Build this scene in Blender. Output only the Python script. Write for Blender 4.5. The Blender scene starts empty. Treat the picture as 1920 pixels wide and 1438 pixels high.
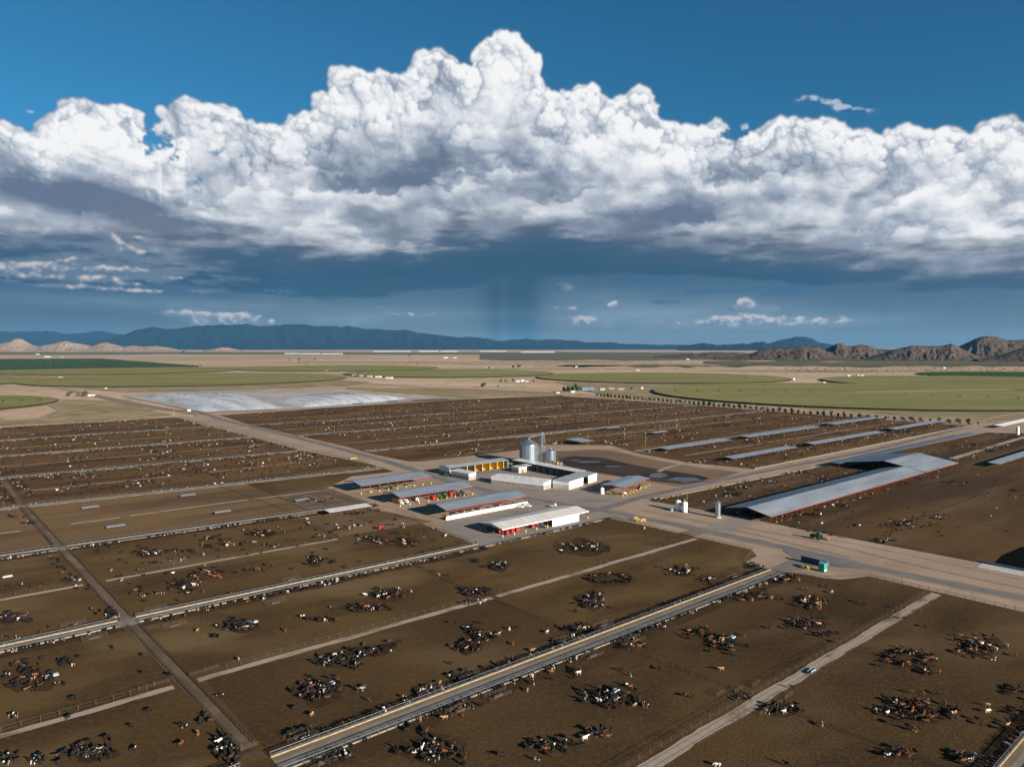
import bpy, bmesh, math, random
import numpy as np
from mathutils import Vector, Matrix
R = math.radians
random.seed(11)
C = bpy.context.scene.collection
scene = bpy.context.scene

# ------------------------------------------------------------------ camera
CAM_H = 118.0
FPX, HZ = 1330.0, 652.0                    # focal length and horizon row of the 1920 px wide photograph
PITCH = math.atan((719 - HZ) / FPX)
cam_d = bpy.data.cameras.new('camera'); cam = bpy.data.objects.new('camera', cam_d); C.objects.link(cam)
cam_d.sensor_width = 36.0; cam_d.lens = FPX / 1920 * 36.0
cam_d.clip_start = 1.0; cam_d.clip_end = 300000.0
cam.location = (0, 0, CAM_H); cam.rotation_euler = (math.pi/2 - PITCH, 0, 0)
scene.camera = cam

# ------------------------------------------------------------------ colour management
EXPO = 1.15
vs = scene.view_settings
vs.view_transform = 'Standard'; vs.look = 'None'; vs.gamma = 1.0; vs.exposure = EXPO; vs.use_curve_mapping = False

# ------------------------------------------------------------------ sun
SUN_EL = R(17.0)
# horizontal travel direction of the light: away from the camera, to the left
SUN_DIR = Vector((-0.70, 0.714, -math.tan(SUN_EL))).normalized()
sd = bpy.data.lights.new('sun', 'SUN'); sun = bpy.data.objects.new('sun', sd); C.objects.link(sun)
sd.energy = 5.0; sd.angle = R(0.53); sd.color = (1.0, 0.91, 0.78)
sun.rotation_euler = SUN_DIR.to_track_quat('-Z', 'Y').to_euler()
sun.location = (0, 0, 500)
SKY_STRENGTH = 0.0345
CLOUD_GAIN = 0.44
HAZE_COL = (0.15, 0.46, 0.80); HAZE_D = 6.5e-6
# ---------------------------------------------------------------- sky panorama (numpy, generated here)
def make_sky(SC=18.0, EL0=-1.5, EL1=33.0, seed=7):
    rng=np.random.default_rng(seed)
    W=int(360*SC); Hh=int((EL1-EL0)*SC)
    F_=1330.;P_=np.arctan((719-652)/F_)
    def ae(px,py):
        x=(np.asarray(px,float)-960)/F_; y=-(np.asarray(py,float)-719)/F_
        fw=np.cos(P_)+y*np.sin(P_); up=-np.sin(P_)+y*np.cos(P_)
        return np.degrees(np.arctan2(x,fw)), np.degrees(np.arctan2(up,np.hypot(x,fw)))
    def cv(px,py):
        a,e=ae(px,py); return (a+180)*SC, (e-EL0)*SC
    K=SC*57.2958/F_    # photo px -> canvas px near the centre
    # --- tileable value noise (periodic in x)
    def vnoise(fx,fy,s,h=Hh,w=W):
        nx=max(2,int(round(w*fx))); ny=int(h*fy)+3
        r=np.random.default_rng(s); g=r.random((ny,nx))
        y=np.arange(h)*fy; x=np.arange(w)*(nx/w)
        y0=y.astype(int); x0=x.astype(int)%nx; ty=y-y0; tx=x-x.astype(int)
        ty=ty*ty*(3-2*ty); tx=tx*tx*(3-2*tx)
        x1=(x0+1)%nx
        a=g[y0][:,x0]; b=g[y0][:,x1]; c=g[y0+1][:,x0]; d=g[y0+1][:,x1]
        tx=tx[None]; ty=ty[:,None]
        return (a*(1-tx)+b*tx)*(1-ty)+(c*(1-tx)+d*tx)*ty
    def fbm(fx,fy,s,o=5,g=.5):
        t=0;A=1;n=0
        for i in range(o):
            t=t+A*vnoise(fx*2**i,fy*2**i,s+i*17); n+=A; A*=g
        return t/n
    def blur(Z,s):
        if s<.4: return Z
        r=int(s*1.0)+1
        for _ in range(3):
            k=2*r+1
            Zp=np.concatenate([Z[:,-r-1:],Z,Z[:,:r]],1); c=np.cumsum(Zp,1,dtype=np.float64); Z=((c[:,k:]-c[:,:-k])/k)
            Zp=np.concatenate([np.repeat(Z[:1],r+1,0),Z,np.repeat(Z[-1:],r,0)],0); c=np.cumsum(Zp,0,dtype=np.float64); Z=((c[k:]-c[:-k])/k)
        return Z
    def warp(Z,dx,dy):
        yy,xx=np.mgrid[0:Hh,0:W]
        x=xx+dx; y=np.clip(yy+dy,0,Hh-1.001)
        x0=np.floor(x).astype(int); y0=y.astype(int); tx=x-x0; ty=y-y0
        x0%=W; x1=(x0+1)%W; y1=np.minimum(y0+1,Hh-1)
        return (Z[y0,x0]*(1-tx)+Z[y0,x1]*tx)*(1-ty)+(Z[y1,x0]*(1-tx)+Z[y1,x1]*tx)*ty
    # --- top outline of the cumulus bank
    top=[(0,240),(25,262),(60,262),(88,275),(95,240),(110,208),(150,194),(175,194),(190,208),(215,200),(238,206),(250,238),(268,258),(275,285),(300,300),(330,278),(345,262),(318,250),(290,230),(300,205),(345,200),(400,204),(450,225),(490,240),(533,243),(548,226),(568,226),(592,208),(604,188),(624,172),(626,150),(642,136),(668,131),(690,142),(720,138),(745,147),(768,140),(784,113),(810,105),(840,116),(858,140),(880,145),(886,104),(905,80),(940,67),(966,76),(990,95),(1003,130),(1010,165),(1022,178),(1060,178),(1082,174),(1108,162),(1132,187),(1160,196),(1186,182),(1206,185),(1222,218),(1245,234),(1280,240),(1312,242),(1350,250),(1375,262),(1400,270),(1430,264),(1446,238),(1462,230),(1490,228),(1506,236),(1550,230),(1572,240),(1585,250),(1622,250),(1652,268),(1672,250),(1700,244),(1762,248),(1808,256),(1832,262),(1845,242),(1870,228),(1902,232),(1925,236)]
    tx,te=ae([p[0] for p in top],[p[1] for p in top])
    # outside the frame the bank goes on, lower behind
    ox=np.arange(40,321,4.0); oe=9+5*np.sin(ox*.11)+3.2*np.sin(ox*.31+1)+1.6*np.sin(ox*.83+2)+rng.normal(0,.7,len(ox)); oe[0]=te[-1]; oe[-1]=te[0]
    gx=(np.arange(W)/SC)-180
    gx2=np.where(gx<-36.5,gx+360,gx)
    order=np.argsort(tx)
    Tx=np.concatenate([tx[order],ox]); Te=np.concatenate([te[order],oe])
    topE=np.interp(gx2,Tx,Te,period=None)
    topP=(topE-EL0)*SC                       # canvas rows
    # base elevation (flat cloud base) px 480..560
    bx,be=ae([0,300,600,750,900,1050,1200,1330,1500,1700,1920],[535,545,562,560,540,525,512,520,535,545,548])
    baseE=np.interp(gx2,np.concatenate([bx,ox]),np.concatenate([be,4.2+1.0*np.sin(ox*.07)+0*ox]))
    baseP=(baseE-EL0)*SC
    # --- relief built from thousands of puffs
    Z=np.full((Hh,W),-60.*K)
    yy,xx=np.mgrid[0:Hh,0:W]
    def puff(cx,cy,r,cz,sq=1.0):
        x0=int(np.floor(cx-r)); x1=int(np.ceil(cx+r))+1; y0=max(0,int(cy-r)); y1=min(Hh,int(cy+r)+2)
        if y1<=y0: return
        xs=np.arange(x0,x1); ys=np.arange(y0,y1)[:,None]
        d=r*r-(xs-cx)**2-(ys-cy)**2
        z=cz+np.sqrt(np.maximum(d,0))*sq
        xi=xs%W
        sub=Z[y0:y1][:,xi]
        new=np.where((d>0)&(z>sub),z,sub)
        Z[y0:y1,xi]=new
    body=np.arange(Hh)[:,None]<topP[None]
    # big lobes
    lobes=[(945,120,52),(935,165,62),(815,140,32),(838,165,34),(800,170,30),(665,175,42),(700,190,50),(740,190,40),(650,215,45),(720,225,60),(640,160,26),(150,230,40),(215,232,32),(120,260,42),(180,280,60),(250,300,50),(40,290,35),(10,270,30),(860,215,70),(930,235,60),(1000,240,70),(1100,215,48),(1060,235,60),(1190,220,34),(1160,250,50),(1240,270,42),(1300,280,42),(1350,290,35),(1465,262,32),(1550,262,36),(1500,285,45),(1610,285,38),(1590,310,55),(1700,285,45),(1770,290,45),(1740,330,60),(1880,262,36),(1830,300,40),(1900,310,60),(1420,300,40),(560,250,26),(590,240,30),(610,225,25),(540,275,40),(480,270,30),(420,240,40),(350,235,40),(370,290,45),(310,330,50),(1190,330,70),(1100,320,60),(1270,340,60),(880,310,80),(770,290,70),(680,310,70)]
    for (px,py,r) in lobes:
        cx,cy=cv(px,py); k=K*r*.92
        puff(cx,cy,k,(py-350)*.35*K,.9)
    # generic big lobes outside frame and filling
    for i in range(900):
        cx=rng.random()*W; r=K*rng.uniform(22,60)
        tp=topP[int(cx)]; cy=tp-r*.9-rng.random()**1.3*(tp-baseP[int(cx)])
        el=(cy/SC+EL0); 
        puff(cx,cy,r,(-el*SC*.35+40*K)-rng.uniform(0,20)*K,.7)
    Zb=Z.copy()
    def scatter(n,rmin,rmax,lift,edge):
        cxs=rng.random(n)*W; rs=K*(rmin+(rmax-rmin)*rng.random(n)**1.6)
        u=rng.random(n); 
        for cx,r,uu in zip(cxs,rs,u):
            xi=int(cx); tp=topP[xi]
            if uu<edge: cy=tp-r*rng.uniform(.1,.9)
            else: cy=tp-r-rng.random()**1.1*(tp-baseP[xi])
            yi=int(np.clip(cy,0,Hh-1))
            z0=Z[yi,xi]
            if z0<-50*K and uu>=edge: continue
            puff(cx,cy,r,max(z0,-25*K)-r*lift,1.0)
    scatter(3600,12,26,.30,.14)
    Z=warp(Z,(fbm(1/(14*K),1/(12*K),501,3)-.5)*13*K,(fbm(1/(14*K),1/(12*K),523,3)-.5)*11*K)
    scatter(15000,4.5,11,.40,.16)
    scatter(34000,2.0,4.8,.40,.14)
    rows=np.arange(Hh)[:,None]
    cover=((Z>-50*K)|(rows<topP[None]-14*K)).astype(float)
    Zlow=blur(np.where(Z>-50*K,Z,0),20*K)/np.maximum(blur((Z>-50*K)*1.0,20*K),.02)-8*K
    Zm=np.where(Z>-50*K,Z,Zlow)
    # --- softness grows downwards
    el=((np.arange(Hh)/SC)+EL0)[:,None]
    rel=np.clip((topP[None]-np.arange(Hh)[:,None])/np.maximum(topP-baseP,1)[None],-1,2)   # 0 top .. 1 base
    wx=(fbm(1/(26*K),1/(20*K),11)-.5)*36*K; wy=(fbm(1/(26*K),1/(20*K),23)-.5)*30*K
    soft=np.clip(rel*2.3-.12,0,1)
    Zs=warp(blur(Zm,5.5*K),wx*.9,wy*.7); 
    Z1=Zm*(1-soft)+Zs*soft
    fine=fbm(1/(9*K),1/(7*K),41,4); streak=fbm(1/(70*K),1/(14*K),51,6,.55); mid=fbm(1/(60*K),1/(40*K),61,6,.55)
    Z1=Z1+soft*((fine-.5)*2.2*K+(streak-.5)*13*K+(mid-.5)*20*K)
    def shade(Zq):
        gy,gxx=np.gradient(Zq); n=1/np.sqrt(1+gxx**2+gy**2)
        L=np.array([.36,.46,.82]); L/=np.linalg.norm(L)
        return np.clip((-gxx*L[0]-gy*L[1]+L[2])*n,0,1)
    s=.40*shade(blur(Z1,.5*K))+.28*shade(blur(Z1,3*K))+.32*shade(blur(Z1,12*K))
    ao=1+np.clip((Z1-blur(Z1,5*K))/(17*K),-.6,.25); ao2=1+np.clip((blur(Z1,2*K)-blur(Z1,26*K))/(60*K),-.5,.25)
    inner=np.clip(blur(cover,5*K)*2-1.05,0,1)
    ao=1+(ao-1)*(.35+.65*inner); ao2=1+(ao2-1)*inner
    lit=(.30+.64*np.clip(s*1.05,0,1))*ao**.55*ao2**.45
    # veils: soft layers of cloud with a ragged bright rim lying in front of the greyer body
    r1=warp(fbm(1/(110*K),1/(48*K),301,7,.56),wx*1.2,wy*1.2); r2=warp(fbm(1/(60*K),1/(30*K),331,6,.58),wx*.6,wy*.9)
    rw=np.clip(rel*2.8-.3,0,1)
    # rims: brightest just inside the upper edge of each veil, fading down into grey
    def rim(r,th,wd,up):
        m=np.clip((r-th)*wd,0,1); g=blur(r,up)-np.roll(blur(r,up),-int(up*1.2),0)
        return m*(.35+np.clip(g*14,-.35,.9))
    veil=rim(r1,.47,16,7*K)*1.0+rim(r2,.50,14,4*K)*.5-.28
    r3=fbm(1/(210*K),1/(95*K),371,5,.5)
    lit=lit*(1-.5*rw)+rw*.5*(.60)+veil*rw*.40+(r3-.5)*rw*.75-.07*rw
    # painted-by-place large tones: density of cloud in front (self shadow of the bank) -- blobs in photo px
    tone=np.zeros((Hh,W))
    def blob(px,py,rx,ry,v,rot=0):
        cx,cy=cv(px,py); 
        a=np.radians(rot); rx*=K;ry*=K; R=int(max(rx,ry)*2.6)
        x0=int(cx)-R;x1=int(cx)+R;y0=max(0,int(cy)-R);y1=min(Hh,int(cy)+R)
        if y1<=y0: return
        xs=np.arange(x0,x1)-cx; ys=(np.arange(y0,y1)-cy)[:,None]
        u=xs*np.cos(a)+ys*np.sin(a); w=-xs*np.sin(a)+ys*np.cos(a)
        tone[y0:y1,np.arange(x0,x1)%W]+=v*np.exp(-(u/rx)**2-(w/ry)**2)
    for b in [(945,120,60,50,.18),(700,190,80,50,.2),(180,240,70,45,.2),(210,310,90,40,.16),(300,350,60,40,.16),(420,400,50,20,.2),(520,420,60,16,.1),(640,425,45,14,.16),(870,400,60,22,.15),(790,300,90,50,-.14),(650,300,80,30,-.1),(800,255,50,40,-.16),(860,330,150,50,-.06),(1000,300,70,80,-.16),(980,420,90,40,-.2),(1095,235,45,30,.06),(1190,280,90,50,.14),(1070,330,20,40,.2),(1280,300,80,30,.08),(1500,240,40,20,.16),(1560,245,40,20,.16),(1720,255,80,20,.12),(1400,320,120,22,-.16),(1350,400,140,26,-.2),(1240,440,150,26,-.2),(1600,380,120,40,.14),(1780,400,140,60,.18),(1800,460,120,25,.1),(1880,280,50,30,.08),(1660,270,60,30,.02),(100,372,170,20,-.5,-8),(260,392,110,16,-.4,-12),(130,340,60,14,-.2,-10),(330,420,120,8,-.3),(600,375,90,14,-.22,8),(760,345,80,16,-.2),(1150,405,120,12,-.3,4),(1430,372,110,9,-.3,-4),(1640,352,30,10,-.3,25),(1560,318,50,8,-.25),(60,415,80,20,.16),(160,430,60,12,.1),(420,260,60,30,-.14,-20),(500,300,90,30,-.12,-15),(540,350,80,30,-.08),(280,440,220,14,-.1),(1000,500,60,40,-.05),(1700,310,60,30,-.05),(1760,360,50,40,-.06)]:
        blob(*b)
    gen=(fbm(1/(240*K),1/(90*K),71,4)-.5)
    infr=np.clip((38-np.abs(gx))/3,0,1)[None]
    tone=tone*infr+gen*.5*(1-infr)+gen*.22
    rag=np.clip(.5+(r1-.5)*5+(r2-.5)*3,0,1.3)
    tone=np.where(tone>0,tone*(.35+1.1*rag),tone*(1.35-.8*rag))
    lit=lit*(1-.34*np.clip(rel*1.2,0,1))+tone*np.clip(1.3-rel*.4,0,1)+.03
    # dark, flat base: brightness falls off to slate blue
    dx,de=ae([0,150,300,450,600,750,900,1050,1250,1400,1500,1650,1800,1920],[425,428,440,448,455,445,425,420,440,455,462,475,492,498])
    darkE=np.interp(gx2,np.concatenate([dx,ox]),np.concatenate([de,6+1.3*np.sin(ox*.06)]))
    jit=(streak-.5)*5.5+(mid-.5)*3.6
    t=np.clip((darkE[None]+jit-el+2.7)/4.4,0,1); t=t*t*(3-2*t)
    def lin(c): c=np.array(c)/255.; return np.where(c<.04045,c/12.92,((c+.055)/1.055)**2.4)
    def ramp(v,stops):
        xs=[q[0] for q in stops]; cs=np.array([lin(q[1]) for q in stops])
        return np.stack([np.interp(v,xs,cs[:,i]) for i in range(3)],-1)
    col=ramp(lit,[(0.0,(104,118,142)),(.22,(134,146,165)),(.42,(166,176,191)),(.60,(200,206,215)),(.78,(228,231,236)),(1.0,(250,250,251))])
    # base tone varies: purple-grey near top, teal-blue below
    low=np.clip((darkE[None]+.3-el)/3.2,0,1)
    dark=ramp(low+(streak-.5)*.55+(fine-.5)*.06,[(0,(116,124,142)),(.22,(92,106,128)),(.5,(68,94,120)),(1,(50,86,114))])
    col=col*(1-t[...,None])+dark*t[...,None]
    # --- alpha: crisp tops, ragged bottoms
    edge=np.clip(blur(cover,.55*K),0,1)
    bed=(el-baseE[None]+(streak-.5)*.9+(mid-.5)*.5)/.38
    bot=np.clip(bed,0,1); bot=bot*bot*(3-2*bot)
    # tears letting blue through
    tear=np.zeros((Hh,W)); old=tone; tone=tear
    for b in [(370,345,9,14,.7),(408,290,14,14,.7),(300,265,22,12,1.2),(278,262,12,22,1.1),(1375,255,20,10,1.2),(330,300,16,10,.6)]: blob(*b)
    tear=tone; tone=old
    tr=np.clip((tear-.35+(mid-.5)*1.5+(fine-.5)*2.2)*1.3,0,1)*np.clip(tear*3-.2,0,1)
    alpha=edge*bot*(1-tr*.95)
    # --- horizon air under the bank
    below=ramp(np.clip(el/5.5,0,1)+(streak-.5)*.10+0*gx[None],[(0,(122,120,116)),(.12,(116,120,122)),(.3,(106,121,132)),(.5,(94,118,137)),(.8,(78,108,134)),(1,(66,99,127))])
    lx=np.exp(-((gx+33)/14)**2)[None,:,None]   # the left is dimmer
    below=below*(1-.20*lx)
    # rain shafts
    def shaft(p0,w0,v,sl=0,col_=(48,92,128)):
        nonlocal below
        c0,_=ae(p0,600); u=(gx[None]-c0-sl*(el-2))/(w0/23.2)
        prof=1/(1+np.abs(u)**3.2)*(0.72+.5*vnoise(1/(16*K),1/(600*K),91))
        prof=prof*v*np.clip(1.3-np.abs(el-3.2)/3.6,0,1)
        prof=np.clip(prof,0,1)[...,None]
        below=below*(1-prof)+lin(col_)*prof
    shaft(958,52,.9,-.03,(52,82,108)); shaft(985,20,.45,0,(44,80,110)); shaft(925,16,.4,0,(44,80,110)); shaft(1740,150,.34,.0,(66,98,130)); shaft(120,170,.45,0,(62,98,134)); shaft(1600,60,.16)
    glow=np.zeros((Hh,W)); tone=glow
    for b in [(760,590,150,13,.5),(1180,592,150,20,.7),(1420,600,190,16,.7),(380,575,170,12,.5),(640,600,90,10,.5),(1320,575,120,16,.4),(1600,606,80,12,.4),(100,560,160,10,.3),(1120,560,80,14,.4)]: blob(*b)
    gl=np.clip(tone*(.35+1.3*fbm(1/(60*K),1/(14*K),401,5)),0,1)[...,None]*.62; below=below*(1-gl)+lin((138,160,180))*gl; tone=glow
    # low dark streaks and small lit clouds under the base
    small=np.zeros((Hh,W)); tone=small
    for b in [(1390,604,120,9,.55),(120,503,110,5,.55,3),(60,520,90,4,.5),(230,455,40,5,.7,-30),(395,592,52,7,1.15,-4),(430,600,60,8,.9,6),(460,604,45,6,.8),(330,590,40,4,.8),(663,607,12,6,.9),(1063,539,16,7,.9),(1060,578,38,4,.8),(1110,605,46,7,.8),(1095,598,26,6,.6),(1150,573,10,7,1.1),(1395,570,18,10,1.2),(1445,580,16,6,1.0),(1405,600,90,8,.8),(1330,608,40,6,.6),(1545,605,30,9,.55),(1480,608,50,6,.5),(770,590,45,3,.5),(325,522,14,4,.9),(370,545,30,4,.7),(60,500,60,7,.9),(20,512,40,7,.8),(140,538,60,4,.8),(240,532,30,4,.7),(150,485,50,5,.8,10),(250,470,22,7,.7),(260,448,20,4,.7),(175,520,60,4,.6),(240,507,30,5,.7),(530,548,22,4,.5),(265,546,30,3,.7)]: blob(*b)
    small=tone
    broad=np.zeros((Hh,W)); tone=broad
    for b in [(120,455,170,10,.6,4),(90,505,130,16,.9),(230,520,150,14,.75),(330,500,120,14,.5),(200,475,90,10,.7,10),(1390,604,150,12,.6),(1130,600,90,14,.5),(640,575,120,10,.35)]: blob(*b)
    n2=fbm(1/(16*K),1/(9*K),131,5,.6); 
    n3=fbm(1/(34*K),1/(9*K),151,6,.6)
    hz_=np.clip((np.maximum(small,broad)*1.0-.2+(n3-.5)*2.2)*1.5,0,1)*np.clip(np.maximum(small,broad)*4,0,1)*.5
    sa=np.clip((small*1.2-.47+(n2-.5)*2.3)*2.4,0,1)*.80
    sa=sa*np.clip(small*3,0,1)
    bs=blur(sa,1.6*K); tp=bs-np.roll(bs,-int(5*K),0)
    scol=ramp(np.clip(.38+tp*1.5+(n2-.5)*1.5+(fbm(1/(6*K),1/(5*K),171,3)-.5)*1.2,0,1),[(0,(104,122,146)),(.45,(146,155,172)),(1,(214,206,202))])
    dk=np.zeros((Hh,W)); tone=dk
    for b in [(1230,527,60,9,.9,3),(1250,567,30,5,.9),(1325,548,38,5,.6),(540,547,36,7,.9),(350,550,40,7,.7),(410,556,26,6,.8),(1480,545,110,14,.7),(1075,578,30,4,.6),(700,570,60,5,.3),(820,575,60,5,.3),(60,620,120,14,.5)]: blob(*b)
    da=np.clip((tone*1.2-.35+(n2-.5)*1.2)*2.0,0,1)*.7; tone=old
    dcol=lin((64,100,136))
    # far background: belt of low cumulus outside frame too
    belowA=np.clip((baseE[None]+3.5-el)/3.2,0,1); belowA=belowA*belowA*(3-2*belowA)
    A=np.clip(belowA+alpha,0,1)
    colB=below
    RGB=colB*(1-alpha[...,None])+col*alpha[...,None]
    RGB=RGB*(1-da[...,None])+dcol*da[...,None]
    RGB=RGB*(1-hz_[...,None])+lin((134,148,170))*hz_[...,None]
    RGB=RGB*(1-sa[...,None])+scol*sa[...,None]
    # where only 'belowA' acts above the base, it must not tint the blue over the tops
    A=np.maximum(alpha,np.where(el<baseE[None]+.6,1,0)*1.0)
    A=np.maximum(A,np.clip((baseE[None]+2.2-el)/1.8,0,1))
    A=np.maximum(A,sa)
    # wisps high right
    tone=np.zeros((Hh,W))
    for b in [(1518,186,20,4,.75,-6),(1548,191,14,4,.7,-12),(1570,196,11,8,.85,-30),(1600,204,24,4,.75,-14),(1394,240,8,6,.7),(1770,238,14,5,.5),(60,212,10,4,.4)]: blob(*b)
    wa=np.clip((tone-.35+(n2-.5)*2.6)*1.6,0,1)*.62*np.clip(tone*3,0,1)
    RGB=RGB*(1-wa[...,None])+lin((206,219,233))*wa[...,None]*1.0; A=np.maximum(A,wa); RGB=np.where((wa>alpha)[...,None],lin((214,224,235)),RGB)
    return RGB.astype(np.float32),A.astype(np.float32),dict(SC=SC,EL0=EL0,EL1=EL1,W=W,H=Hh)

# ------------------------------------------------------------------ world: Nishita sky, cloud bank laid over it
RGB, A, M = make_sky()
img = bpy.data.images.new('cloud_panorama', M['W'], M['H'], alpha=True, float_buffer=True)
img.colorspace_settings.name = 'Non-Color'
buf = np.ones((M['H'], M['W'], 4), np.float32); buf[..., :3] = RGB; buf[..., 3] = A
img.pixels.foreach_set(buf.ravel()); img.pack()
w = bpy.data.worlds.new('World'); scene.world = w; w.use_nodes = True
nt = w.node_tree; nt.nodes.clear(); N = nt.nodes.new; Lk = nt.links.new
out = N('ShaderNodeOutputWorld'); bg = N('ShaderNodeBackground'); Lk(bg.outputs[0], out.inputs[0])
sky = N('ShaderNodeTexSky'); sky.sky_type = 'NISHITA'; sky.sun_disc = False
sky.sun_elevation = SUN_EL
sky.sun_rotation = math.atan2(-SUN_DIR.x, -SUN_DIR.y)
sky.altitude = 1400; sky.air_density = 1.0; sky.dust_density = 0.4; sky.ozone_density = 2.2
tc = N('ShaderNodeTexCoord'); sp = N('ShaderNodeSeparateXYZ'); Lk(tc.outputs['Generated'], sp.inputs[0])
def mth(op, a, b=None, c=None, clamp=False):
    n = N('ShaderNodeMath'); n.operation = op; n.use_clamp = clamp
    for i, v in enumerate((a, b, c)):
        if v is None: continue
        if isinstance(v, (int, float)): n.inputs[i].default_value = v
        else: Lk(v, n.inputs[i])
    return n.outputs[0]
az = mth('ARCTAN2', sp.outputs[0], sp.outputs[1]); el = mth('ARCSINE', sp.outputs[2])
u = mth('MULTIPLY_ADD', az, 1/(2*math.pi), 0.5)
v = mth('MULTIPLY_ADD', el, math.degrees(1)/(M['EL1']-M['EL0']), -M['EL0']/(M['EL1']-M['EL0']))
v = mth('MINIMUM', mth('MAXIMUM', v, 0.002), 0.998)
cmb = N('ShaderNodeCombineXYZ'); Lk(u, cmb.inputs[0]); Lk(v, cmb.inputs[1])
ti = N('ShaderNodeTexImage'); ti.image = img; ti.extension = 'REPEAT'; ti.interpolation = 'Cubic'; Lk(cmb.outputs[0], ti.inputs[0])
def vmul(col, k, tint=(1, 1, 1)):
    n = N('ShaderNodeVectorMath'); n.operation = 'MULTIPLY'; Lk(col, n.inputs[0]); n.inputs[1].default_value = [k*t for t in tint]; return n.outputs[0]
blue = vmul(sky.outputs[0], SKY_STRENGTH, (0.30, 0.98, 1.20)); cl = vmul(ti.outputs['Color'], CLOUD_GAIN)
mx = N('ShaderNodeMix'); mx.data_type = 'RGBA'; Lk(ti.outputs['Alpha'], mx.inputs['Factor']); Lk(blue, mx.inputs['A']); Lk(cl, mx.inputs['B'])
Lk(mx.outputs['Result'], bg.inputs[0]); bg.inputs[1].default_value = 1.0

# ------------------------------------------------------------------ frames of reference
GA = R(50)                                  # the farm's grid: a runs 50 degrees right of the view axis
sA, cA = math.sin(GA), math.cos(GA)
ROT = math.pi/2 - GA                        # z rotation of an object whose local x runs along a
def W2(a, b): return (a*sA - b*cA, a*cA + b*sA)
def WX(a, b, z=0.0): x, y = W2(a, b); return Vector((x, y, z))
def at(px, py, z=0.0):                      # pixel of the photograph -> world point at height z
    x = (px-960)/FPX; y = -(py-719)/FPX
    fw = math.cos(PITCH) + y*math.sin(PITCH); up = -math.sin(PITCH) + y*math.cos(PITCH)
    t = -(CAM_H - z)/up
    return (x*t, fw*t)
def G(px, py, z=0.0):
    X, Y = at(px, py, z); return (X*sA + Y*cA, -X*cA + Y*sA)
def to_px(X, Y, Z=0.0):
    zc = Z - CAM_H; d = Y*math.cos(PITCH) - zc*math.sin(PITCH); uu = Y*math.sin(PITCH) + zc*math.cos(PITCH)
    return (960 + X/d*FPX, 719 - uu/d*FPX)

# ------------------------------------------------------------------ materials
MATS = {}
def mat(name, col, rough=0.8, var=0.0, scale=1.0, metal=0.0, col2=None, spec=0.3, bump=0.0, attr=None, coord='Object', detail=4.0, stretch=None, rnd=0.0):
    if name in MATS: return MATS[name]
    m = bpy.data.materials.new(name); m.use_nodes = True; t = m.node_tree; b = t.nodes['Principled BSDF']
    b.inputs['Roughness'].default_value = rough; b.inputs['Metallic'].default_value = metal
    b.inputs['Specular IOR Level'].default_value = spec
    c1 = tuple(col) + (1,)
    b.inputs['Base Color'].default_value = c1
    src = None
    if attr:
        at_ = t.nodes.new('ShaderNodeAttribute'); at_.attribute_name = attr; src = at_.outputs['Color']
    if var > 0 or col2:
        tcn = t.nodes.new('ShaderNodeTexCoord'); no = t.nodes.new('ShaderNodeTexNoise')
        if coord == 'World':
            g = t.nodes.new('ShaderNodeNewGeometry'); vec = g.outputs['Position']
        else: vec = tcn.outputs['Object']
        if stretch:
            mp = t.nodes.new('ShaderNodeMapping'); mp.inputs['Scale'].default_value = stretch[:3]
            if len(stretch) > 3: mp.inputs['Rotation'].default_value = (0, 0, stretch[3])
            t.links.new(vec, mp.inputs[0]); vec = mp.outputs[0]
        t.links.new(vec, no.inputs['Vector']); no.inputs['Scale'].default_value = scale; no.inputs['Detail'].default_value = detail
        cr = t.nodes.new('ShaderNodeMapRange'); cr.inputs['From Min'].default_value = 0.3; cr.inputs['From Max'].default_value = 0.7
        t.links.new(no.outputs['Fac'], cr.inputs['Value'])
        mix = t.nodes.new('ShaderNodeMix'); mix.data_type = 'RGBA'
        t.links.new(cr.outputs[0], mix.inputs['Factor'])
        c2 = col2 if col2 else tuple(c*(1+var) for c in col)
        cc1 = col if col2 else tuple(c*(1-var) for c in col)
        mix.inputs['A'].default_value = tuple(cc1)+(1,); mix.inputs['B'].default_value = tuple(c2)+(1,)
        if src is None: src = mix.outputs['Result']
        if bump > 0:
            bp = t.nodes.new('ShaderNodeBump'); bp.inputs['Strength'].default_value = bump; bp.inputs['Distance'].default_value = 0.3
            t.links.new(no.outputs['Fac'], bp.inputs['Height']); t.links.new(bp.outputs[0], b.inputs['Normal'])
    if rnd > 0 and src is not None:
        oi = t.nodes.new('ShaderNodeObjectInfo'); mr = t.nodes.new('ShaderNodeMapRange'); mr.inputs['To Min'].default_value = 1-rnd; mr.inputs['To Max'].default_value = 1+rnd
        t.links.new(oi.outputs['Random'], mr.inputs['Value'])
        vm = t.nodes.new('ShaderNodeVectorMath'); vm.operation = 'SCALE'; t.links.new(src, vm.inputs[0]); t.links.new(mr.outputs[0], vm.inputs['Scale']); src = vm.outputs[0]
    if src is not None: t.links.new(src, b.inputs['Base Color'])
    MATS[name] = m; return m

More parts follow.
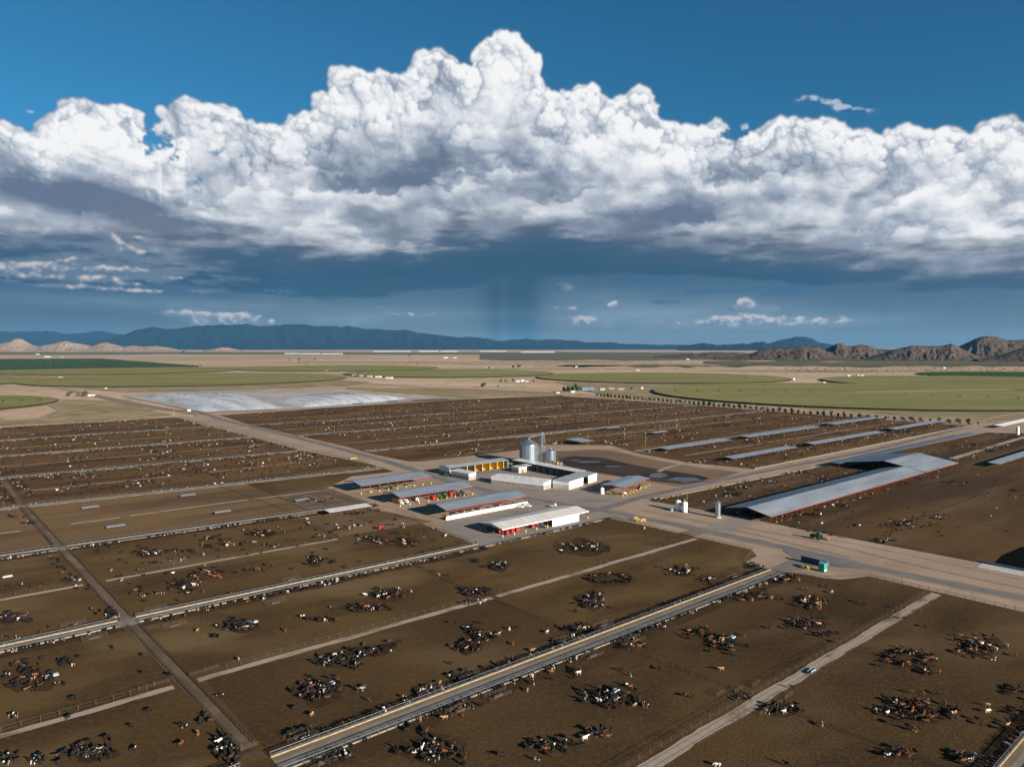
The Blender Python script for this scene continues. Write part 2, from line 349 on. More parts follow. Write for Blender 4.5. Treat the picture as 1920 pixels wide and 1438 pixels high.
ALB = 0.80
def ground_mat(name, layers, rough=0.95, bump=None, base=(0.1, 0.1, 0.1)):
    """layers: (colour, noise scale 1/m, from, to, (sx,sy,rot) or None, detail, amount) mixed over the base in world metres"""
    K_ = ALB; base = tuple(c*K_ for c in base); layers = [(tuple(c*K_ for c in l[0]),)+tuple(l[1:]) for l in layers]
    m = bpy.data.materials.new(name); m.use_nodes = True; t = m.node_tree; b = t.nodes['Principled BSDF']
    b.inputs['Roughness'].default_value = rough; b.inputs['Specular IOR Level'].default_value = 0.05
    g = t.nodes.new('ShaderNodeNewGeometry')
    rgb = t.nodes.new('ShaderNodeRGB'); rgb.outputs[0].default_value = tuple(base)+(1,); cur = rgb.outputs[0]
    for (col, sc, f0, f1, st, det, amt) in layers:
        vec = g.outputs['Position']
        if st:
            mp = t.nodes.new('ShaderNodeMapping'); mp.vector_type = 'POINT'
            mp0 = t.nodes.new('ShaderNodeVectorRotate'); mp0.rotation_type = 'Z_AXIS'; mp0.inputs['Angle'].default_value = st[2]; t.links.new(vec, mp0.inputs[0])
            mp.inputs['Scale'].default_value = (st[0], st[1], 1); t.links.new(mp0.outputs[0], mp.inputs[0]); vec = mp.outputs[0]
        no = t.nodes.new('ShaderNodeTexNoise'); no.inputs['Scale'].default_value = sc; no.inputs['Detail'].default_value = det; t.links.new(vec, no.inputs['Vector'])
        mr = t.nodes.new('ShaderNodeMapRange'); mr.inputs['From Min'].default_value = f0; mr.inputs['From Max'].default_value = f1; mr.inputs['To Max'].default_value = amt
        t.links.new(no.outputs['Fac'], mr.inputs['Value'])
        mix = t.nodes.new('ShaderNodeMix'); mix.data_type = 'RGBA'; t.links.new(mr.outputs[0], mix.inputs['Factor']); t.links.new(cur, mix.inputs['A']); mix.inputs['B'].default_value = tuple(col)+(1,)
        cur = mix.outputs['Result']
    t.links.new(cur, b.inputs['Base Color'])
    if bump:
        no = t.nodes.new('ShaderNodeTexNoise'); no.inputs['Scale'].default_value = bump[0]; no.inputs['Detail'].default_value = 5; t.links.new(g.outputs['Position'], no.inputs['Vector'])
        bp = t.nodes.new('ShaderNodeBump'); bp.inputs['Strength'].default_value = bump[1]; bp.inputs['Distance'].default_value = bump[2]
        t.links.new(no.outputs['Fac'], bp.inputs['Height']); t.links.new(bp.outputs[0], b.inputs['Normal'])
    MATS[name] = m; return m
RA = -ROT
m_pen = ground_mat('trodden_manure', [((0.080, 0.046, 0.017), 0.012, .42, .62, None, 5, 1.0), ((0.050, 0.028, 0.012), 0.03, .50, .66, (.35, 1, RA), 6, .85), ((0.185, 0.122, 0.060), 0.022, .53, .68, (.5, 1, RA+.4), 6, .8), ((0.145, 0.09, 0.043), 0.5, .45, .75, None, 4, .5), ((0.06, 0.038, 0.02), 1.1, .5, .72, None, 3, .55)], base=(0.128, 0.076, 0.029), bump=(1.2, .5, .25))
m_pen_dark = ground_mat('vignetted_manure', [((0.056, 0.033, 0.015), 0.012, .42, .62, None, 5, 1.0), ((0.040, 0.023, 0.011), 0.03, .50, .66, (.35, 1, RA), 6, .85), ((0.15, 0.098, 0.05), 0.022, .53, .68, (.5, 1, RA+.4), 6, .7), ((0.13, 0.082, 0.04), 0.5, .45, .75, None, 4, .5), ((0.045, 0.027, 0.014), 1.1, .5, .72, None, 3, .6)], base=(0.096, 0.056, 0.022), bump=(1.2, .6, .3))  # darker copy of the pen soil, lens vignette put into its colour
m_stain = ground_mat('trampled_wet_manure', [((0.048, 0.028, 0.013), 0.05, .4, .6, None, 6, .9), ((0.10, 0.062, 0.03), 0.3, .5, .75, None, 4, .6)], base=(0.064, 0.037, 0.017), bump=(1.2, .6, .3))
m_pen_light = ground_mat('sunlit_pen_dirt', [((0.105, 0.066, 0.036), 0.02, .42, .62, (.3, 1, RA), 4, .9), ((0.20, 0.135, 0.078), 0.05, .5, .7, (.25, 1, RA), 5, .7), ((0.09, 0.055, 0.03), 0.6, .5, .75, None, 4, .5)], base=(0.20, 0.122, 0.058), bump=(1.0, .4, .2))  # lighter dirt, with the sunlit backscatter put into its colour
m_pen_far = ground_mat('dark_manure', [((0.098, 0.053, 0.021), 0.010, .42, .62, (.5, 1, RA), 4, .9), ((0.055, 0.030, 0.017), 0.03, .50, .66, (.2, 1, RA), 5, .85), ((0.18, 0.11, 0.062), 0.09, .5, .75, (.2, 1, RA), 4, .5)], base=(0.145, 0.080, 0.033), bump=(.8, .4, .25))
m_pen_east = ground_mat('harrowed_manure', [((0.062, 0.037, 0.021), 0.02, .42, .6, (.25, 1, RA), 5, .9), ((0.15, 0.098, 0.058), 0.04, .52, .7, (.15, 1, RA), 5, .7), ((0.035, 0.02, 0.012), 0.4, .5, .75, None, 4, .5)], base=(0.115, 0.064, 0.027), bump=(.8, .5, .25))
m_dirt = ground_mat('packed_caliche', [((0.31, 0.215, 0.15), 0.02, .4, .65, None, 5, .9), ((0.46, 0.35, 0.265), 0.05, .5, .75, (.3, 1, RA), 5, .6), ((0.28, 0.19, 0.13), 0.35, .52, .78, None, 4, .5), ((0.5, 0.37, 0.28), 1.5, .55, .8, None, 3, .3)], base=(0.39, 0.285, 0.21), bump=(.6, .25, .2))
m_road = ground_mat('worn_asphalt', [((0.23, 0.205, 0.19), 0.06, .4, .65, None, 5, .8), ((0.115, 0.11, 0.112), 0.1, .5, .7, (1, .2, RA), 5, .6), ((0.30, 0.25, 0.21), 0.6, .55, .75, None, 4, .5)], base=(0.165, 0.155, 0.152), rough=.97)
m_lane = ground_mat('lane_concrete', [((0.29, 0.245, 0.20), 0.15, .4, .65, None, 5, .8), ((0.13, 0.12, 0.115), 0.35, .5, .72, (.2, 1, RA), 4, .6), ((0.3, 0.26, 0.2), 0.9, .6, .8, None, 4, .4)], base=(0.21, 0.185, 0.16), rough=.97)
m_shoulder = ground_mat('dusty_shoulder', [((0.24, 0.195, 0.16), 0.08, .4, .6, None, 5, .9), ((0.40, 0.30, 0.22), 0.15, .5, .7, None, 5, .8)], base=(0.33, 0.25, 0.19))
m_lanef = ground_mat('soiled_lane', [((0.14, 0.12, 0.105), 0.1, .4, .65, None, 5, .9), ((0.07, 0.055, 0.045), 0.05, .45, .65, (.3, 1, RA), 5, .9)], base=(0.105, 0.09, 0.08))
m_feed = ground_mat('feed_table', [((0.17, 0.125, 0.07), 0.3, .4, .6, (.2, 1, RA), 5, .9), ((0.30, 0.24, 0.15), 0.8, .5, .7, None, 4, .5)], base=(0.215, 0.165, 0.10))
m_strip = ground_mat('pale_walkway', [((0.17, 0.12, 0.075), 0.12, .53, .68, (.4, 1, RA), 6, 1.0), ((0.45, 0.37, 0.29), 0.5, .5, .75, None, 4, .5)], base=(0.37, 0.295, 0.225))
m_alley = ground_mat('alley_dirt', [((0.11, 0.078, 0.05), 0.06, .4, .6, None, 5, .9), ((0.23, 0.17, 0.12), 0.15, .5, .72, (1, .3, RA), 5, .6)], base=(0.165, 0.117, 0.078))
m_kerb = mat('kerb_concrete', (0.235, 0.185, 0.125), .85, .25, .8)
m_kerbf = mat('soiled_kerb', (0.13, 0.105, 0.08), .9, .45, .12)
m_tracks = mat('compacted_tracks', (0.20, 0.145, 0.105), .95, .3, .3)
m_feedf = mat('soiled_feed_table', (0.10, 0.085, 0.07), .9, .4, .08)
m_apron = ground_mat('yard_apron', [((0.27, 0.225, 0.19), 0.03, .4, .65, None, 5, .9), ((0.16, 0.148, 0.14), 0.05, .5, .68, (.5, 1, RA+.9), 5, .7), ((0.40, 0.32, 0.25), 0.2, .55, .8, None, 4, .4)], base=(0.285, 0.245, 0.21), rough=.97)
m_terrain = ground_mat('semi_arid_plain', [((0.42, 0.30, 0.185), 0.0012, .4, .6, (.4, 1, 0), 5, .9), ((0.19, 0.17, 0.088), 0.0016, .52, .66, (.25, 1, 0), 6, .8), ((0.70, 0.50, 0.36), 0.003, .52, .7, (.25, 1, .2), 5, .8), ((0.10, 0.095, 0.05), 0.02, .56, .74, None, 5, .75), ((0.17, 0.13, 0.08), 0.15, .5, .75, None, 4, .4)], base=(0.58, 0.405, 0.28))
m_scrub = ground_mat('scrub_plain', [((0.10, 0.105, 0.06), 0.0018, .42, .58, (.2, 1, 0), 6, .9), ((0.28, 0.215, 0.15), 0.002, .54, .66, (.15, 1, 0), 6, .8), ((0.06, 0.07, 0.035), 0.015, .52, .7, None, 5, .7)], base=(0.15, 0.135, 0.085))
m_grass = ground_mat('thin_grass', [((0.40, 0.285, 0.18), 0.012, .46, .62, (.4, 1, .4), 6, .9), ((0.13, 0.125, 0.055), 0.03, .5, .7, None, 5, .7)], base=(0.28, 0.225, 0.12))
m_crop = ground_mat('irrigated_crop', [((0.20, 0.195, 0.07), 0.006, .42, .6, (.25, 1, 0), 6, .9), ((0.30, 0.265, 0.115), 0.01, .5, .68, (.2, 1, .1), 6, .7), ((0.09, 0.11, 0.038), 0.05, .55, .75, (.3, 1, 0), 5, .5)], base=(0.25, 0.225, 0.085), bump=(.3, .6, .6))
m_crop2 = ground_mat('lush_crop', [((0.035, 0.085, 0.028), 0.006, .42, .6, (.3, 1, 0), 6, .8)], base=(0.038, 0.085, 0.03))
m_crop_shade = ground_mat('shaded_crop_rim', [((0.015, 0.02, 0.008), 0.5, .4, .6, None, 3, .8)], base=(0.022, 0.028, 0.012))  # near-black green paints the self-shadow of the crop's standing edge
m_mud = ground_mat('wet_mud', [((0.03, 0.022, 0.017), 0.03, .4, .6, (.4, 1, 0), 5, .9), ((0.09, 0.06, 0.04), 0.05, .52, .7, (.4, 1, 0), 5, .8)], base=(0.062, 0.044, 0.032), rough=.7)
m_water = mat('pond_water', (0.03, 0.035, 0.04), .25, spec=.28)
m_basin = ground_mat('basin_dirt', [((0.15, 0.098, 0.062), 0.02, .42, .62, (.4, 1, 0), 5, .9), ((0.30, 0.205, 0.14), 0.04, .52, .72, (.4, 1, 0), 5, .6)], base=(0.215, 0.142, 0.094))

m_roof = mat('galvanised_roof', (0.25, 0.285, 0.32), .45, .24, .25, metal=.35, stretch=(.2, 3, 1))
m_roof_w = mat('pale_roof', (0.56, 0.53, 0.50), .5, .2, .25, metal=.1, stretch=(3, .3, 1))
m_roof_g = mat('grey_roof', (0.30, 0.31, 0.315), .5, .2, .25, metal=.25, stretch=(3, .3, 1))
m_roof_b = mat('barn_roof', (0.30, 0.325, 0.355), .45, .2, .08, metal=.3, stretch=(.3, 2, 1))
m_roof_d = mat('shaded_blue_roof', (0.10, 0.14, 0.18), .5, .10, .1, metal=.4)  # dark blue copy of the barn roof, shade of unlit slopes painted in
m_red = mat('red_oxide_steel', (0.16, 0.03, 0.025), .6, .2, 1)
m_yel = mat('safety_yellow', (0.62, 0.42, 0.06), .6, .15, 2)
m_white = mat('white_panel', (0.70, 0.70, 0.69), .6, .06, .6)
m_conc = mat('cast_concrete', (0.40, 0.36, 0.315), .85, .22, .5)
m_concd = mat('stained_concrete', (0.27, 0.24, 0.21), .85, .3, .4)
m_cladw = mat('white_cladding', (0.62, 0.63, 0.64), .55, .06, .6)
m_steel = mat('pipe_steel', (0.10, 0.11, 0.12), .5, .3, 2, metal=.3)
m_fence = mat('weathered_pipe', (0.075, 0.055, 0.042), .75, .3, 2)
m_galv = mat('silo_steel', (0.36, 0.43, 0.50), .33, .16, 1.2, metal=.85, stretch=(1, 1, .15))
m_galvd = mat('tower_lattice', (0.30, 0.32, 0.34), .45, .15, 1, metal=.5)
m_bluet = mat('blue_equipment', (0.10, 0.20, 0.30), .5, .15, 1)
m_tank = mat('white_tank', (0.74, 0.73, 0.70), .45, .06, .7)
m_rubber = mat('rubber', (0.02, 0.02, 0.02), .8, .2, 4)
m_green = mat('tractor_green', (0.025, 0.13, 0.035), .4, .1, 2)
m_redp = mat('red_paint', (0.50, 0.02, 0.025), .45, .12, 2)
m_orange = mat('orange_paint', (0.60, 0.22, 0.03), .45, .12, 2)
m_paintw = mat('white_paint', (0.74, 0.74, 0.74), .35, .04, 2)
m_glass = mat('dark_glass', (0.03, 0.045, 0.06), .08, spec=.6)
m_teal = mat('teal_paint', (0.06, 0.30, 0.25), .5, .1, 2)
m_navy = mat('navy_panel', (0.03, 0.05, 0.09), .5, .2, 2)
m_grain = mat('yellow_grain', (0.55, 0.30, 0.035), .9, .2, 1)
m_leaf = mat('leaves', (0.045, 0.075, 0.022), .7, .45, .8, rnd=.25)
m_leafd = mat('orchard_leaves', (0.011, 0.027, 0.012), .8, .5, .05)
m_bark = mat('bark', (0.09, 0.06, 0.04), .9, .3, 4)
m_wood = mat('pole_wood', (0.30, 0.24, 0.18), .9, .25, 3)
m_hill = ground_mat('desert_hill', [((0.10, 0.072, 0.056), 0.004, .42, .6, None, 6, .9), ((0.16, 0.108, 0.085), 0.008, .5, .7, None, 6, .7), ((0.055, 0.055, 0.035), 0.03, .5, .68, None, 5, .8)], base=(0.105, 0.074, 0.060), bump=(.012, 1.0, 30))
m_hillp = ground_mat('pale_hill', [((0.30, 0.21, 0.155), 0.002, .42, .6, None, 6, .9), ((0.44, 0.33, 0.25), 0.003, .5, .7, None, 6, .7), ((0.16, 0.13, 0.08), 0.012, .55, .7, None, 5, .6)], base=(0.37, 0.265, 0.2), bump=(.004, 1.0, 40))
m_range = ground_mat('cloud_shaded_forest', [((0.007, 0.012, 0.022), 0.0008, .42, .6, None, 6, .9), ((0.02, 0.028, 0.03), 0.002, .55, .7, None, 6, .6)], base=(0.010, 0.017, 0.030), bump=(.0012, .8, 120))  # forest colour darkened to hold the cloud shadow over the range

# ------------------------------------------------------------------ mesh building
class MB:
    def __init__(s): s.v = []; s.f = []; s.m = []; s.mats = []
    def mi(s, m):
        if m not in s.mats: s.mats.append(m)
        return s.mats.index(m)
    def add(s, vs_, fs_, m):
        k = len(s.v); i = s.mi(m); s.v += [tuple(p) for p in vs_]
        for f in fs_: s.f.append(tuple(k+j for j in f)); s.m.append(i)
    def box(s, x0, x1, y0, y1, z0, z1, m, rz=0, c=None):
        p = [(x0, y0), (x1, y0), (x1, y1), (x0, y1)]
        if rz:
            cx, cy = c or ((x0+x1)/2, (y0+y1)/2); q = []
            for x, y in p: q.append((cx+(x-cx)*math.cos(rz)-(y-cy)*math.sin(rz), cy+(x-cx)*math.sin(rz)+(y-cy)*math.cos(rz)))
            p = q
        s.prism(p, z0, z1, m)
    def prism(s, p, z0, z1, m, mtop=None):
        n = len(p); area = sum(p[i][0]*p[(i+1) % n][1]-p[(i+1) % n][0]*p[i][1] for i in range(n))
        if area < 0: p = p[::-1]
        z0s = z0 if isinstance(z0, (list, tuple)) else [z0]*n; z1s = z1 if isinstance(z1, (list, tuple)) else [z1]*n
        vs_ = [(x, y, z) for (x, y), z in zip(p, z0s)] + [(x, y, z) for (x, y), z in zip(p, z1s)]
        fs_ = [(i, (i+1) % n, n+(i+1) % n, n+i) for i in range(n)] + [tuple(range(n-1, -1, -1))]
        s.add(vs_, fs_, m); k = len(s.v)-2*n
        s.f.append(tuple(k+n+i for i in range(n))); s.m.append(s.mi(mtop or m))
    def hull(s, bottom, top, m):      # two quads joined
        n = len(bottom); s.add(list(bottom)+list(top), [(i, (i+1) % n, n+(i+1) % n, n+i) for i in range(n)]+[tuple(range(n-1, -1, -1)), tuple(n+i for i in range(n))], m)
    def tube(s, p, q, r, m, n=6, r2=None):
        p = Vector(p); q = Vector(q); d = (q-p); 
        if d.length < 1e-6: return
        d.normalize(); a = d.orthogonal().normalized(); b = d.cross(a); r2 = r if r2 is None else r2
        vs_ = [p+(a*math.cos(t)+b*math.sin(t))*r for t in [2*math.pi*i/n for i in range(n)]]+[q+(a*math.cos(t)+b*math.sin(t))*r2 for t in [2*math.pi*i/n for i in range(n)]]
        s.add(vs_, [(i, (i+1) % n, n+(i+1) % n, n+i) for i in range(n)]+[tuple(range(n-1, -1, -1)), tuple(n+i for i in range(n))], m)
    def lathe(s, prof, m, n=24, cx=0, cy=0):
        vs_ = []; fs_ = []
        for r, z in prof:
            for i in range(n): t = 2*math.pi*i/n; vs_.append((cx+r*math.cos(t), cy+r*math.sin(t), z))
        for k in range(len(prof)-1):
            for i in range(n): fs_.append((k*n+i, k*n+(i+1) % n, (k+1)*n+(i+1) % n, (k+1)*n+i))
        fs_.append(tuple(range(n-1, -1, -1))); fs_.append(tuple((len(prof)-1)*n+i for i in range(n)))
        s.add(vs_, fs_, m)
    def disc(s, c, axis, r, w_, m, n=14):
        a = Vector(axis).normalized(); c = Vector(c); s.tube(c-a*w_/2, c+a*w_/2, r, m, n)
    def mesh(s, name):
        me = bpy.data.meshes.new(name); me.from_pydata(s.v, [], s.f)
        for m in s.mats: me.materials.append(m)
        me.polygons.foreach_set('material_index', s.m); me.update(); return me
    def build(s, name, parent=None, loc=None, rz=0, kind=None, smooth=False, bev=0):
        me = s.mesh(name)
        if smooth: me.shade_smooth()
        return link(name, me, parent, loc, rz, kind)
def link(name, me, parent=None, loc=None, rz=0, kind=None):
    o = bpy.data.objects.new(name, me); C.objects.link(o)
    if parent: o.parent = parent
    if loc is not None: o.location = loc
    o.rotation_euler = (0, 0, rz)
    if kind: o['kind'] = kind
    return o
def tag(o, label, cat, group=None):
    o['label'] = label; o['category'] = cat
    if group: o['group'] = group
    return o
def thing(name, label, cat, loc, rz=0, group=None):
    o = bpy.data.objects.new(name, None); C.objects.link(o); o.location = loc; o.rotation_euler = (0, 0, rz); o.empty_display_size = 1
    return tag(o, label, cat, group)
def copy_tree(o, parent=None):
    kids = list(o.children); c = o.copy(); C.objects.link(c)
    if parent: c.parent = parent
    for k in kids: copy_tree(k, c)
    return c
def sheet(name, pts, z, m, kind='structure', thick=0):
    mb = MB()
    n = len(pts); area = sum(pts[i][0]*pts[(i+1) % n][1]-pts[(i+1) % n][0]*pts[i][1] for i in range(n))
    if area < 0: pts = pts[::-1]
    if thick: mb.prism(pts, z-thick, z, m)
    else: mb.add([(x, y, z) for x, y in pts], [tuple(range(n))], m)
    o = mb.build(name)
    me = o.data; bm = bmesh.new(); bm.from_mesh(me); bmesh.ops.triangulate(bm, faces=[f for f in bm.faces if len(f.verts) > 4]); bm.to_mesh(me); bm.free()
    o['kind'] = kind; return o
def psheet(name, px, z, m, **k): return sheet(name, [at(x, y) for x, y in px], z, m, **k)
def gsheet(name, ab, z, m, **k): return sheet(name, [W2(a, b) for a, b in ab], z, m, **k)
def smooth_line(pts, n=8):                 # Catmull-Rom through points
    P = [pts[0]]+list(pts)+[pts[-1]]; out = []
    for i in range(1, len(P)-2):
        for k in range(n):
            t = k/n; r = []
            for d in range(2):
                a, b, c, e = P[i-1][d], P[i][d], P[i+1][d], P[i+2][d]
                r.append(.5*((2*b)+(-a+c)*t+(2*a-5*b+4*c-e)*t*t+(-a+3*b-3*c+e)*t*t*t))
            out.append(tuple(r))
    out.append(tuple(pts[-1])); return out
def ribbon(name, pts, width, z, m, kind='structure', n=8, wob=0):
    L = smooth_line(pts, n); vs_ = []; fs_ = []; rr = random.Random(3)
    for i, p in enumerate(L):
        q0 = L[max(0, i-1)]; q1 = L[min(len(L)-1, i+1)]; d = Vector((q1[0]-q0[0], q1[1]-q0[1])).normalized(); nn = Vector((-d.y, d.x))
        wd = width if not isinstance(width, (list, tuple)) else width[0]+(width[1]-width[0])*i/(len(L)-1)
        w1 = wd/2+rr.uniform(-wob, wob); w2 = wd/2+rr.uniform(-wob, wob)
        vs_ += [(p[0]+nn.x*w1, p[1]+nn.y*w1, z), (p[0]-nn.x*w2, p[1]-nn.y*w2, z)]
        if i: fs_.append((2*i-1, 2*i+1, 2*i, 2*i-2))
    mb = MB(); mb.add(vs_, fs_, m); o = mb.build(name); o['kind'] = kind; return o

# ================================================================== THE GROUND
BIG = 90000
sheet('plain', [(-BIG, -BIG), (BIG, -BIG), (BIG, BIG), (-BIG, BIG)], -1.2, m_terrain)
# scrub belts on the plain
def wavy(x0, x1, ya, yb, s, n=26):
    r = random.Random(s); top = []; bot = []
    for i in range(n+1):
        x = x0+(x1-x0)*i/n
        bot.append((x, ya(x)+r.uniform(-1, 1)*(ya(x)-652)*.06)); top.append((x, yb(x)+r.uniform(-1, 1)*(yb(x)-652)*.06))
    return bot+top[::-1]
psheet('scrub_belt', wavy(900, 2300, lambda x: 675+max(0, (x-1300))*.012, lambda x: 664+max(0, x-1300)*.006, 1), 1.2, m_scrub)
psheet('scrub_belt', wavy(-300, 1300, lambda x: 664.5, lambda x: 660.5, 2), 1.6, m_scrub)
psheet('scrub_belt', wavy(1000, 1500, lambda x: 688-abs(x-1250)*.008, lambda x: 684+abs(x-1250)*.008, 5), -0.9, m_scrub)
psheet('scrub_belt', wavy(1320, 2100, lambda x: 687-max(0, 1420-x)*.05, lambda x: 678, 7), 0.6, m_scrub)
psheet('grass_field', [(60, 748), (150, 749), (215, 752), (262, 762), (322, 777), (200, 786), (0, 797), (-250, 806), (-250, 792), (60, 786), (112, 768)], -0.5, m_grass)
psheet('grass_field', [(560, 722), (700, 727), (860, 727), (1040, 735), (1060, 741), (960, 741), (870, 745), (760, 737), (640, 728)], -0.8, m_grass)
psheet('grass_field', [(-100, 697), (60, 700), (450, 702), (640, 712), (700, 716), (640, 724), (460, 730), (240, 736), (90, 722), (-100, 712)], -0.8, m_grass)
psheet('grass_field', [(1040, 716), (1500, 722), (1540, 716), (2000, 742), (2000, 780), (1850, 790), (1500, 764), (1230, 746), (1120, 738)], -0.8, m_grass)
gsheet('green_patch', [(940, 1350), (1010, 1345), (1050, 1312), (900, 1318)], -0.6, m_crop)

CROPZ = [0]
def crop(yn, left=None, right=None, Rr=None, m=None, label='', h=4.6, ztop=0):
    CROPZ[0] += .12; h = h-CROPZ[0]
    Yn = CAM_H*FPX/(yn-HZ); sl = None if left is None else (left-960)/FPX; sr = None if right is None else (right-960)/FPX
    if Rr is None: ds = sr-sl; Rr = ds*Yn/(2-ds)
    Yc = Yn+Rr
    if sl is not None and sr is not None: Xc = (sl+sr)/2*Yc
    elif sl is not None: Xc = sl*Yc+Rr*math.sqrt(1+sl*sl)
    else: Xc = sr*Yc-Rr*math.sqrt(1+sr*sr)
    rr = random.Random(int(yn*10)); mb = MB(); n = 120; p = []
    for i in range(n):
        t = 2*math.pi*i/n; q = Rr+rr.uniform(-1.2, 1.2); p.append((q*math.cos(t), q*math.sin(t)))
    # wheel track rings of the pivot: crop stands in rings with narrow gaps
    rings = [Rr*k/9 for k in range(9)]+[Rr]
    for k in range(9):
        r0 = rings[k]+(.9 if k else 0); r1 = rings[k+1]-(0 if k == 8 else .9)
        vs_ = []; fs_ = []; fw_ = []
        for i in range(n):
            t = 2*math.pi*i/n; e = 1 if k < 8 else (1+rr.uniform(-.002, .002))
            vs_ += [(r0*math.cos(t), r0*math.sin(t), h), (r1*e*math.cos(t), r1*e*math.sin(t), h), (r1*e*math.cos(t), r1*e*math.sin(t), 0), (r0*math.cos(t), r0*math.sin(t), 0)]
        for i in range(n):
            j = (i+1) % n; fs_ += [(4*i, 4*i+1, 4*j+1, 4*j)]; fw_ += [(4*i+1, 4*i+2, 4*j+2, 4*j+1)]
            if k: fw_ += [(4*i+3, 4*i, 4*j, 4*j+3)]
        mb.add(vs_, fs_, m); mb.add(vs_, fw_, m_crop_shade)  # edge walls get the painted shade colour
    mt = MB(); vt = []
    for i in range(n):
        t = 2*math.pi*i/n
        for q in (Rr-1, Rr+9+rr.uniform(-1.5, 1.5)): vt.append((Xc+q*math.cos(t), Yc+q*math.sin(t), -.35-CROPZ[0]*.05))
    mt.add(vt, [(2*i, 2*i+1, (2*i+3) % (2*n), (2*i+2) % (2*n)) for i in range(n)], m_dirt); ot = mt.build('field_track'); ot['kind'] = 'structure'
    o = mb.build('crop_circle', loc=(Xc, Yc, -1.0-.02*(Yc/1000)**1.5)); o['kind'] = 'stuff'
    o['label'] = label; return Xc, Yc, Rr
c1 = crop(772, left=1225, Rr=511, m=m_crop, label='large round field of olive green crop behind the tree row')
c2 = crop(735, left=1540, Rr=525, m=m_crop, label='round olive green crop field beyond the nearest one')
crop(712, left=1720, Rr=400, m=m_crop2, label='dark green round crop field in the distance')
crop(719.5, left=1007, right=1467, m=m_crop, label='round green crop field beyond the farm buildings')
c5 = crop(708, left=650, right=1037, m=m_crop, label='round green crop field left of the two lone trees')
crop(696.5, left=440, right=820, m=m_crop, label='far green crop field beside the orchard tip')
c7 = crop(725.7, left=88, right=640, m=m_crop, label='wide green crop circle behind the silage pile')
crop(703, left=12, right=443, m=m_crop, label='far green crop field just below the orchard')
crop(733, right=83, Rr=430, m=m_crop, label='green crop circle cut by the left edge')
crop(791, right=107, Rr=300, m=m_crop, label='nearest green crop circle cut by the left edge')

# packed dirt under the whole farm
gsheet('dirt_yard', [(-800, 1312), (330, 1305), (404, 1292), (560, 1345), (960, 1330), (1215, 1290), (1226, 1100), (1262, 900), (1300, 520), (1330, 300), (1300, -300), (-800, -300)], -0.06, m_dirt)
ribbon('dirt_track', [W2(388, 1280), W2(380, 1400), W2(362, 1520), W2(340, 1950), W2(320, 2700)], 26, -0.30, m_dirt)
ribbon('dirt_track', [at(-40, 690), at(80, 718), at(130, 730), at(240, 752)], 14, -0.45, m_dirt)
ribbon('dirt_track', [at(840, 747), at(1043, 738), at(1250, 751), at(1500, 768), at(1850, 792), at(2100, 812)], 12, -0.4, m_dirt)
ribbon('dirt_track', [at(1920, 772), at(1870, 781), at(1840, 790), at(1850, 800)], 10, -0.4, m_dirt)
ribbon('dirt_track', [at(640, 715), at(900, 733), at(1040, 737)], 7, -0.5, m_dirt)
ribbon('dirt_track', [at(100, 762), at(118, 774), at(60, 785), at(-60, 796)], 10, -0.4, m_dirt)
ribbon('dirt_track', [at(1467, 713), at(1430, 719), at(1300, 722), at(1150, 719)], 12, -0.5, m_dirt)

# pens
p1 = [G(739, 884), G(659, 893), G(600, 921), G(690, 951), G(783, 979), G(881, 1016)]
gsheet('pen_ground', [(-800, 1290), (333, 1281), (334, 1100), (336, 780), (350, 640)]+p1+[(258, 331), (364, 329), (366, 317), (371, 224), (362, 215), (348, 213), (342, 208), (345, 199), (351, 182), (353, 172), (358, 165), (374, 158), (376, 91), (384, -250), (-800, -250)], 0.0, m_pen)
gsheet('pen_ground', [(-800, 1290), (333, 1281), (334, 1100), (336, 780), (336, 640), (-800, 640)], 0.012, m_pen_far)
gsheet('pen_ground', [(-400, 188), (345, 188), (351, 182), (353, 172), (358, 165), (374, 158), (376, 91), (384, -250), (-400, -250)], 0.012, m_pen_dark)  # vignette darkening laid over the nearest pens
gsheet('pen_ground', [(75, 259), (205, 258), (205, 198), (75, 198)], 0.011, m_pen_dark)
a0, b0 = G(546, 962)
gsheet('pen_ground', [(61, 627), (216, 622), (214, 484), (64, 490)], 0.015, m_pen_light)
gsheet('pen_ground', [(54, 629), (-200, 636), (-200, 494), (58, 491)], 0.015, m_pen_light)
gsheet('pen_ground', [(217, 551), (262, 552), (262, 484), (215, 484)], 0.018, MATS['alley_dirt'])
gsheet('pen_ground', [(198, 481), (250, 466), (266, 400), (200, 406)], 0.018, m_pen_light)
psheet('pen_ground', [(413, 779), (470, 797), (560, 817), (647, 836), (690, 849.5), (767, 865), (793, 865), (974, 843.5), (1029, 834), (1144, 834.5), (1200, 851), (1290, 867), (1410, 879), (1834, 795), (1817, 798), (1700, 790), (1500, 775), (1280, 758.5), (1120, 747), (1043, 742), (843, 750), (640, 763)], 0.0, m_pen_far)
gsheet('pen_ground', [(431, 347), (668, 340), (900, 334), (1139, 328), (1170, 290), (1230, -150), (446, -150), (446, 109), (439, 223), (436, 300)], 0.0, m_pen_east)

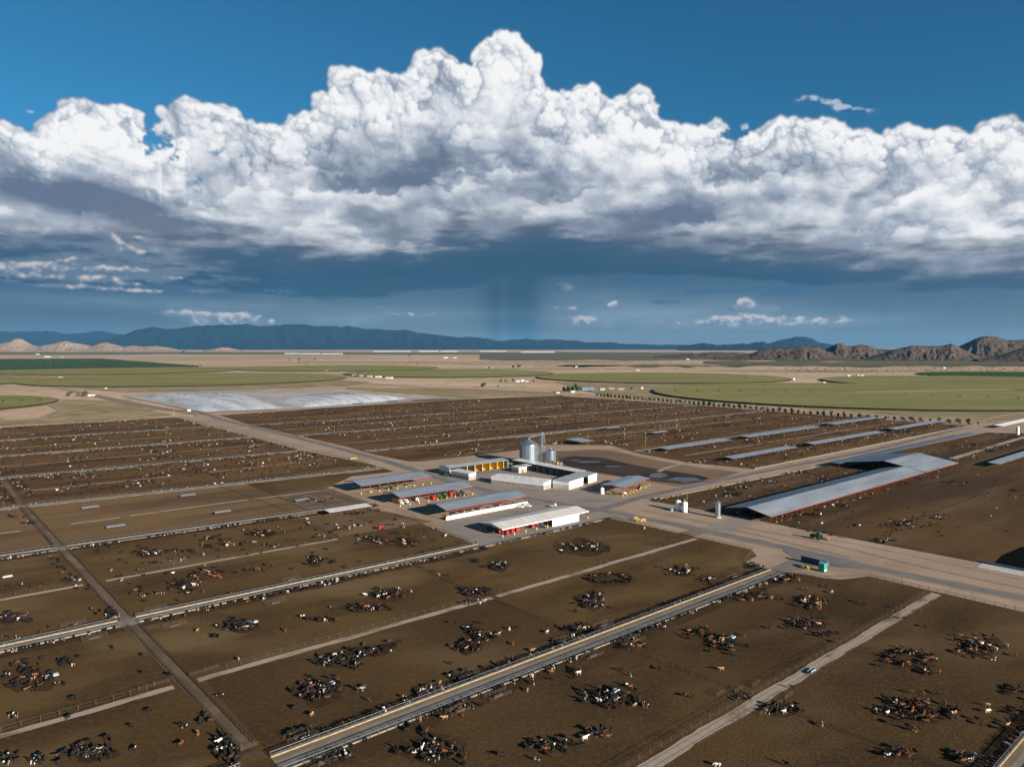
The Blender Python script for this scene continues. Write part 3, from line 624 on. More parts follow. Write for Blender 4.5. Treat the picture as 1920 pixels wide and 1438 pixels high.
# asphalt and aprons
ctr = [W2(336, 1993), W2(363, 1506), W2(390, 1345), W2(385, 1240), W2(381, 1161), W2(379, 883), W2(373, 676), W2(366, 590), W2(360, 540), W2(358, 470), W2(364, 420), W2(376, 360), W2(381, 325), W2(387, 267), W2(390, 209), W2(391, 150), W2(397, 96), W2(402, 20), W2(404, -200)]
ribbon('asphalt_road', ctr, 8.5, 0.06, m_road, wob=.5)
ribbon('road_shoulder', ctr, 12.5, 0.045, m_shoulder, wob=1.1)
ribbon('asphalt_road', [at(1090, 962), at(1150, 948), at(1200, 933), at(1300, 911), at(1410, 888), at(1520, 867), at(1640, 843), at(1740, 818), at(1826, 796)], 8.5, 0.055, m_road, wob=.5)
psheet('apron', [(837, 977), (827, 992), (868, 1011), (884, 1019), (902, 1026), (960, 1015), (1052, 995.5), (1150, 971), (1168, 975), (1215, 977), (1170, 958), (1140, 951), (1205, 932), (1172, 935.5), (1118, 923), (1125, 905), (1119, 902.5), (1067, 919), (1034, 916), (1020, 920), (970, 914), (923, 907), (890, 899), (866, 899), (843, 894), (824, 889), (790, 884), (800, 892), (845, 908), (905, 928), (992, 938), (990, 945), (905, 962)], 0.035, m_apron)
gsheet('apron', [(372, 536), (450, 536), (452, 444), (408, 433), (396, 436), (381, 482), (376, 505)], 0.036, m_apron)
psheet('apron', [(1322, 989), (1350, 977), (1385, 966), (1412, 970), (1428, 975), (1400, 984), (1366, 1000), (1340, 998)], 0.04, m_apron)
gsheet('apron', [(345, 198), (352, 187), (372, 184), (384, 165), (394, 165), (394, 214), (384, 212), (374, 199)], 0.05, m_road)
gsheet('apron', [(434, 128), (444, 128), (446, 60), (434, 60)], 0.12, m_conc, thick=.12)
# the drainage basin with its mud and shallow water
psheet('basin', [(985, 858), (1035, 846), (1130, 842), (1190, 853), (1280, 871), (1395, 883), (1340, 900), (1270, 912), (1200, 900), (1130, 889)], 0.004, m_basin)
psheet('basin_mud', [(1045, 860), (1075, 855), (1130, 858), (1190, 872), (1250, 882), (1300, 889), (1330, 896), (1318, 902), (1285, 908), (1235, 903), (1180, 895), (1110, 884), (1062, 873)], 0.03, m_mud)
def pool(cx, cy, rx, ry, s):
    r = random.Random(s); ph = [r.uniform(0, 6) for _ in range(4)]
    psheet('puddle', [(cx+rx*(1+.12*math.sin(3*t+ph[0])+.07*math.sin(7*t+ph[1]))*math.cos(t), cy+ry*(1+.15*math.sin(2*t+ph[2])+.1*math.sin(5*t+ph[3]))*math.sin(t)) for t in [2*math.pi*i/40 for i in range(40)]], 0.05, m_water)
pool(1234, 891, 17, 4.0, 1); pool(1284, 898.5, 29, 4.2, 2); pool(1104, 866, 20, 1.6, 3); pool(1150, 874, 16, 1.3, 4); pool(1284, 905, 8, .9, 5); pool(1080, 863, 9, .9, 7)
ribbon('concrete_spillway', [at(1235, 884), at(1250, 877), at(1275, 871), at(1298, 866)], 5, 0.06, m_strip)
ribbon('basin_bank', [at(1010, 850), at(1060, 842.5), at(1140, 843), at(1215, 858), at(1300, 873), at(1390, 884)], 7, 0.03, m_dirt)
# dark pit behind the concrete slab at the right
gsheet('dark_pit', [(447, 124), (470, 126), (500, 124), (520, 90), (520, 0), (447, 0)], 0.03, mat('black_liner', (0.006, 0.006, 0.006), 1.0, spec=0.0))

# ------------------------------------------------------------------ cattle alley, walkways, feed lanes
def gribbon(name, ab, width, z, m, **k): return ribbon(name, [W2(a, b) for a, b in ab], width, z, m, n=3, **k)
gribbon('cattle_alley', [(55.2, 786), (57.2, 641)], 4.2, 0.03, m_alley, wob=.15)
gribbon('cattle_alley', [(57.4, 632), (59.2, 557), (61.8, 491)], 4.2, 0.03, m_alley, wob=.15)
gribbon('cattle_alley', [(62.1, 482), (64.4, 398), (66.2, 341)], 4.4, 0.03, m_alley, wob=.15)
gribbon('cattle_alley', [(66.7, 331), (68.9, 264), (71.6, 206)], 4.6, 0.03, m_alley, wob=.15)
for a_, b_, w_ in ((66.5, 336, 9), (61.9, 486.5, 8.5), (57.3, 636.5, 7.5)): gsheet('lane_crossing', [(a_-6, b_-w_/2), (a_+9, b_-w_/2), (a_+9, b_+w_/2), (a_-6, b_+w_/2)], 0.035, m_lane)
def strip(b0_, b1_, a0_, a1_, w_=3.2):
    n = max(2, int(abs(a1_-a0_)/12)); r = random.Random(int(a0_*7+b0_)); pts = [(a0_+(a1_-a0_)*i/n, b0_+(b1_-b0_)*i/n+r.uniform(-.25, .25)) for i in range(n+1)]
    gribbon('pale_walkway', pts, w_, 0.03, m_strip, wob=.3)
strip(261, 261, -60, 65); strip(261, 259, 73, 205, 3.4); strip(259, 259, 208, 366, 3.4); strip(124, 126, 100, 372, 4.4)
strip(407, 404, -60, 60); strip(404, 401, 70, 196, 3)
q = [G(0, 1000), G(66, 991.7), G(133, 981.7), G(226, 970), G(243, 966.7), G(466, 936.7), G(639, 915)]
strip(q[0][1], q[1][1], q[0][0], q[1][0]-8, 3); strip(q[2][1], q[3][1], q[2][0], q[3][0], 3); strip(q[4][1], q[5][1], q[4][0], q[5][0], 3); strip(q[5][1], q[6][1], q[5][0]+4, q[6][0], 3)
q = [G(43, 921), G(323, 892.7), G(393, 885), G(620, 860.7)]
strip(q[0][1], q[1][1], q[0][0], q[1][0], 2.5); strip(q[2][1], q[3][1], q[2][0], q[3][0], 2.5)
for bb in (866, 1020, 1190):
    strip(bb, bb-6, -100, 120, 2.4); strip(bb-6, bb-9, 130, 325, 2.4)
for bb, a0_, a1_ in ((990, 400, 1100), (1150, 420, 1150), (800, 400, 1150), (650, 640, 1190), (470, 640, 1200), (640, 450, 520)): strip(bb, bb-4, a0_, a1_, 2.4)
gribbon('pale_walkway', [(600, 709), (780, 711)], 5, 0.05, m_strip); gribbon('pale_walkway', [(470, 731), (600, 712)], 4, 0.05, m_strip)
ea = G(1785, 860); eb = G(1919, 820)
gribbon('pale_walkway', [ea, eb, (eb[0]+200, eb[1]-3)], 7, 0.05, m_strip)

def pipe_fence(label, p0, p1, h=1.6, sp=5.0, rails=3, posts_solo=True, pr=.085, cat='fence', group=None, rr=.05, name='pipe_fence'):
    """posts one by one with long rails between them, in grid coordinates"""
    p0 = Vector(p0); p1 = Vector(p1); d = p1-p0; L = d.length; n = max(1, int(round(L/sp)))
    ang = math.atan2(d.y, d.x)+ROT
    t = thing(name, label, cat, WX(*p0), ang, group)
    for k in range(rails):
        z = h*(k+1)/rails-.05
        mb = MB(); mb.tube((0, 0, z), (L, 0, z), rr, m_fence, 4); mb.build('rail', t)
    if posts_solo and n <= 300:
        me = None
        for i in range(n+1):
            if me is None:
                mb = MB(); mb.tube((0, 0, 0), (0, 0, h), pr, m_fence, 6); me = mb.mesh('post')
            link('post', me, t, (L*i/n, 0, 0))
    else:
        mb = MB()
        for i in range(n+1): mb.tube((L*i/n, 0, 0), (L*i/n, 0, h), pr, m_fence, 4)
        mb.build('post', t, kind='stuff')
    return t
def headlock(parent, L, y, sp=3.0, h=1.55, near=True):
    """feed line: kerb, posts, top and bottom pipe and the neck bars between them"""
    mb = MB(); mb.tube((0, y, h), (L, y, h), .085, m_steel, 5); mb.build('rail', parent)
    mb = MB(); mb.tube((0, y, .62), (L, y, .62), .05, m_steel, 5); mb.build('rail', parent)
    if near:
        n = int(L/.42); mb = MB()
        for i in range(n): x = L*i/n; mb.add([(x-.05, y-.04, .3), (x+.05, y+.04, .3), (x+.13, y+.04, h), (x+.03, y-.04, h)], [(0, 1, 2, 3)], m_steel)
        mb.build('neck_bar', parent, kind='stuff')
    n = max(1, int(L/sp)); mb = MB()
    if near and n <= 300:
        mb.tube((0, 0, 0), (0, 0, h+.1), .07, m_steel, 5); me = mb.mesh('post')
        for i in range(n+1): link('post', me, parent, (L*i/n, y, 0))
    else:
        for i in range(n+1): mb.tube((L*i/n, y, 0), (L*i/n, y, h), .06, m_steel, 4)
        mb.build('post', parent, kind='stuff')
LANES = []
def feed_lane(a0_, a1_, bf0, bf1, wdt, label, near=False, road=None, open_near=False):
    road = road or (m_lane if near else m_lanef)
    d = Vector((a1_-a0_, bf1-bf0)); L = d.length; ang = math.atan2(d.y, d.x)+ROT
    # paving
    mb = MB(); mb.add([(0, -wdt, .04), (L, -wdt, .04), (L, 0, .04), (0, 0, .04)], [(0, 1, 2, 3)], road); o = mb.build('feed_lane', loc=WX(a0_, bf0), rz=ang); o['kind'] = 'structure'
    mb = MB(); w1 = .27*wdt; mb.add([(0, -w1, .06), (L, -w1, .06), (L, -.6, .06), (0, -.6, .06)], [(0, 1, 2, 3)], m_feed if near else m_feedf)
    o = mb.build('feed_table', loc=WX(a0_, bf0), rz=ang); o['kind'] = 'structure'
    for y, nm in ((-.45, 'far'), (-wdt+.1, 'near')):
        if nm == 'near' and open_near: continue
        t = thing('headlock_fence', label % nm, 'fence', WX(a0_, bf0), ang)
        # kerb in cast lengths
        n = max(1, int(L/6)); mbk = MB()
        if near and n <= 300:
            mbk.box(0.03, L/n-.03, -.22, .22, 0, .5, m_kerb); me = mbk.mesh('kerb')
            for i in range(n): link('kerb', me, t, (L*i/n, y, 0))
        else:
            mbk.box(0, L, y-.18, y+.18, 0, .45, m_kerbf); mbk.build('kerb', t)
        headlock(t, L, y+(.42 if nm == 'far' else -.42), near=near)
    LANES.append((a0_, a1_, bf0, bf1, wdt))
    if near or bf0 < 520:
        for off in (3.2, -wdt-3.2):
            n_ = max(3, int(L/9)); rs = random.Random(int(bf0+off)); pts = [(a0_+(a1_-a0_)*i/n_, bf0+(bf1-bf0)*i/n_+off+rs.uniform(-.5, .5)) for i in range(n_+1)]
            ribbon('trampled_strip', [W2(*p) for p in pts], 6.2, 0.022, m_stain, n=3, wob=.9)
feed_lane(74.5, 345, 197.5, 197, 9.2, 'long steel headlock fence on the %s side of the nearest feed lane', near=True)
feed_lane(-30, 66, 198, 197.7, 10, 'steel headlock fence on the %s side of the feed lane left of the alley end', near=True)
feed_lane(70, 255, 340.5, 336, 7.4, 'steel headlock fence on the %s side of the feed lane leading to the machine yard', near=True, open_near=False)
feed_lane(-40, 63, 341.5, 340.7, 7.4, 'steel headlock fence on the %s side of the second feed lane left of the alley', near=True)
feed_lane(65, 262, 491, 480, 8, 'headlock fence on the %s side of the feed lane below the two empty pens')
feed_lane(-60, 59, 494, 491, 8, 'headlock fence on the %s side of the third feed lane left of the alley')
feed_lane(60, 345, 636, 614, 7, 'headlock fence on the %s side of the feed lane above the two empty pens')
feed_lane(-140, 54.5, 642, 636.5, 7, 'headlock fence on the %s side of the fourth feed lane left of the alley')
feed_lane(-200, 334, 797, 776, 8, 'headlock fence on the %s side of the fifth feed lane from the front left')
feed_lane(-260, 333, 952, 936, 8, 'headlock fence on the %s side of the sixth feed lane from the front left')
feed_lane(-320, 331, 1112, 1102, 8, 'headlock fence on the %s side of the last feed lane before the green crop circle')
feed_lane(383, 1195, 1077, 1020, 8, 'headlock fence on the %s side of the farthest feed lane before the tree row')
feed_lane(382, 1225, 911, 869, 8, 'headlock fence on the %s side of the middle feed lane of the far pens')
feed_lane(388, 1232, 727, 710, 8, 'headlock fence on the %s side of the feed lane behind the grain silo')
feed_lane(622, 1245, 527, 537, 8, 'headlock fence on the %s side of the lane between the shade roof rows')
feed_lane(155, 345, 61, 61, 9.2, 'steel headlock fence on the %s side of the feed lane at the lower right corner', near=True)
# pipe bunk line along the upper road and along the road past the long barn
mb = MB(); mb.box(0, 628, -.3, .3, 0, .55, m_kerb); o = thing('feed_bunk', 'long pale concrete feed bunk along the upper road below the shade roofs', 'feed bunk', WX(622, 374), ROT); mb.build('kerb', o); headlock(o, 628, .6, near=False)
mb = MB(); mb.box(0, 236, -.3, .3, 0, .6, m_kerb); o = thing('feed_bunk', 'pale concrete feed bunk between the upper road and the pen left of the long barn', 'feed bunk', WX(438, 347), ROT-math.atan2(7, 236)); mb.build('kerb', o); headlock(o, 236, -.6, near=False)
mb = MB(); mb.box(0, 110, -.3, .3, 0, .6, m_kerb); o = thing('feed_bunk', 'pale concrete feed bunk along the pen edge in front of the white walled shed', 'feed bunk', WX(255, 328.5), ROT); mb.build('kerb', o); headlock(o, 110, -.5, near=True)

# pen fences
PF = pipe_fence
PF('pipe fence on the left side of the nearest stretch of cattle alley', (65.0, 331), (69.4, 207), 1.7, 3.5, 4)
PF('pipe fence on the right side of the nearest stretch of cattle alley', (69.0, 330), (73.4, 207), 1.7, 3.5, 4)
PF('pipe fence on the left side of the alley between second and third feed lanes', (59.9, 482), (64.2, 342), 1.7, 4, 4)
PF('pipe fence on the right side of the alley between second and third feed lanes', (64.3, 482), (68.5, 342), 1.7, 4, 4)
PF('pipe fence on the left side of the alley beside the empty pens', (55.3, 632), (59.6, 491), 1.7, 5, 3, False)
PF('pipe fence on the right side of the alley beside the empty pens', (59.5, 632), (63.8, 491), 1.7, 5, 3, False)
PF('pipe fence on the left side of the farthest stretch of alley', (52.8, 786), (55.1, 641), 1.7, 6, 3, False)
PF('pipe fence on the right side of the farthest stretch of alley', (57.3, 786), (59.4, 641), 1.7, 6, 3, False)
PF('tall post fence beside the pale walkway left of the alley', (-40, 263.2), (57, 263.2), 2.0, 5, 2, rr=.03)
PF('tall post fence beside the pale walkway between alley and cross fence', (84, 263.5), (204, 261.5), 2.0, 5, 2, rr=.03)
PF('tall post fence beside the pale walkway running up to the cattle guard', (212, 261.5), (364, 261.5), 2.0, 5, 2, rr=.03)
PF('tall post fence on the upper side of the lowest pale walkway', (110, 127.4), (368, 128.8), 2.0, 5, 3, rr=.03)
PF('tall post fence on the lower side of the lowest pale walkway', (110, 121.0), (368, 122.8), 1.4, 5, 2, rr=.03)
PF('tall post fence beside the walkway of the pens below the empty ones', (78, 405.5), (194, 403), 2.0, 6, 2, rr=.03)
PF('tall post fence beside the walkway left of the upper alley', (-50, 409), (56, 406), 2.0, 6, 2, rr=.03)
PF('cross fence between the nearest feed lane and the walkway above it', (203, 259), (207, 198), 1.5, 4, 3)
PF('cross fence from the walkway up to the second feed lane', (201, 328), (203, 263), 1.5, 4, 3)
PF('cross fence running down from the nearest feed lane to the gates', (208, 186), (213, 131), 1.5, 4, 3)
PF('cross fence running from the gates towards the lower right corner', (213, 119), (217, 63), 1.5, 4, 3)
PF('pen fence along the yard road left of the cattle guard', (365, 327), (368, 264), 1.7, 4, 4)
PF('pen fence along the road right of the cattle guard', (368, 257), (371, 224), 1.7, 4, 4)
PF('pen fence along the road in front of the teal container', (374, 158), (376, 91), 1.7, 4, 4)
PF('pen fence along the road at the right edge', (376, 88), (382, -20), 1.7, 4, 4)
PF('slanting pen fence below the bulge of dirt', (371, 223), (348, 214), 1.7, 4, 3); PF('short pen fence beside the lane entrance', (347, 213), (344, 199), 1.7, 3.5, 3)
PF('pen fence curving below the teal container', (350, 184), (354, 170), 1.7, 3.5, 3); PF('pen fence below the container up to the corner', (355, 169), (373, 159), 1.7, 3.5, 3)
yl = [G(600, 921), G(690, 951), G(783, 979), G(881, 1016)]
for i in range(3): PF(['yard fence left of the small shade roof', 'yard fence right of the small shade roof', 'yard fence ending at the feed lane corner'][i], yl[i], yl[i+1], 1.8, 4, 4)
PF('pen fence between the empty pens and the pen with the pale ground', G(410, 911.7), G(546.7, 961.7), 1.5, 6, 3, False)
PF('pen fence between the sparse pens below the small shade roof', G(563, 973), G(636.7, 1006.7), 1.5, 5, 3, False)
PF('short fence beside the small red shelter', (231, 470), (232, 406), 1.5, 5, 3, False); PF('pen fence running towards the small red shelter', (198, 403), (262, 400), 1.5, 5, 3, False)
PF('pen fence along the far side of the pen with the pale ground', (217, 552), (262, 553), 1.5, 5, 3, False)
PF('long pen fence along the left side of the upper road', (337, 1281), (336, 640), 1.6, 8, 3, False)
PF('far pen fence facing the green crop circle', (-400, 1287), (336, 1281), 1.6, 8, 3, False)
PF('cross fence of the far left pens', (205, 930), (205, 800), 1.5, 8, 3, False); PF('cross fence of the far left pens above the empty ones', (208, 780), (206, 636), 1.5, 8, 3, False)
PF('long pen fence on the right side of the upper road', G(413, 779), G(690, 849), 1.6, 8, 3, False); PF('pen fence along the dirt bank left of the silo', G(690, 849), G(767, 865), 1.6, 6, 3, False)
PF('far pen fence along the silage pad', G(413, 778.5), G(843, 750), 1.6, 10, 3, False); PF('far pen fence beside the tree row', (1205, 1262), (1226, 905), 1.6, 10, 3, False); PF('farthest pen fence towards the upper road end', (1226, 900), (1224, 380), 1.6, 10, 3, False)
PF('pen fence behind the commodity sheds', G(793, 865), G(1029, 834), 1.6, 6, 3, False); PF('pen fence along the basin bank', G(1144, 834.5), G(1410, 879), 1.6, 6, 3, False)
PF('pen fence in front of the long barn', (437, 240), (441, 190), 1.6, 5, 3, False); PF('pen fence behind the tractor', (441, 188), (446, 112), 1.6, 5, 3, False)
PF('low slanting fence across the pen right of the long barn', G(1690, 990), G(1860, 925), 1.4, 8, 2, False)
PF('cross fence between the shade roof pens', (800, 535), (800, 380), 1.5, 8, 3, False); PF('second cross fence between the shade roof pens', (1035, 535), (1035, 380), 1.5, 8, 3, False); PF('cross fence behind the silo and hay shade', (640, 705), (640, 535), 1.5, 8, 3, False)
PF('pen fence beside the lane right of the long barn', (790, 246), (1130, 252), 1.5, 8, 3, False)

def gate(label, a, b, ang, L=4.8, h=1.5, group=None):
    t = thing('pipe_gate', label, 'gate', WX(a, b), ROT+ang, group)
    mb = MB(); mb.tube((0, 0, .3), (0, 0, h), .04, m_fence, 5); mb.tube((L, 0, .3), (L, 0, h), .04, m_fence, 5); mb.tube((L/2, 0, .3), (L/2, 0, h), .03, m_fence, 5); mb.build('gate_frame', t)
    for k in range(5):
        mb = MB(); z = .32+(h-.34)*k/4; mb.tube((0, 0, z), (L, 0, z), .032, m_fence, 5); mb.build('rail', t)
    mb = MB(); mb.tube((-.12, 0, 0), (-.12, 0, h+.3), .08, m_fence, 6); mb.build('post', t)
    return t
k = 0
for a_, b_, an, lb in ((204, 135, .05, 'upper left pipe gate of the gate cluster on the lowest walkway'), (211, 132.5, .02, 'pipe gate right of the first one in the gate cluster on the lowest walkway'), (219, 131, 0, 'right hand pipe gate on the upper side of the lowest walkway'), (204, 119, 0, 'left pipe gate on the lower side of the lowest walkway'), (212, 118.5, 0, 'middle pipe gate on the lower side of the lowest walkway'), (220, 119.2, 0, 'right pipe gate on the lower side of the lowest walkway'),
        (55, 265.5, 0, 'outer pipe gate left of the alley at the pale walkway'), (60, 265.5, 0, 'inner pipe gate left of the alley at the pale walkway'), (71.5, 265.5, .02, 'inner pipe gate right of the alley at the pale walkway'), (77, 265.8, .02, 'outer pipe gate right of the alley at the pale walkway'), (69.3, 206, -.05, 'pipe gate closing the near end of the alley'), (61.5, 331, .4, 'pipe gate beside the second lane crossing of the alley')):
    gate(lb, a_, b_, an)
for i_, (pts, wd) in enumerate((([(412, 262), (416, 200), (411, 130), (418, 40)], .7), ([(414, 262), (418, 200), (413, 130), (420, 40)], .7), ([(428, 230), (430, 160), (426, 60)], 1.0), ([(400, 330), (404, 280), (402, 240), (398, 180)], .8), ([(402, 330), (406, 280), (404, 240), (400, 180)], .8), ([(345, 1200), (349, 1000), (346, 800), (350, 650)], 1.2), ([(348, 1200), (352, 1000), (349, 800), (353, 650)], 1.2), ([(395, 430), (420, 400), (436, 372)], .9), ([(262, 480), (266, 440), (262, 400), (268, 352)], 1.4), ([(640, 362), (800, 361), (1000, 363), (1200, 366)], 1.6), ([(640, 358), (800, 357), (1000, 358), (1200, 361)], 1.2), ([(268, 500), (300, 495), (345, 497)], 1.2), ([(268, 440), (300, 443), (350, 440)], 1.2))):
    ribbon('tyre_track', [W2(*p) for p in pts], wd, 0.012, m_tracks, wob=wd*.3, n=10)
# cattle guard grille between road and walkway
t = thing('cattle_guard', 'rusty steel grille ramp between the asphalt road and the walkway', 'cattle guard', WX(368, 262), ROT)
for i in range(9):
    mb = MB(); mb.box(0, 15, i*1.25, i*1.25+.28, .25, .55, m_fence); mb.build('bar', t)
mb = MB(); mb.box(.1, .5, -.3, 11.2, .05, .25, m_fence); mb.box(14.3, 14.7, -.3, 11.2, .05, .25, m_fence); mb.build('beam', t)

# ================================================================== MOUNTAINS
def ridge(name, prof, Ybase, depth, m, label, seed, front=.55, rough=.1, gully=.25, step=None, samples=260, nd=26, zoff=-3, jag=.7):
    """a mountain with its crest height known along its length; foot in front, back slope behind"""
    r = np.random.default_rng(seed)
    xs = np.array([p[0] for p in prof], float); ys = np.array([p[1] for p in prof], float)
    px = np.linspace(xs[0], xs[-1], samples); yc = np.interp(px, xs, ys)
    Yc = Ybase+depth*front
    kx = np.cumsum(r.uniform(1.5, 14, 400))+xs[0]-5; jg = np.interp(px, kx, r.normal(0, jag, 400)); yc = yc+jg*np.clip((HZ+2-yc)/14, 0, 1)
    Hc = CAM_H+(HZ-yc)/FPX*Yc*1.0
    def n1(fx, fy, s):
        g = np.random.default_rng(s).random((80, 400)); X = px[None]*fx; Yv = np.arange(nd+1)[:, None]*fy
        x0 = np.floor(X).astype(int) % 399; y0 = np.floor(Yv).astype(int) % 79; tx = X-np.floor(X); ty = Yv-np.floor(Yv); tx = tx*tx*(3-2*tx); ty = ty*ty*(3-2*ty)
        return (g[y0, x0]*(1-tx)+g[y0, x0+1]*tx)*(1-ty)+(g[y0+1, x0]*(1-tx)+g[y0+1, x0+1]*tx)*ty
    T = np.arange(nd+1)[:, None]/nd
    S = np.where(T < front, (T/front), (1-T)/(1-front)); S = np.clip(S, 0, 1); Sm = S**1.25
    f = samples/(xs[-1]-xs[0])
    nz = (n1(.09*f, .22, seed)-.5)*1.0+(n1(.2*f, .4, seed+1)-.5)*.55+(n1(.45*f, .8, seed+2)-.5)*.3
    rid = 1-np.abs(n1(.12*f, .12, seed+3)*2-1)
    Hm = Hc[None]*Sm*(1+nz*gully*4*S*(1-S))-Hc[None]*gully*(rid*.45+n1(.31*f, .5, seed+7)*.8+n1(.9*f, 1.3, seed+8)*.5)*np.clip(4*S*(1-S), 0, 1)*.6
    Hm = np.where((T == front) | (np.abs(T-front) < .5/nd), Hc[None]*(1+.0*nz), Hm)
    Hm = np.minimum(Hm, Hc[None])
    X = (px[None]-960)/FPX*(Yc*1.0)+((px[None]-960)/FPX)*(T-front)*depth*.9
    Y = Ybase+T*depth+(n1(.05*f, .1, seed+5)-.5)*depth*.1*(1-S)
    v_ = np.stack([X, np.broadcast_to(Y, X.shape), Hm+zoff*(1-S)], -1).reshape(-1, 3)
    fs_ = []
    for j in range(nd):
        for i in range(samples-1): k_ = j*samples+i; fs_.append((k_, k_+1, k_+samples+1, k_+samples))
    me = bpy.data.meshes.new(name); me.from_pydata([tuple(p) for p in v_], [], fs_); me.materials.append(m); me.shade_smooth(); me.update()
    o = link(name, me, kind='structure'); o['label'] = label; return o
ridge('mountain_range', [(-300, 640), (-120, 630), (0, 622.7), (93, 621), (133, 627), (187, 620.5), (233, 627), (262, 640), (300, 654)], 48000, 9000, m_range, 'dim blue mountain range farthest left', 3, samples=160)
ridge('mountain_range', [(120, 652), (180, 640), (233, 628), (260, 618), (287, 613), (300, 615), (333, 617), (350, 613.5), (370, 611.7), (390, 610.5), (417, 609), (440, 609.5), (463, 607), (480, 611), (500, 611), (520, 609.6), (545, 609), (563, 607.7), (578, 609), (593, 612.7), (610, 611.5), (639, 613), (655, 611.7), (672, 614), (690, 617), (715, 617), (740, 619), (757, 618.5), (773, 622), (790, 624), (813, 626.7), (835, 630), (860, 633), (880, 631.5), (900, 633), (925, 637.5), (940, 639), (960, 637), (987, 635.5), (1007, 638), (1025, 636.8), (1040, 636), (1062, 638.5), (1083, 639), (1100, 642), (1120, 643), (1140, 641), (1173, 646), (1190, 645), (1207, 645), (1240, 646.7), (1279, 646), (1310, 650), (1330, 653)], 40000, 9000, m_range, 'long forested mountain range across the horizon, coloured dark blue as under cloud shadow', 5, samples=420, nd=22)
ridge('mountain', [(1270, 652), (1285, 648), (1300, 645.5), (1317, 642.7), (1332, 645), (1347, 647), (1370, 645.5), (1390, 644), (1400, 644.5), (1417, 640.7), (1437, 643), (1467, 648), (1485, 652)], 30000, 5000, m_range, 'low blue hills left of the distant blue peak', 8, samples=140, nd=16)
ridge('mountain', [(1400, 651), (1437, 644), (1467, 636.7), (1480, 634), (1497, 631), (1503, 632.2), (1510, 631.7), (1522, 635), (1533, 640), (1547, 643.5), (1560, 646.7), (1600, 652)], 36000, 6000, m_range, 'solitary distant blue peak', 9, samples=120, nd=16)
ridge('desert_hill', [(1340, 671), (1380, 668), (1400, 664), (1413, 661), (1423, 656.7), (1436, 654), (1453, 653), (1468, 653.4), (1483, 651), (1510, 649), (1520, 649.6), (1533, 650.7), (1547, 658), (1575, 666), (1600, 671)], 6600, 1500, m_hill, 'low brown rocky hill at the left end of the near hills', 21, samples=160, nd=28, gully=.22, jag=.35)
ridge('desert_hill', [(1500, 671), (1530, 664), (1545, 657), (1556, 650), (1567, 645), (1577, 644), (1587, 649), (1600, 648.5), (1613, 646), (1627, 648), (1643, 654), (1680, 656), (1710, 664), (1740, 671)], 6900, 1500, m_hill, 'brown rocky hill with a small square summit', 22, samples=160, nd=28, gully=.22, jag=.35)
ridge('desert_hill', [(1620, 672), (1650, 664), (1670, 656.5), (1690, 652), (1710, 647.7), (1728, 648.4), (1747, 649), (1765, 648), (1783, 645), (1795, 650), (1808, 657), (1830, 667), (1850, 673)], 6300, 1500, m_hill, 'long low brown hill left of the highest hill', 23, samples=160, nd=28, gully=.22, jag=.35)
ridge('desert_hill', [(1760, 672), (1785, 656), (1806, 645), (1827, 635), (1838, 631.5), (1850, 630), (1867, 632), (1887, 638), (1903, 638), (1919, 636.7), (1950, 634), (2000, 642), (2060, 660), (2090, 672)], 7600, 2200, m_hill, 'highest brown rounded hill near the right edge', 24, samples=170, nd=28, gully=.2, jag=.35)
ridge('desert_hill', [(1830, 673), (1860, 669), (1890, 661), (1920, 651), (1960, 640), (2010, 636), (2080, 650), (2140, 672)], 5600, 1100, m_hill, 'dark hill shoulder cut by the right edge', 25, samples=120, nd=24, gully=.2, jag=.35)
ridge('desert_hill', [(1230, 668), (1290, 663), (1340, 660), (1390, 661), (1440, 667), (1470, 671)], 7600, 1500, m_hill, 'very low reddish rise left of the near hills', 26, samples=110, nd=20, gully=.2, jag=.35)
ridge('pale_hill', [(-160, 657), (-80, 645), (0, 644.5), (20, 640), (28, 636), (35, 635), (43, 637), (50, 640), (63, 647), (85, 652), (110, 657)], 18500, 2600, m_hillp, 'pale pink pointed hill at the left edge', 31, samples=130, nd=22, jag=.35)
ridge('pale_hill', [(60, 657), (80, 648), (100, 645), (112, 641.5), (123, 640), (143, 643), (167, 647), (185, 652), (205, 657)], 18200, 2600, m_hillp, 'second pale pink hill from the left', 32, samples=120, nd=22, jag=.35)
ridge('pale_hill', [(150, 657), (175, 649), (187, 644), (200, 642), (217, 646), (233, 650), (250, 648), (270, 650), (293, 648.5), (320, 652), (333, 655), (345, 657)], 18000, 2600, m_hillp, 'third pale pink hill trailing off to the right', 33, samples=140, nd=22, jag=.35)
ridge('pale_hill', [(380, 657), (402, 653.5), (415, 651), (430, 652), (445, 655), (455, 657)], 19500, 1600, m_hillp, 'tiny pale hump at the foot of the blue range', 34, samples=60, nd=14, jag=.35)

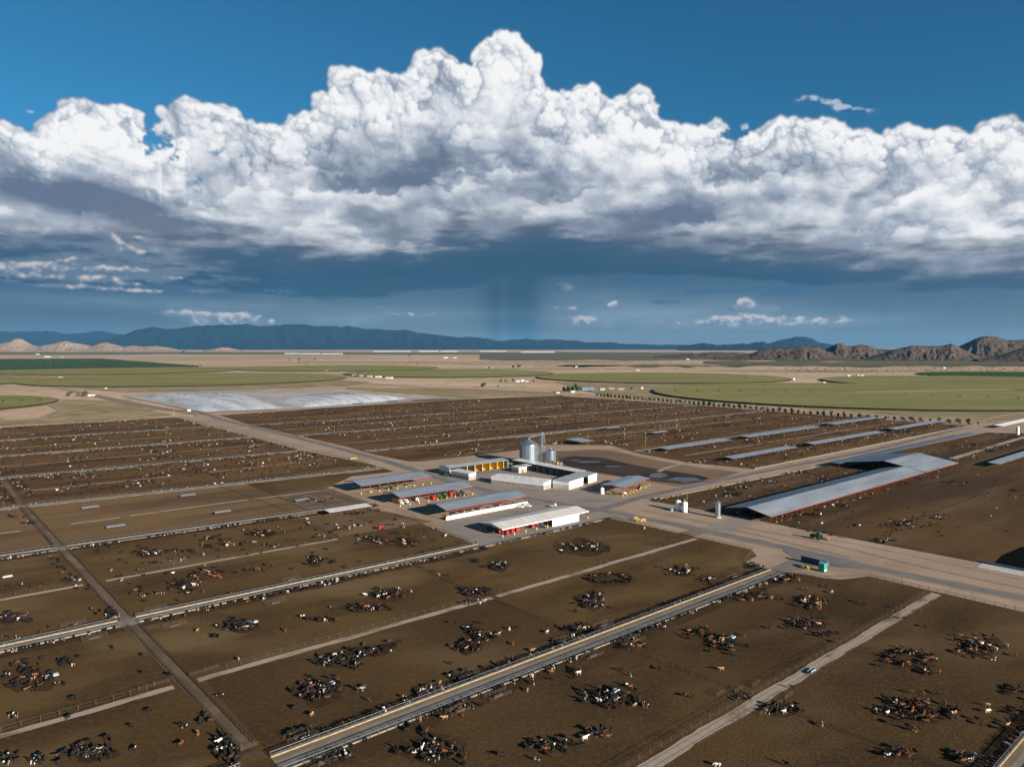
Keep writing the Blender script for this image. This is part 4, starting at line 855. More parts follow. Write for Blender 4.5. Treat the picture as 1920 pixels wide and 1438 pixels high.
# ================================================================== BUILDINGS
def shed(label, a, b, L, Dp, he, hr, mroof, n_bay=8, rot=0, mpost=m_red, wallz=0, name='open_shed', base_col=m_yel, wall_front=None, fascia=None, gable=False, backwall=False, ridge_t=.5):
    """open sided gabled shed: front eave line from (a,b) along +a, depth Dp towards +b"""
    t = thing(name, label, 'shed', WX(a, b), ROT+rot)
    o = .5; yr = Dp*ridge_t
    mb = MB()
    for y0, z0, y1, z1 in ((-o, he, yr, hr), (yr, hr, Dp+o, he)):
        mb.hull([(-o, y0, z0-.12), (L+o, y0, z0-.12), (L+o, y1, z1-.12), (-o, y1, z1-.12)], [(-o, y0, z0), (L+o, y0, z0), (L+o, y1, z1), (-o, y1, z1)], mroof)
    mb.build('roof', t)
    # standing seams on the front slope
    mb = MB(); ns = int(L/1.6)
    for i in range(ns+1):
        x = L*i/ns; mb.add([(x-.05, -o, he+.005), (x+.05, -o, he+.005), (x+.05, yr, hr+.005), (x-.05, yr, hr+.005), (x, -o, he+.09), (x, yr, hr+.09)], [(0, 4, 5, 3), (4, 1, 2, 5), (0, 1, 4)], mroof)
    mb.build('roof_seam', t, kind='stuff')
    mb = MB(); z_ = he-.14
    mb.box(-o, L+o, -o-.06, -o+.04, z_-.34, z_+.10, fascia or mpost); mb.build('fascia', t)
    for x in (0, L):
        mb = MB(); s = -1 if x == 0 else 1
        mb.hull([(x+s*.5, -o, he-.45), (x+s*.5, yr, hr-.4), (x+s*.5, Dp+o, he-.45)], [(x+s*.56, -o, he+.03), (x+s*.56, yr, hr+.03), (x+s*.56, Dp+o, he+.03)], fascia or mpost)
        # simple chevron: build as two strips instead
        mb = MB()
        for y0, z0, y1, z1 in ((-o, he, yr, hr), (yr, hr, Dp+o, he)):
            x0, x1 = sorted((x+s*.44, x+s*.56)); mb.hull([(x0, y0, z0-.4), (x1, y0, z0-.4), (x1, y1, z1-.4), (x0, y1, z1-.4)], [(x0, y0, z0+.02), (x1, y0, z0+.02), (x1, y1, z1+.02), (x0, y1, z1+.02)], fascia or mpost)
        mb.build('gable_trim', t)
    mp = MB(); mp.box(-.17, .17, -.17, .17, 0, he-.15, mpost); mpp = mp.mesh('post')
    my = MB(); my.box(-.26, .26, -.26, .26, 0, 1.7, base_col); myy = my.mesh('post_guard')
    for i in range(n_bay+1):
        x = L*i/n_bay
        for y in (0, Dp):
            p = link('post', mpp, t, (x, y, 0)); link('post_guard', myy, p, (0, 0, 0))
        mb = MB(); mb.hull([(x-.1, 0, he-.55), (x+.1, 0, he-.55), (x+.1, yr, hr-.6), (x-.1, yr, hr-.6)], [(x-.1, 0, he-.15), (x+.1, 0, he-.15), (x+.1, yr, hr-.2), (x-.1, yr, hr-.2)], mpost)
        mb.hull([(x-.1, yr, hr-.6), (x+.1, yr, hr-.6), (x+.1, Dp, he-.55), (x-.1, Dp, he-.55)], [(x-.1, yr, hr-.2), (x+.1, yr, hr-.2), (x+.1, Dp, he-.15), (x-.1, Dp, he-.15)], mpost); mb.build('rafter', t)
    if wall_front:
        x0, x1, z1, mw = wall_front; n = max(1, int(round((x1-x0)/(L/n_bay))))
        for i in range(n):
            mb = MB(); mb.box(x0+(x1-x0)*i/n+.06, x0+(x1-x0)*(i+1)/n-.06, -.5, -.28, 0, z1, mw); mb.build('wall_panel', t)
    if backwall:
        mb = MB(); mb.box(0, L, Dp+.2, Dp+.35, 0, backwall, m_concd); mb.build('wall_panel', t)
    if gable:
        mb = MB(); x = -.42
        mb.hull([(x, 0, he-.4), (x, Dp, he-.4), (x, yr, hr-.3)], [(x+.1, 0, he-.4), (x+.1, Dp, he-.4), (x+.1, yr, hr-.3)], gable); mb.build('gable_panel', t)
    return t
shed('open shed with grey roof and red posts, farthest from camera, yellow implement at its left', 271, 512, 67, 28, 7, 9.0, m_roof, 8)
shed('open shed with grey roof and red posts sheltering trucks and red hoppers', 272, 453.5, 67, 24, 7, 9.2, m_roof, 8)
shed('open shed with grey roof and a low white wall along its front', 274.5, 397.5, 74, 24, 7, 9.2, m_roof, 8, wall_front=(0, 74, 2.7, m_cladw))
shed('pale roofed shed nearest the camera with a large white wall', 276, 338, 76, 22, 5.3, 7.0, m_roof_w, 8, wall_front=(42, 67, 5.0, m_white), fascia=m_paintw, gable=m_roof)
shed('small open shed with red trim and grey roof beside the ponds', 426.5, 371, 51, 20, 7, 8.2, m_roof, 8, rot=R(15.5))

def wbuilding(name, label, corners, h, mw, mroof, split=None, over=.25, cat='building', panels=None, para=0):
    """walled building on four footprint corners in grid coordinates (ccw from front left); h per corner; concrete below, cladding above"""
    c = [WX(a, b) for a, b in corners]; org = Vector((sum(p.x for p in c)/4, sum(p.y for p in c)/4, 0)); p = [(q.x-org.x, q.y-org.y) for q in c]
    t = thing(name, label, cat, org, 0)
    hs = h if isinstance(h, (list, tuple)) else [h]*4
    ins = [(x*1.0, y*1.0) for x, y in p]
    for i in range(4):
        if panels and panels.get(i) == 'open': continue
        a, b = Vector(ins[i]), Vector(ins[(i+1) % 4]); d = (b-a); L = d.length; d.normalize(); nrm = Vector((d.y, -d.x))
        n = panels.get(i, 1) if panels else 1; n = n if isinstance(n, int) else n['n']; skip = panels[i].get('skip', ()) if panels and isinstance(panels.get(i), dict) else ()
        for k_ in range(n):
            if k_ in skip: continue
            q0 = a+d*(L*k_/n+(.1 if n > 1 else 0)); q1 = a+d*(L*(k_+1)/n-(.1 if n > 1 else 0)); z0 = hs[i]+(hs[(i+1) % 4]-hs[i])*k_/n; z1 = hs[i]+(hs[(i+1) % 4]-hs[i])*(k_+1)/n
            zs = (z0+z1)/2*(split or .55)
            mb = MB(); mb.prism([tuple(q0), tuple(q1), tuple(q1-nrm*-.25), tuple(q0-nrm*-.25)], 0, zs, mw); mb.build('wall', t)
            mb = MB(); e = .04
            pts = [tuple(q0+nrm*e), tuple(q1+nrm*e), tuple(q1+nrm*.21), tuple(q0+nrm*.21)]
            ar = sum(pts[j][0]*pts[(j+1) % 4][1]-pts[(j+1) % 4][0]*pts[j][1] for j in range(4)); zt = [z0, z1, z1, z0]
            if ar < 0: pts = pts[::-1]; zt = zt[::-1]
            mb.prism(pts, zs+.01, [z-.12 for z in zt], m_cladw); mb.build('cladding', t)
    cx = sum(x for x, y in p)/4; cy = sum(y for x, y in p)/4
    mb = MB(); rp = []
    for (x, y) in p:
        v_ = Vector((x-cx, y-cy)); v_ = v_*(1+(over+.3)/v_.length); rp.append((cx+v_.x, cy+v_.y))
    mb.prism(rp, [z-.1 for z in hs] if sum(rp[j][0]*rp[(j+1) % 4][1]-rp[(j+1) % 4][0]*rp[j][1] for j in range(4)) > 0 else [z-.1 for z in hs[::-1]], [z+.12 for z in hs] if sum(rp[j][0]*rp[(j+1) % 4][1]-rp[(j+1) % 4][0]*rp[j][1] for j in range(4)) > 0 else [z+.12 for z in hs[::-1]], mroof); mb.build('roof', t)
    return t
wbuilding('commodity_store', 'small windowless concrete store with pale roof left of the courtyard gate', [(371.5, 529), (373.5, 505), (382, 506), (380, 530)], [5.8, 5.8, 6.6, 6.6], m_concd, m_roof_w)
wbuilding('commodity_store', 'long low concrete store with cream roof closing the front of the courtyard', [(380, 481), (396, 431), (408, 434), (391.5, 485)], [6.0, 6.0, 7.0, 7.0], m_concd, m_roof_w)
wbuilding('commodity_store', 'concrete store with grey roof and an open bay at the right courtyard corner', [(407, 431.5), (411.5, 417), (459, 430), (454, 444.5)], [7.2, 7.0, 7.0, 7.4], m_conc, m_roof_g, panels={0: 1, 1: {'n': 6, 'skip': (3,)}, 2: 1, 3: 2})
# north wing with grain bays
t = thing('commodity_barn', 'long grey roofed commodity barn with yellow grain in its open bays', 'barn', WX(373, 534), ROT)
L_, D_ = 70, 17
mb = MB()
for y0, z0, y1, z1 in ((-.5, 7.4, 8.5, 8.7), (8.5, 8.7, D_+.5, 7.4)): mb.hull([(-.4, y0, z0-.15), (L_+.4, y0, z0-.15), (L_+.4, y1, z1-.15), (-.4, y1, z1-.15)], [(-.4, y0, z0), (L_+.4, y0, z0), (L_+.4, y1, z1), (-.4, y1, z1)], m_roof_g)
mb.build('roof', t)
mb = MB(); mb.box(0, L_, D_-.25, D_, 0, 7.2, m_concd); mb.build('wall', t)
mb = MB(); mb.prism([(0, 0), (.25, 0), (.25, D_), (0, D_)], 0, 3.6, m_concd); mb.build('wall', t)
mb = MB(); mb.hull([(-.02, 0, 3.61), (-.02, D_, 3.61), (-.02, D_, 7.2), (-.02, 8.5, 8.5), (-.02, 0, 7.2)], [(.2, 0, 3.61), (.2, D_, 3.61), (.2, D_, 7.2), (.2, 8.5, 8.5), (.2, 0, 7.2)], m_cladw); mb.build('cladding', t)
for i, x in enumerate((20, 29, 38, 47, 56, 64, 69.5)):
    mb = MB(); mb.box(x, x+.45, .3, D_-.3, 0, 5.4, m_conc if i not in (3, 4, 5) else m_yel); mb.build('divider_wall', t)
    mb = MB(); mb.box(x, x+.45, -.15, .28, 0, 7.2, m_yel if i < 6 else m_conc); mb.build('post', t)
for x0, x1, mm in ((47.6, 55.8, m_grain), (38.6, 46.8, m_grain), (56.6, 63.8, m_grain), (29.6, 37.8, m_orange)):
    mb = MB(); mb.add([(x0, D_-.4, 0), (x1, D_-.4, 0), (x1, D_-.4, 4.2), (x0, D_-.4, 4.2), (x0, 4, 0), (x1, 5.5, 0), (x1-1, 12, 3.6), (x0+1, 12.5, 3.8)], [(0, 1, 2, 3), (4, 5, 6, 7), (7, 6, 2, 3), (5, 1, 2, 6), (4, 7, 3, 0), (0, 4, 5, 1)], mm); mb.build('grain_heap', t)
# back wing: bays opening to the left
t = thing('commodity_barn', 'narrow cream roofed row of empty concrete bays along the back of the courtyard', 'barn', WX(449, 444), ROT)
mb = MB(); mb.hull([(-.4, 0, 6.9), (10.5, 0, 7.3), (10.5, 91, 7.3), (-.4, 91, 6.9)], [(-.4, 0, 7.1), (10.5, 0, 7.5), (10.5, 91, 7.5), (-.4, 91, 7.1)], m_roof_w); mb.build('roof', t)
mb = MB(); mb.box(9.8, 10.05, 0, 91, 0, 7.2, m_concd); mb.build('wall', t)
for i in range(11):
    y = .3+i*9.0; mb = MB(); mb.box(.2, 9.7, y, y+.35, 0, 5.6, m_conc); mb.build('divider_wall', t)
# centre hut
t = wbuilding('weigh_house', 'small pale hut with open doorway in the middle of the courtyard', [(431.5, 515), (431.5, 504), (441, 504), (441, 515)], [5.2, 5.2, 5.2, 5.2], m_conc, m_roof_w, split=.6)
mb = MB(); d_ = WX(441, 504)-t.location
for off in (-6.5, -4.2, -1.6):
    q_ = WX(441+off, 503.2)-t.location; mb.box(q_.x-.25, q_.x+.25, q_.y-.25, q_.y+.25, 0, 3.6, m_yel)
mb.build('post_guard', t)
mb = MB(); q0 = WX(436, 503.55)-t.location; mb.box(q0.x-1.2, q0.x+1.2, q0.y-.05, q0.y+.05, 0, 3.2, m_navy, rz=ROT); mb.build('doorway', t)  # flat navy sheet paints the dark inside of the open doorway
t = thing('canopy', 'flat pale canopy joining the courtyard hut to the back bays', 'canopy', WX(441, 505), ROT)
mb = MB(); mb.box(.3, 8, 0, 9, 5.6, 5.85, m_roof_w); mb.build('roof', t); mb = MB(); mb.box(3.8, 4.1, .4, .7, 0, 5.6, m_steel); mb.box(3.8, 4.1, 8.3, 8.6, 0, 5.6, m_steel); mb.build('post', t)

# silos
def silo(label, a, b, r, he, hc, legs=0, n=36):
    t = thing('grain_silo', label, 'silo', WX(a, b), ROT)
    mb = MB(); prof = []
    z = legs; k_ = max(6, int((he-legs)/1.15))
    for i in range(k_):
        z0 = legs+(he-legs)*i/k_; z1 = legs+(he-legs)*(i+1)/k_; prof += [(r, z0), (r, z1-.08), (r-.07, z1-.05)]
    prof += [(r, he)]
    mb.lathe(prof, m_galv, n); mb.build('silo_wall', t)
    mb = MB(); mb.lathe([(r+.25, he-.1), (r+.22, he+.05), (.8, hc-.3), (.75, hc), (.3, hc+.15)], m_galv, n); mb.build('silo_roof', t)
    for i in range(18):
        tt = 2*math.pi*(i+.5)/18; mb = MB(); c_, s_ = math.cos(tt), math.sin(tt)
        mb.box(c_*(r+.07)-.12, c_*(r+.07)+.12, s_*(r+.07)-.12, s_*(r+.07)+.12, legs, he, m_galv); mb.build('stiffener', t)
    if legs:
        mb = MB(); mb.lathe([(.5, .8), (r*.98, legs)], m_galv, n); mb.build('hopper_cone', t)
        for i in range(8): tt = 2*math.pi*i/8; mb = MB(); mb.tube((math.cos(tt)*r, math.sin(tt)*r, 0), (math.cos(tt)*r, math.sin(tt)*r, legs+.5), .16, m_galvd, 6); mb.build('leg', t)
    else:
        mb = MB(); mb.lathe([(r+.5, 0), (r+.5, .35), (r, .36)], m_conc, n); mb.build('plinth', t)
    mb = MB(); tt = R(-60); 
    for dx in (-.22, .22): mb.tube((math.cos(tt)*(r+.35)+dx, math.sin(tt)*(r+.35), legs), (math.cos(tt)*(r+.35)+dx, math.sin(tt)*(r+.35), he+.6), .035, m_galvd, 4)
    for i in range(int((he-legs)/.9)): mb.tube((math.cos(tt)*(r+.35)-.22, math.sin(tt)*(r+.35), legs+.9*i), (math.cos(tt)*(r+.35)+.22, math.sin(tt)*(r+.35), legs+.9*i), .025, m_galvd, 4)
    mb.build('ladder', t)
    return t
sa, sb = G(991.5, 869); silo('large ribbed steel grain silo with conical roof behind the courtyard', sa, sb, 9.4, 19.8, 25.6)
ta, tb = G(1032.5, 870); silo('small steel hopper silo on legs right of the elevator tower', ta, tb, 4.9, 13.2, 16, legs=4.2, n=24)
ua, ub = G(1016, 869)
t = thing('elevator_tower', 'tall lattice grain elevator tower between the two silos', 'tower', WX(ua, ub), ROT); mb = MB(); h_ = 29; s_ = 1.9
for x in (-s_, s_):
    for y in (-s_, s_): mb.tube((x, y, 0), (x, y, h_), .16, m_galvd, 5)
mb.build('tower_leg', t)
mb = MB()
for i in range(10):
    z0, z1 = h_*i/10, h_*(i+1)/10
    for (x0, y0, x1, y1) in ((-s_, -s_, s_, -s_), (s_, -s_, s_, s_), (s_, s_, -s_, s_), (-s_, s_, -s_, -s_)): mb.tube((x0, y0, z0), (x1, y1, z1), .09, m_galvd, 4); mb.tube((x0, y0, z1), (x1, y1, z1), .09, m_galvd, 4); mb.tube((x1, y1, z0), (x0, y0, z1), .07, m_galvd, 4)
mb.build('bracing', t)
for x in (-.7, .5):
    mb = MB(); mb.box(x-.3, x+.35, -.45, .45, 0, h_+1.5, m_galv); mb.build('bucket_leg', t)
mb = MB(); mb.box(-1.4, 1.4, -.9, .9, h_+1.5, h_+3.0, m_galv); mb.build('head_box', t)
mb = MB(); mb.box(-2.4, 2.4, -2.4, 2.4, h_-.2, h_, m_galvd); mb.box(-2.4, 2.4, -2.4, 2.4, h_*.62, h_*.62+.15, m_galvd); mb.build('platform', t)
def pipe(label, p, q, r, m_, name='grain_pipe'):
    mb = MB(); d = Vector(q)-Vector(p); mb.tube((0, 0, 0), d, r, m_, 8); o = mb.build(name, loc=p); tag(o, label, 'pipe'); return o
tw = WX(ua, ub, 21); bs = WX(sa, sb, 26.6); ss = WX(ta, tb, 16.4); pipe('sloping grain spout from the tower down to the small silo', WX(ua+.4, ub-1.2, 23), ss, .28, m_galv); pipe('enclosed conveyor from the tower to the peak of the large silo', WX(ua, ub, 30), bs, .45, m_galvd)
t = thing('bin_unloader', 'clutter of unloading gear and pipes at the foot of the small silo', 'machine', WX(ta+2, tb-9), ROT)
mb = MB(); mb.box(-3, 3, -1, 1, .4, 1.8, m_steel); mb.box(-2.2, -.8, -1.2, 1.2, 1.8, 2.9, m_yel); mb.tube((3, 0, .6), (7, 1, 2.8), .3, m_galv, 8); mb.build('conveyor', t); mb = MB(); mb.box(3, 4.4, -1, .6, 0, 1.5, m_conc); mb.build('base', t)

# the long free-stall barn and its taller end section, and the wing behind it
def barn(label, a, b, L, Dp, he, hr, mroof, mback=None, nb=40, ridge_t=.5, slope_only=False, seams=2.4, postm=m_red):
    t = thing('cattle_barn', label, 'barn', WX(a, b), ROT); yr = Dp*ridge_t
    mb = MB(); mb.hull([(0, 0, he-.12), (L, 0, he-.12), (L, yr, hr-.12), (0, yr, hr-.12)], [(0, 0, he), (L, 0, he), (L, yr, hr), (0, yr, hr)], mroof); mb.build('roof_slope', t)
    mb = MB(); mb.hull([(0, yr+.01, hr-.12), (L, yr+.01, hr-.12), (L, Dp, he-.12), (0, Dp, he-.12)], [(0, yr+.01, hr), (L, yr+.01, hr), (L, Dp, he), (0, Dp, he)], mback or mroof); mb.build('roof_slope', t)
    mb = MB()
    for i in range(int(L/seams)+1):
        x = min(L-.06, i*seams); mb.add([(x, 0, he+.01), (x+.06, 0, he+.01), (x+.06, yr, hr+.01), (x, yr, hr+.01), (x+.03, 0, he+.1), (x+.03, yr, hr+.1)], [(0, 4, 5, 3), (4, 1, 2, 5)], mroof)
    mb.build('roof_seam', t, kind='stuff')
    mb = MB(); mb.box(-.1, L+.1, -.12, 0, he-.5, he+.02, m_red); mb.build('fascia', t)
    mb = MB(); mb.hull([(-.12, 0, he-.5), (-.01, 0, he-.5), (-.01, yr, hr-.5), (-.12, yr, hr-.5)], [(-.12, 0, he+.02), (-.01, 0, he+.02), (-.01, yr, hr+.02), (-.12, yr, hr+.02)], m_red); mb.build('gable_trim', t)
    mp = MB(); mp.box(-.15, .15, -.15, .15, 0, he-.14, postm); me = mp.mesh('post')
    for i in range(nb+1):
        for y in (.5, Dp-.5): link('post', me, t, (.5+(L-1)*i/nb, y, 0))
    mp = MB(); mp.box(-.13, .13, -.13, .13, 0, hr-1.0, postm); me2 = mp.mesh('post')
    for i in range(0, nb+1, 2):
        for y in (Dp*.36, Dp*.64): link('post', me2, t, (.5+(L-1)*i/nb, y, 0))
    return t
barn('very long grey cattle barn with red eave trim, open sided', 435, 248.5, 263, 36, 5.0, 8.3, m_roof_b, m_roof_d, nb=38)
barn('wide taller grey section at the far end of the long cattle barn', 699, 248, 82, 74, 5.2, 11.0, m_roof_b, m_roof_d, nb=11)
t = thing('shade_barn', 'long blue grey shade roof stretching away behind the taller barn section', 'barn', WX(690, 322.5), ROT)
mb = MB(); mb.hull([(0, 0, 4.4), (385, 0, 4.4), (385, 9, 4.7), (0, 9, 4.7)], [(0, 0, 4.6), (385, 0, 4.6), (385, 9, 4.9), (0, 9, 4.9)], m_roof_d); mb.build('roof', t)
mp = MB(); mp.box(-.12, .12, -.12, .12, 0, 4.4, m_red); me = mp.mesh('post')
for i in range(39):
    for y in (.5, 8.5): link('post', me, t, (.5+10*i, y, 0))
def shade(label, a, b, L, Dp=12, h=4.0, tilt=.35, m_=None, group=None, rot=0, nb=None, name='shade_roof'):
    t = thing(name, label, 'shade roof', WX(a, b), ROT+rot, group)
    mb = MB(); mb.hull([(0, 0, h-tilt-.1), (L, 0, h-tilt-.1), (L, Dp, h+tilt-.1), (0, Dp, h+tilt-.1)], [(0, 0, h-tilt), (L, 0, h-tilt), (L, Dp, h+tilt), (0, Dp, h+tilt)], m_ or m_roof); mb.build('roof', t)
    nb = nb or max(2, int(L/9)); mp = MB(); mp.box(-.1, .1, -.1, .1, 0, h-tilt-.1, m_red); me = mp.mesh('post'); mp = MB(); mp.box(-.1, .1, -.1, .1, 0, h+tilt-.1, m_red); me2 = mp.mesh('post')
    for i in range(nb+1): link('post', me, t, (.3+(L-.6)*i/nb, .3, 0)); link('post', me2, t, (.3+(L-.6)*i/nb, Dp-.3, 0))
    return t
shade('long shade roof, nearest of the lower row beside the upper road', 643, 410, 130); shade('long shade roof, middle of the lower row beside the upper road', 812, 410, 190); shade('long shade roof, farthest of the lower row beside the upper road', 1048, 412, 188)
shade('long shade roof, nearest of the upper row above the lane', 645, 496, 128); shade('long shade roof, middle of the upper row above the lane', 812, 496, 188); shade('long shade roof, farthest of the upper row above the lane', 1046, 498, 180)
shade('long shade roof cut by the right edge beside the dark pen', 813, 222, 210, Dp=11); shade('thin distant shade roof cut by the right edge, near the water tank', 1212, 329, 160, m_=m_paintw); shade('thin distant white shade roof above it at the right edge', 1250, 333, 160, m_=m_paintw, Dp=6)
ha, hb = G(1060, 833); shade('wide blue grey hay shade right of the silos', ha+6, hb-22, 22, Dp=27, h=5, tilt=.6, nb=3)
a_, b_ = G(1140, 808); shade('small shade roof at the end of the pale concrete strip', a_, b_, 28, Dp=8); a_, b_ = G(1228, 817); shade('small shade roof beside two light poles in the middle pens', a_, b_, 30, Dp=8)
a_, b_ = G(609, 971); shade('small shade roof just left of the machine yard', 217, 456, 33, Dp=9.5, h=3.6, tilt=.2, m_=m_roof_w, nb=4)
for (x, y), lb in (((171, 954), 'small metal calf shade, upper left in the empty pen'), ((354, 931), 'small metal calf shade, upper right in the empty pen'), ((219, 989.5), 'small metal calf shade, lower left in the empty pens'), ((419, 962.5), 'small metal calf shade, lower right in the empty pens'), ((568, 940), 'small metal calf shade among cattle on the pale ground')):
    a_, b_ = G(x, y); shade(lb, a_-6, b_-1.5, 11, Dp=3.4, h=1.6, tilt=.25, nb=3)

# tanks
def tank(label, px, py, r, h, m_, z0=0.6, dome=.6, bands=0, name='tank', cat='tank'):
    X, Y = at(px, py); t = thing(name, label, cat, (X, Y, 0), ROT); mb = MB()
    if bands:
        prof = []
        for i in range(bands): a, b = z0+(h-z0)*i/bands, z0+(h-z0)*(i+1)/bands; prof += [(r, a), (r, b-.12), (r+.07, b-.1), (r+.07, b-.02)]
        mb.lathe(prof+[(r, h), (r*.5, h+dome*.7), (.15, h+dome)], m_, 24)
    else: mb.lathe([(r, z0), (r, h), (r*.85, h+dome*.5), (r*.4, h+dome*.9), (.15, h+dome)], m_, 24)
    mb.build('shell', t); mb = MB(); mb.lathe([(r+.3, 0), (r+.3, z0-.02)], m_conc, 20); mb.build('plinth', t)
    mb = MB()
    for dx in (-.2, .2): mb.tube((dx, -r-.15, z0), (dx, -r-.15, h+.4), .03, m_galvd, 4)
    for i in range(int(h/.8)): mb.tube((-.2, -r-.15, z0+.8*i), (.2, -r-.15, z0+.8*i), .02, m_galvd, 4)
    mb.build('ladder', t); mb = MB(); mb.tube((0, 0, h+dome*.8), (0, 0, h+dome+.5), .3, m_, 8); mb.build('hatch', t)
    return t
tank('white cylindrical tank, left of the adjoining pair', 1271.5, 957, 1.95, 7.0, m_tank); tank('white cylindrical tank, right of the adjoining pair, fully sunlit', 1284, 960, 1.95, 6.9, m_tank)
tank('tall slim banded silver tank standing alone before the long barn', 1346, 970, 1.85, 10.6, m_galv, bands=9, z0=.9)
tank('distant tall pale blue tank near the right edge', 1908, 815, 2.0, 10.5, m_tank)
tank('pale tank at the left end of the small shed by the ponds', 1129, 926, 1.6, 4.5, m_tank); 
X, Y = at(1259, 957); t = thing('pump_set', 'blue grey pump and pipework beside the pair of white tanks', 'machine', (X, Y, 0), ROT)
mb = MB(); mb.box(-1.6, 1.6, -1, 1, .2, 1.7, m_bluet); mb.build('housing', t); mb = MB(); mb.tube((-1.4, 0, 1.7), (-1.4, 0, 3.3), .22, m_bluet, 8); mb.tube((1.4, 0, 1), (5.5, -.4, 1), .2, m_bluet, 8); mb.tube((.6, 0, 1.7), (.6, 0, 2.7), .5, m_bluet, 10); mb.build('pipe', t); mb = MB(); mb.box(-1.9, 1.9, -1.2, 1.2, 0, .2, m_conc); mb.build('base', t)
X, Y = at(1289.5, 959); t = thing('pump_box', 'small pale concrete box at the foot of the right white tank', 'box', (X, Y, 0), ROT); mb = MB(); mb.box(-.9, .9, -.7, .7, 0, 1.5, m_conc); mb.build('body', t); mb = MB(); mb.box(-1.0, 1.0, -.8, .8, 1.5, 1.65, m_concd); mb.build('lid', t)

# poles
def pole(label, px, py, h, lamp=False, arm=False, solar=False, group=None):
    X, Y = at(px, py); t = thing('light_pole' if lamp else 'utility_pole', label, 'pole', (X, Y, 0), ROT, group)
    mb = MB(); mb.tube((0, 0, 0), (0, 0, h), .16, m_wood, 6, .1); mb.build('pole', t)
    if lamp: mb = MB(); mb.box(-.7, .7, -.25, .25, h-.15, h+.15, m_cladw); mb.build('lamp_head', t)
    if arm: mb = MB(); mb.box(-1.2, 1.2, -.08, .08, h-.9, h-.7, m_wood); mb.build('cross_arm', t)
    return t
pole('bare wooden pole between the two white tanks and the pen', 1288, 954, 12.5); pole('light pole left of the middle pen shade roof', 1210, 835, 15, lamp=True); pole('tall light pole above the middle pens, right of the silos', 1269, 807, 15, lamp=True); pole('short light pole beside the small middle shade', 1238, 812, 10, lamp=True); pole('light pole beyond the hay shade', 1171, 824, 14, lamp=True); pole('pole at the right corner of the hay shade', 1102, 836, 12, lamp=True)
pole('tall pole between the far pens and the dry field', 989, 735, 14, arm=True); pole('utility pole near the farm road junction at the right', 1858, 795, 12, arm=True); pole('second utility pole near the junction at the right', 1863, 793, 14, arm=True); pole('pole beside the crop circle behind the tree row', 1413, 762, 10, arm=True); pole('pole in the crop before the right end of the tree row', 1505, 769, 11, arm=True); pole('pole beside the entrance road at the upper left', 326, 780, 9, lamp=True)
for i, (px, py) in enumerate(((1344, 1006+5), (1222, 990), (1262, 1001), (1391, 1030), (1628, 1078), (1690, 1094), (1823, 1125), (1902, 1145))):
    X, Y = at(px, py); t = thing('fence_light', ['small lamp post on the fence right of the cattle guard', 'small lamp post on the fence below the yellow frames', 'small lamp post on the fence left of the cattle guard', 'small lamp post on the fence before the dirt bulge', 'small lamp post on the fence corner right of the container', 'small lamp post on the fence above the right pens', 'second small lamp post on the fence above the right pens', 'small lamp post on the fence at the right edge'][i], 'lamp post', (X, Y, 0), ROT)
    mb = MB(); mb.tube((0, 0, 0), (0, 0, 3.6), .06, m_fence, 5); mb.build('post', t); mb = MB(); mb.box(-.3, .3, -.15, .15, 3.6, 3.8, m_steel); mb.build('lamp_head', t)

# ================================================================== VEHICLES
def wheel(p, x, y, r, w_, hub=m_yel):
    mb = MB(); mb.disc((0, 0, 0), (0, 1, 0), r, w_, m_rubber, 14); o = mb.build('wheel', p, (x, y, r)); mb = MB(); mb.disc((0, 0, 0), (0, 1, 0), r*.5, w_+.06, hub, 10); mb.build('hub', o)
def tractor(label, a, b, ang=0, body=m_green, hub=m_yel, s=1.0):
    t = thing('tractor', label, 'tractor', WX(a, b), ROT+ang); t.scale = (s, s, s)
    mb = MB(); mb.hull([(.3, -.45, .9), (2.9, -.4, .9), (2.9, .4, .9), (.3, .45, .9)], [(.3, -.42, 2.05), (2.8, -.34, 1.75), (2.8, .34, 1.75), (.3, .42, 2.05)], body); mb.build('bonnet', t)
    mb = MB(); mb.box(-1.2, 2.6, -.3, .3, .6, .95, m_steel); mb.build('chassis', t)
    mb = MB(); mb.hull([(-1.2, -.75, 1.3), (.3, -.75, 1.3), (.3, .75, 1.3), (-1.2, .75, 1.3)], [(-1.05, -.62, 2.75), (.15, -.62, 2.75), (.15, .62, 2.75), (-1.05, .62, 2.75)], m_glass); c_ = mb.build('cab', t)
    mb = MB(); mb.box(-1.25, .35, -.8, .8, 2.76, 2.95, body); mb.build('cab_roof', c_)
    for y in (-.95, .95):
        mb = MB(); mb.box(-1.6, -.1, y-.3, y+.3, 1.75, 1.87, body); mb.build('fender', t)
        wheel(t, -.85, y, .92, .5, hub); wheel(t, 2.2, y*.85, .6, .36, hub)
    mb = MB(); mb.tube((1.4, .3, 1.9), (1.4, .3, 2.9), .06, m_steel, 6); mb.build('exhaust', t); return t
def wagon(label, a, b, ang=0, m_=m_redp, L=5.2, h=2.9):
    t = thing('feed_wagon', label, 'wagon', WX(a, b), ROT+ang)
    mb = MB(); mb.hull([(0, -.8, .9), (L, -.8, .9), (L, .8, .9), (0, .8, .9)], [(-.2, -1.25, h), (L+.2, -1.25, h), (L+.2, 1.25, h), (-.2, 1.25, h)], m_); mb.build('hopper', t)
    mb = MB(); mb.box(0, L, -.5, .5, .6, .88, m_steel); mb.tube((L, 0, .7), (L+1.8, 0, .6), .08, m_steel, 5); mb.build('chassis', t)
    for x in (L*.4, L*.65):
        for y in (-1, 1): wheel(t, x, y, .5, .3, m_paintw)
    return t
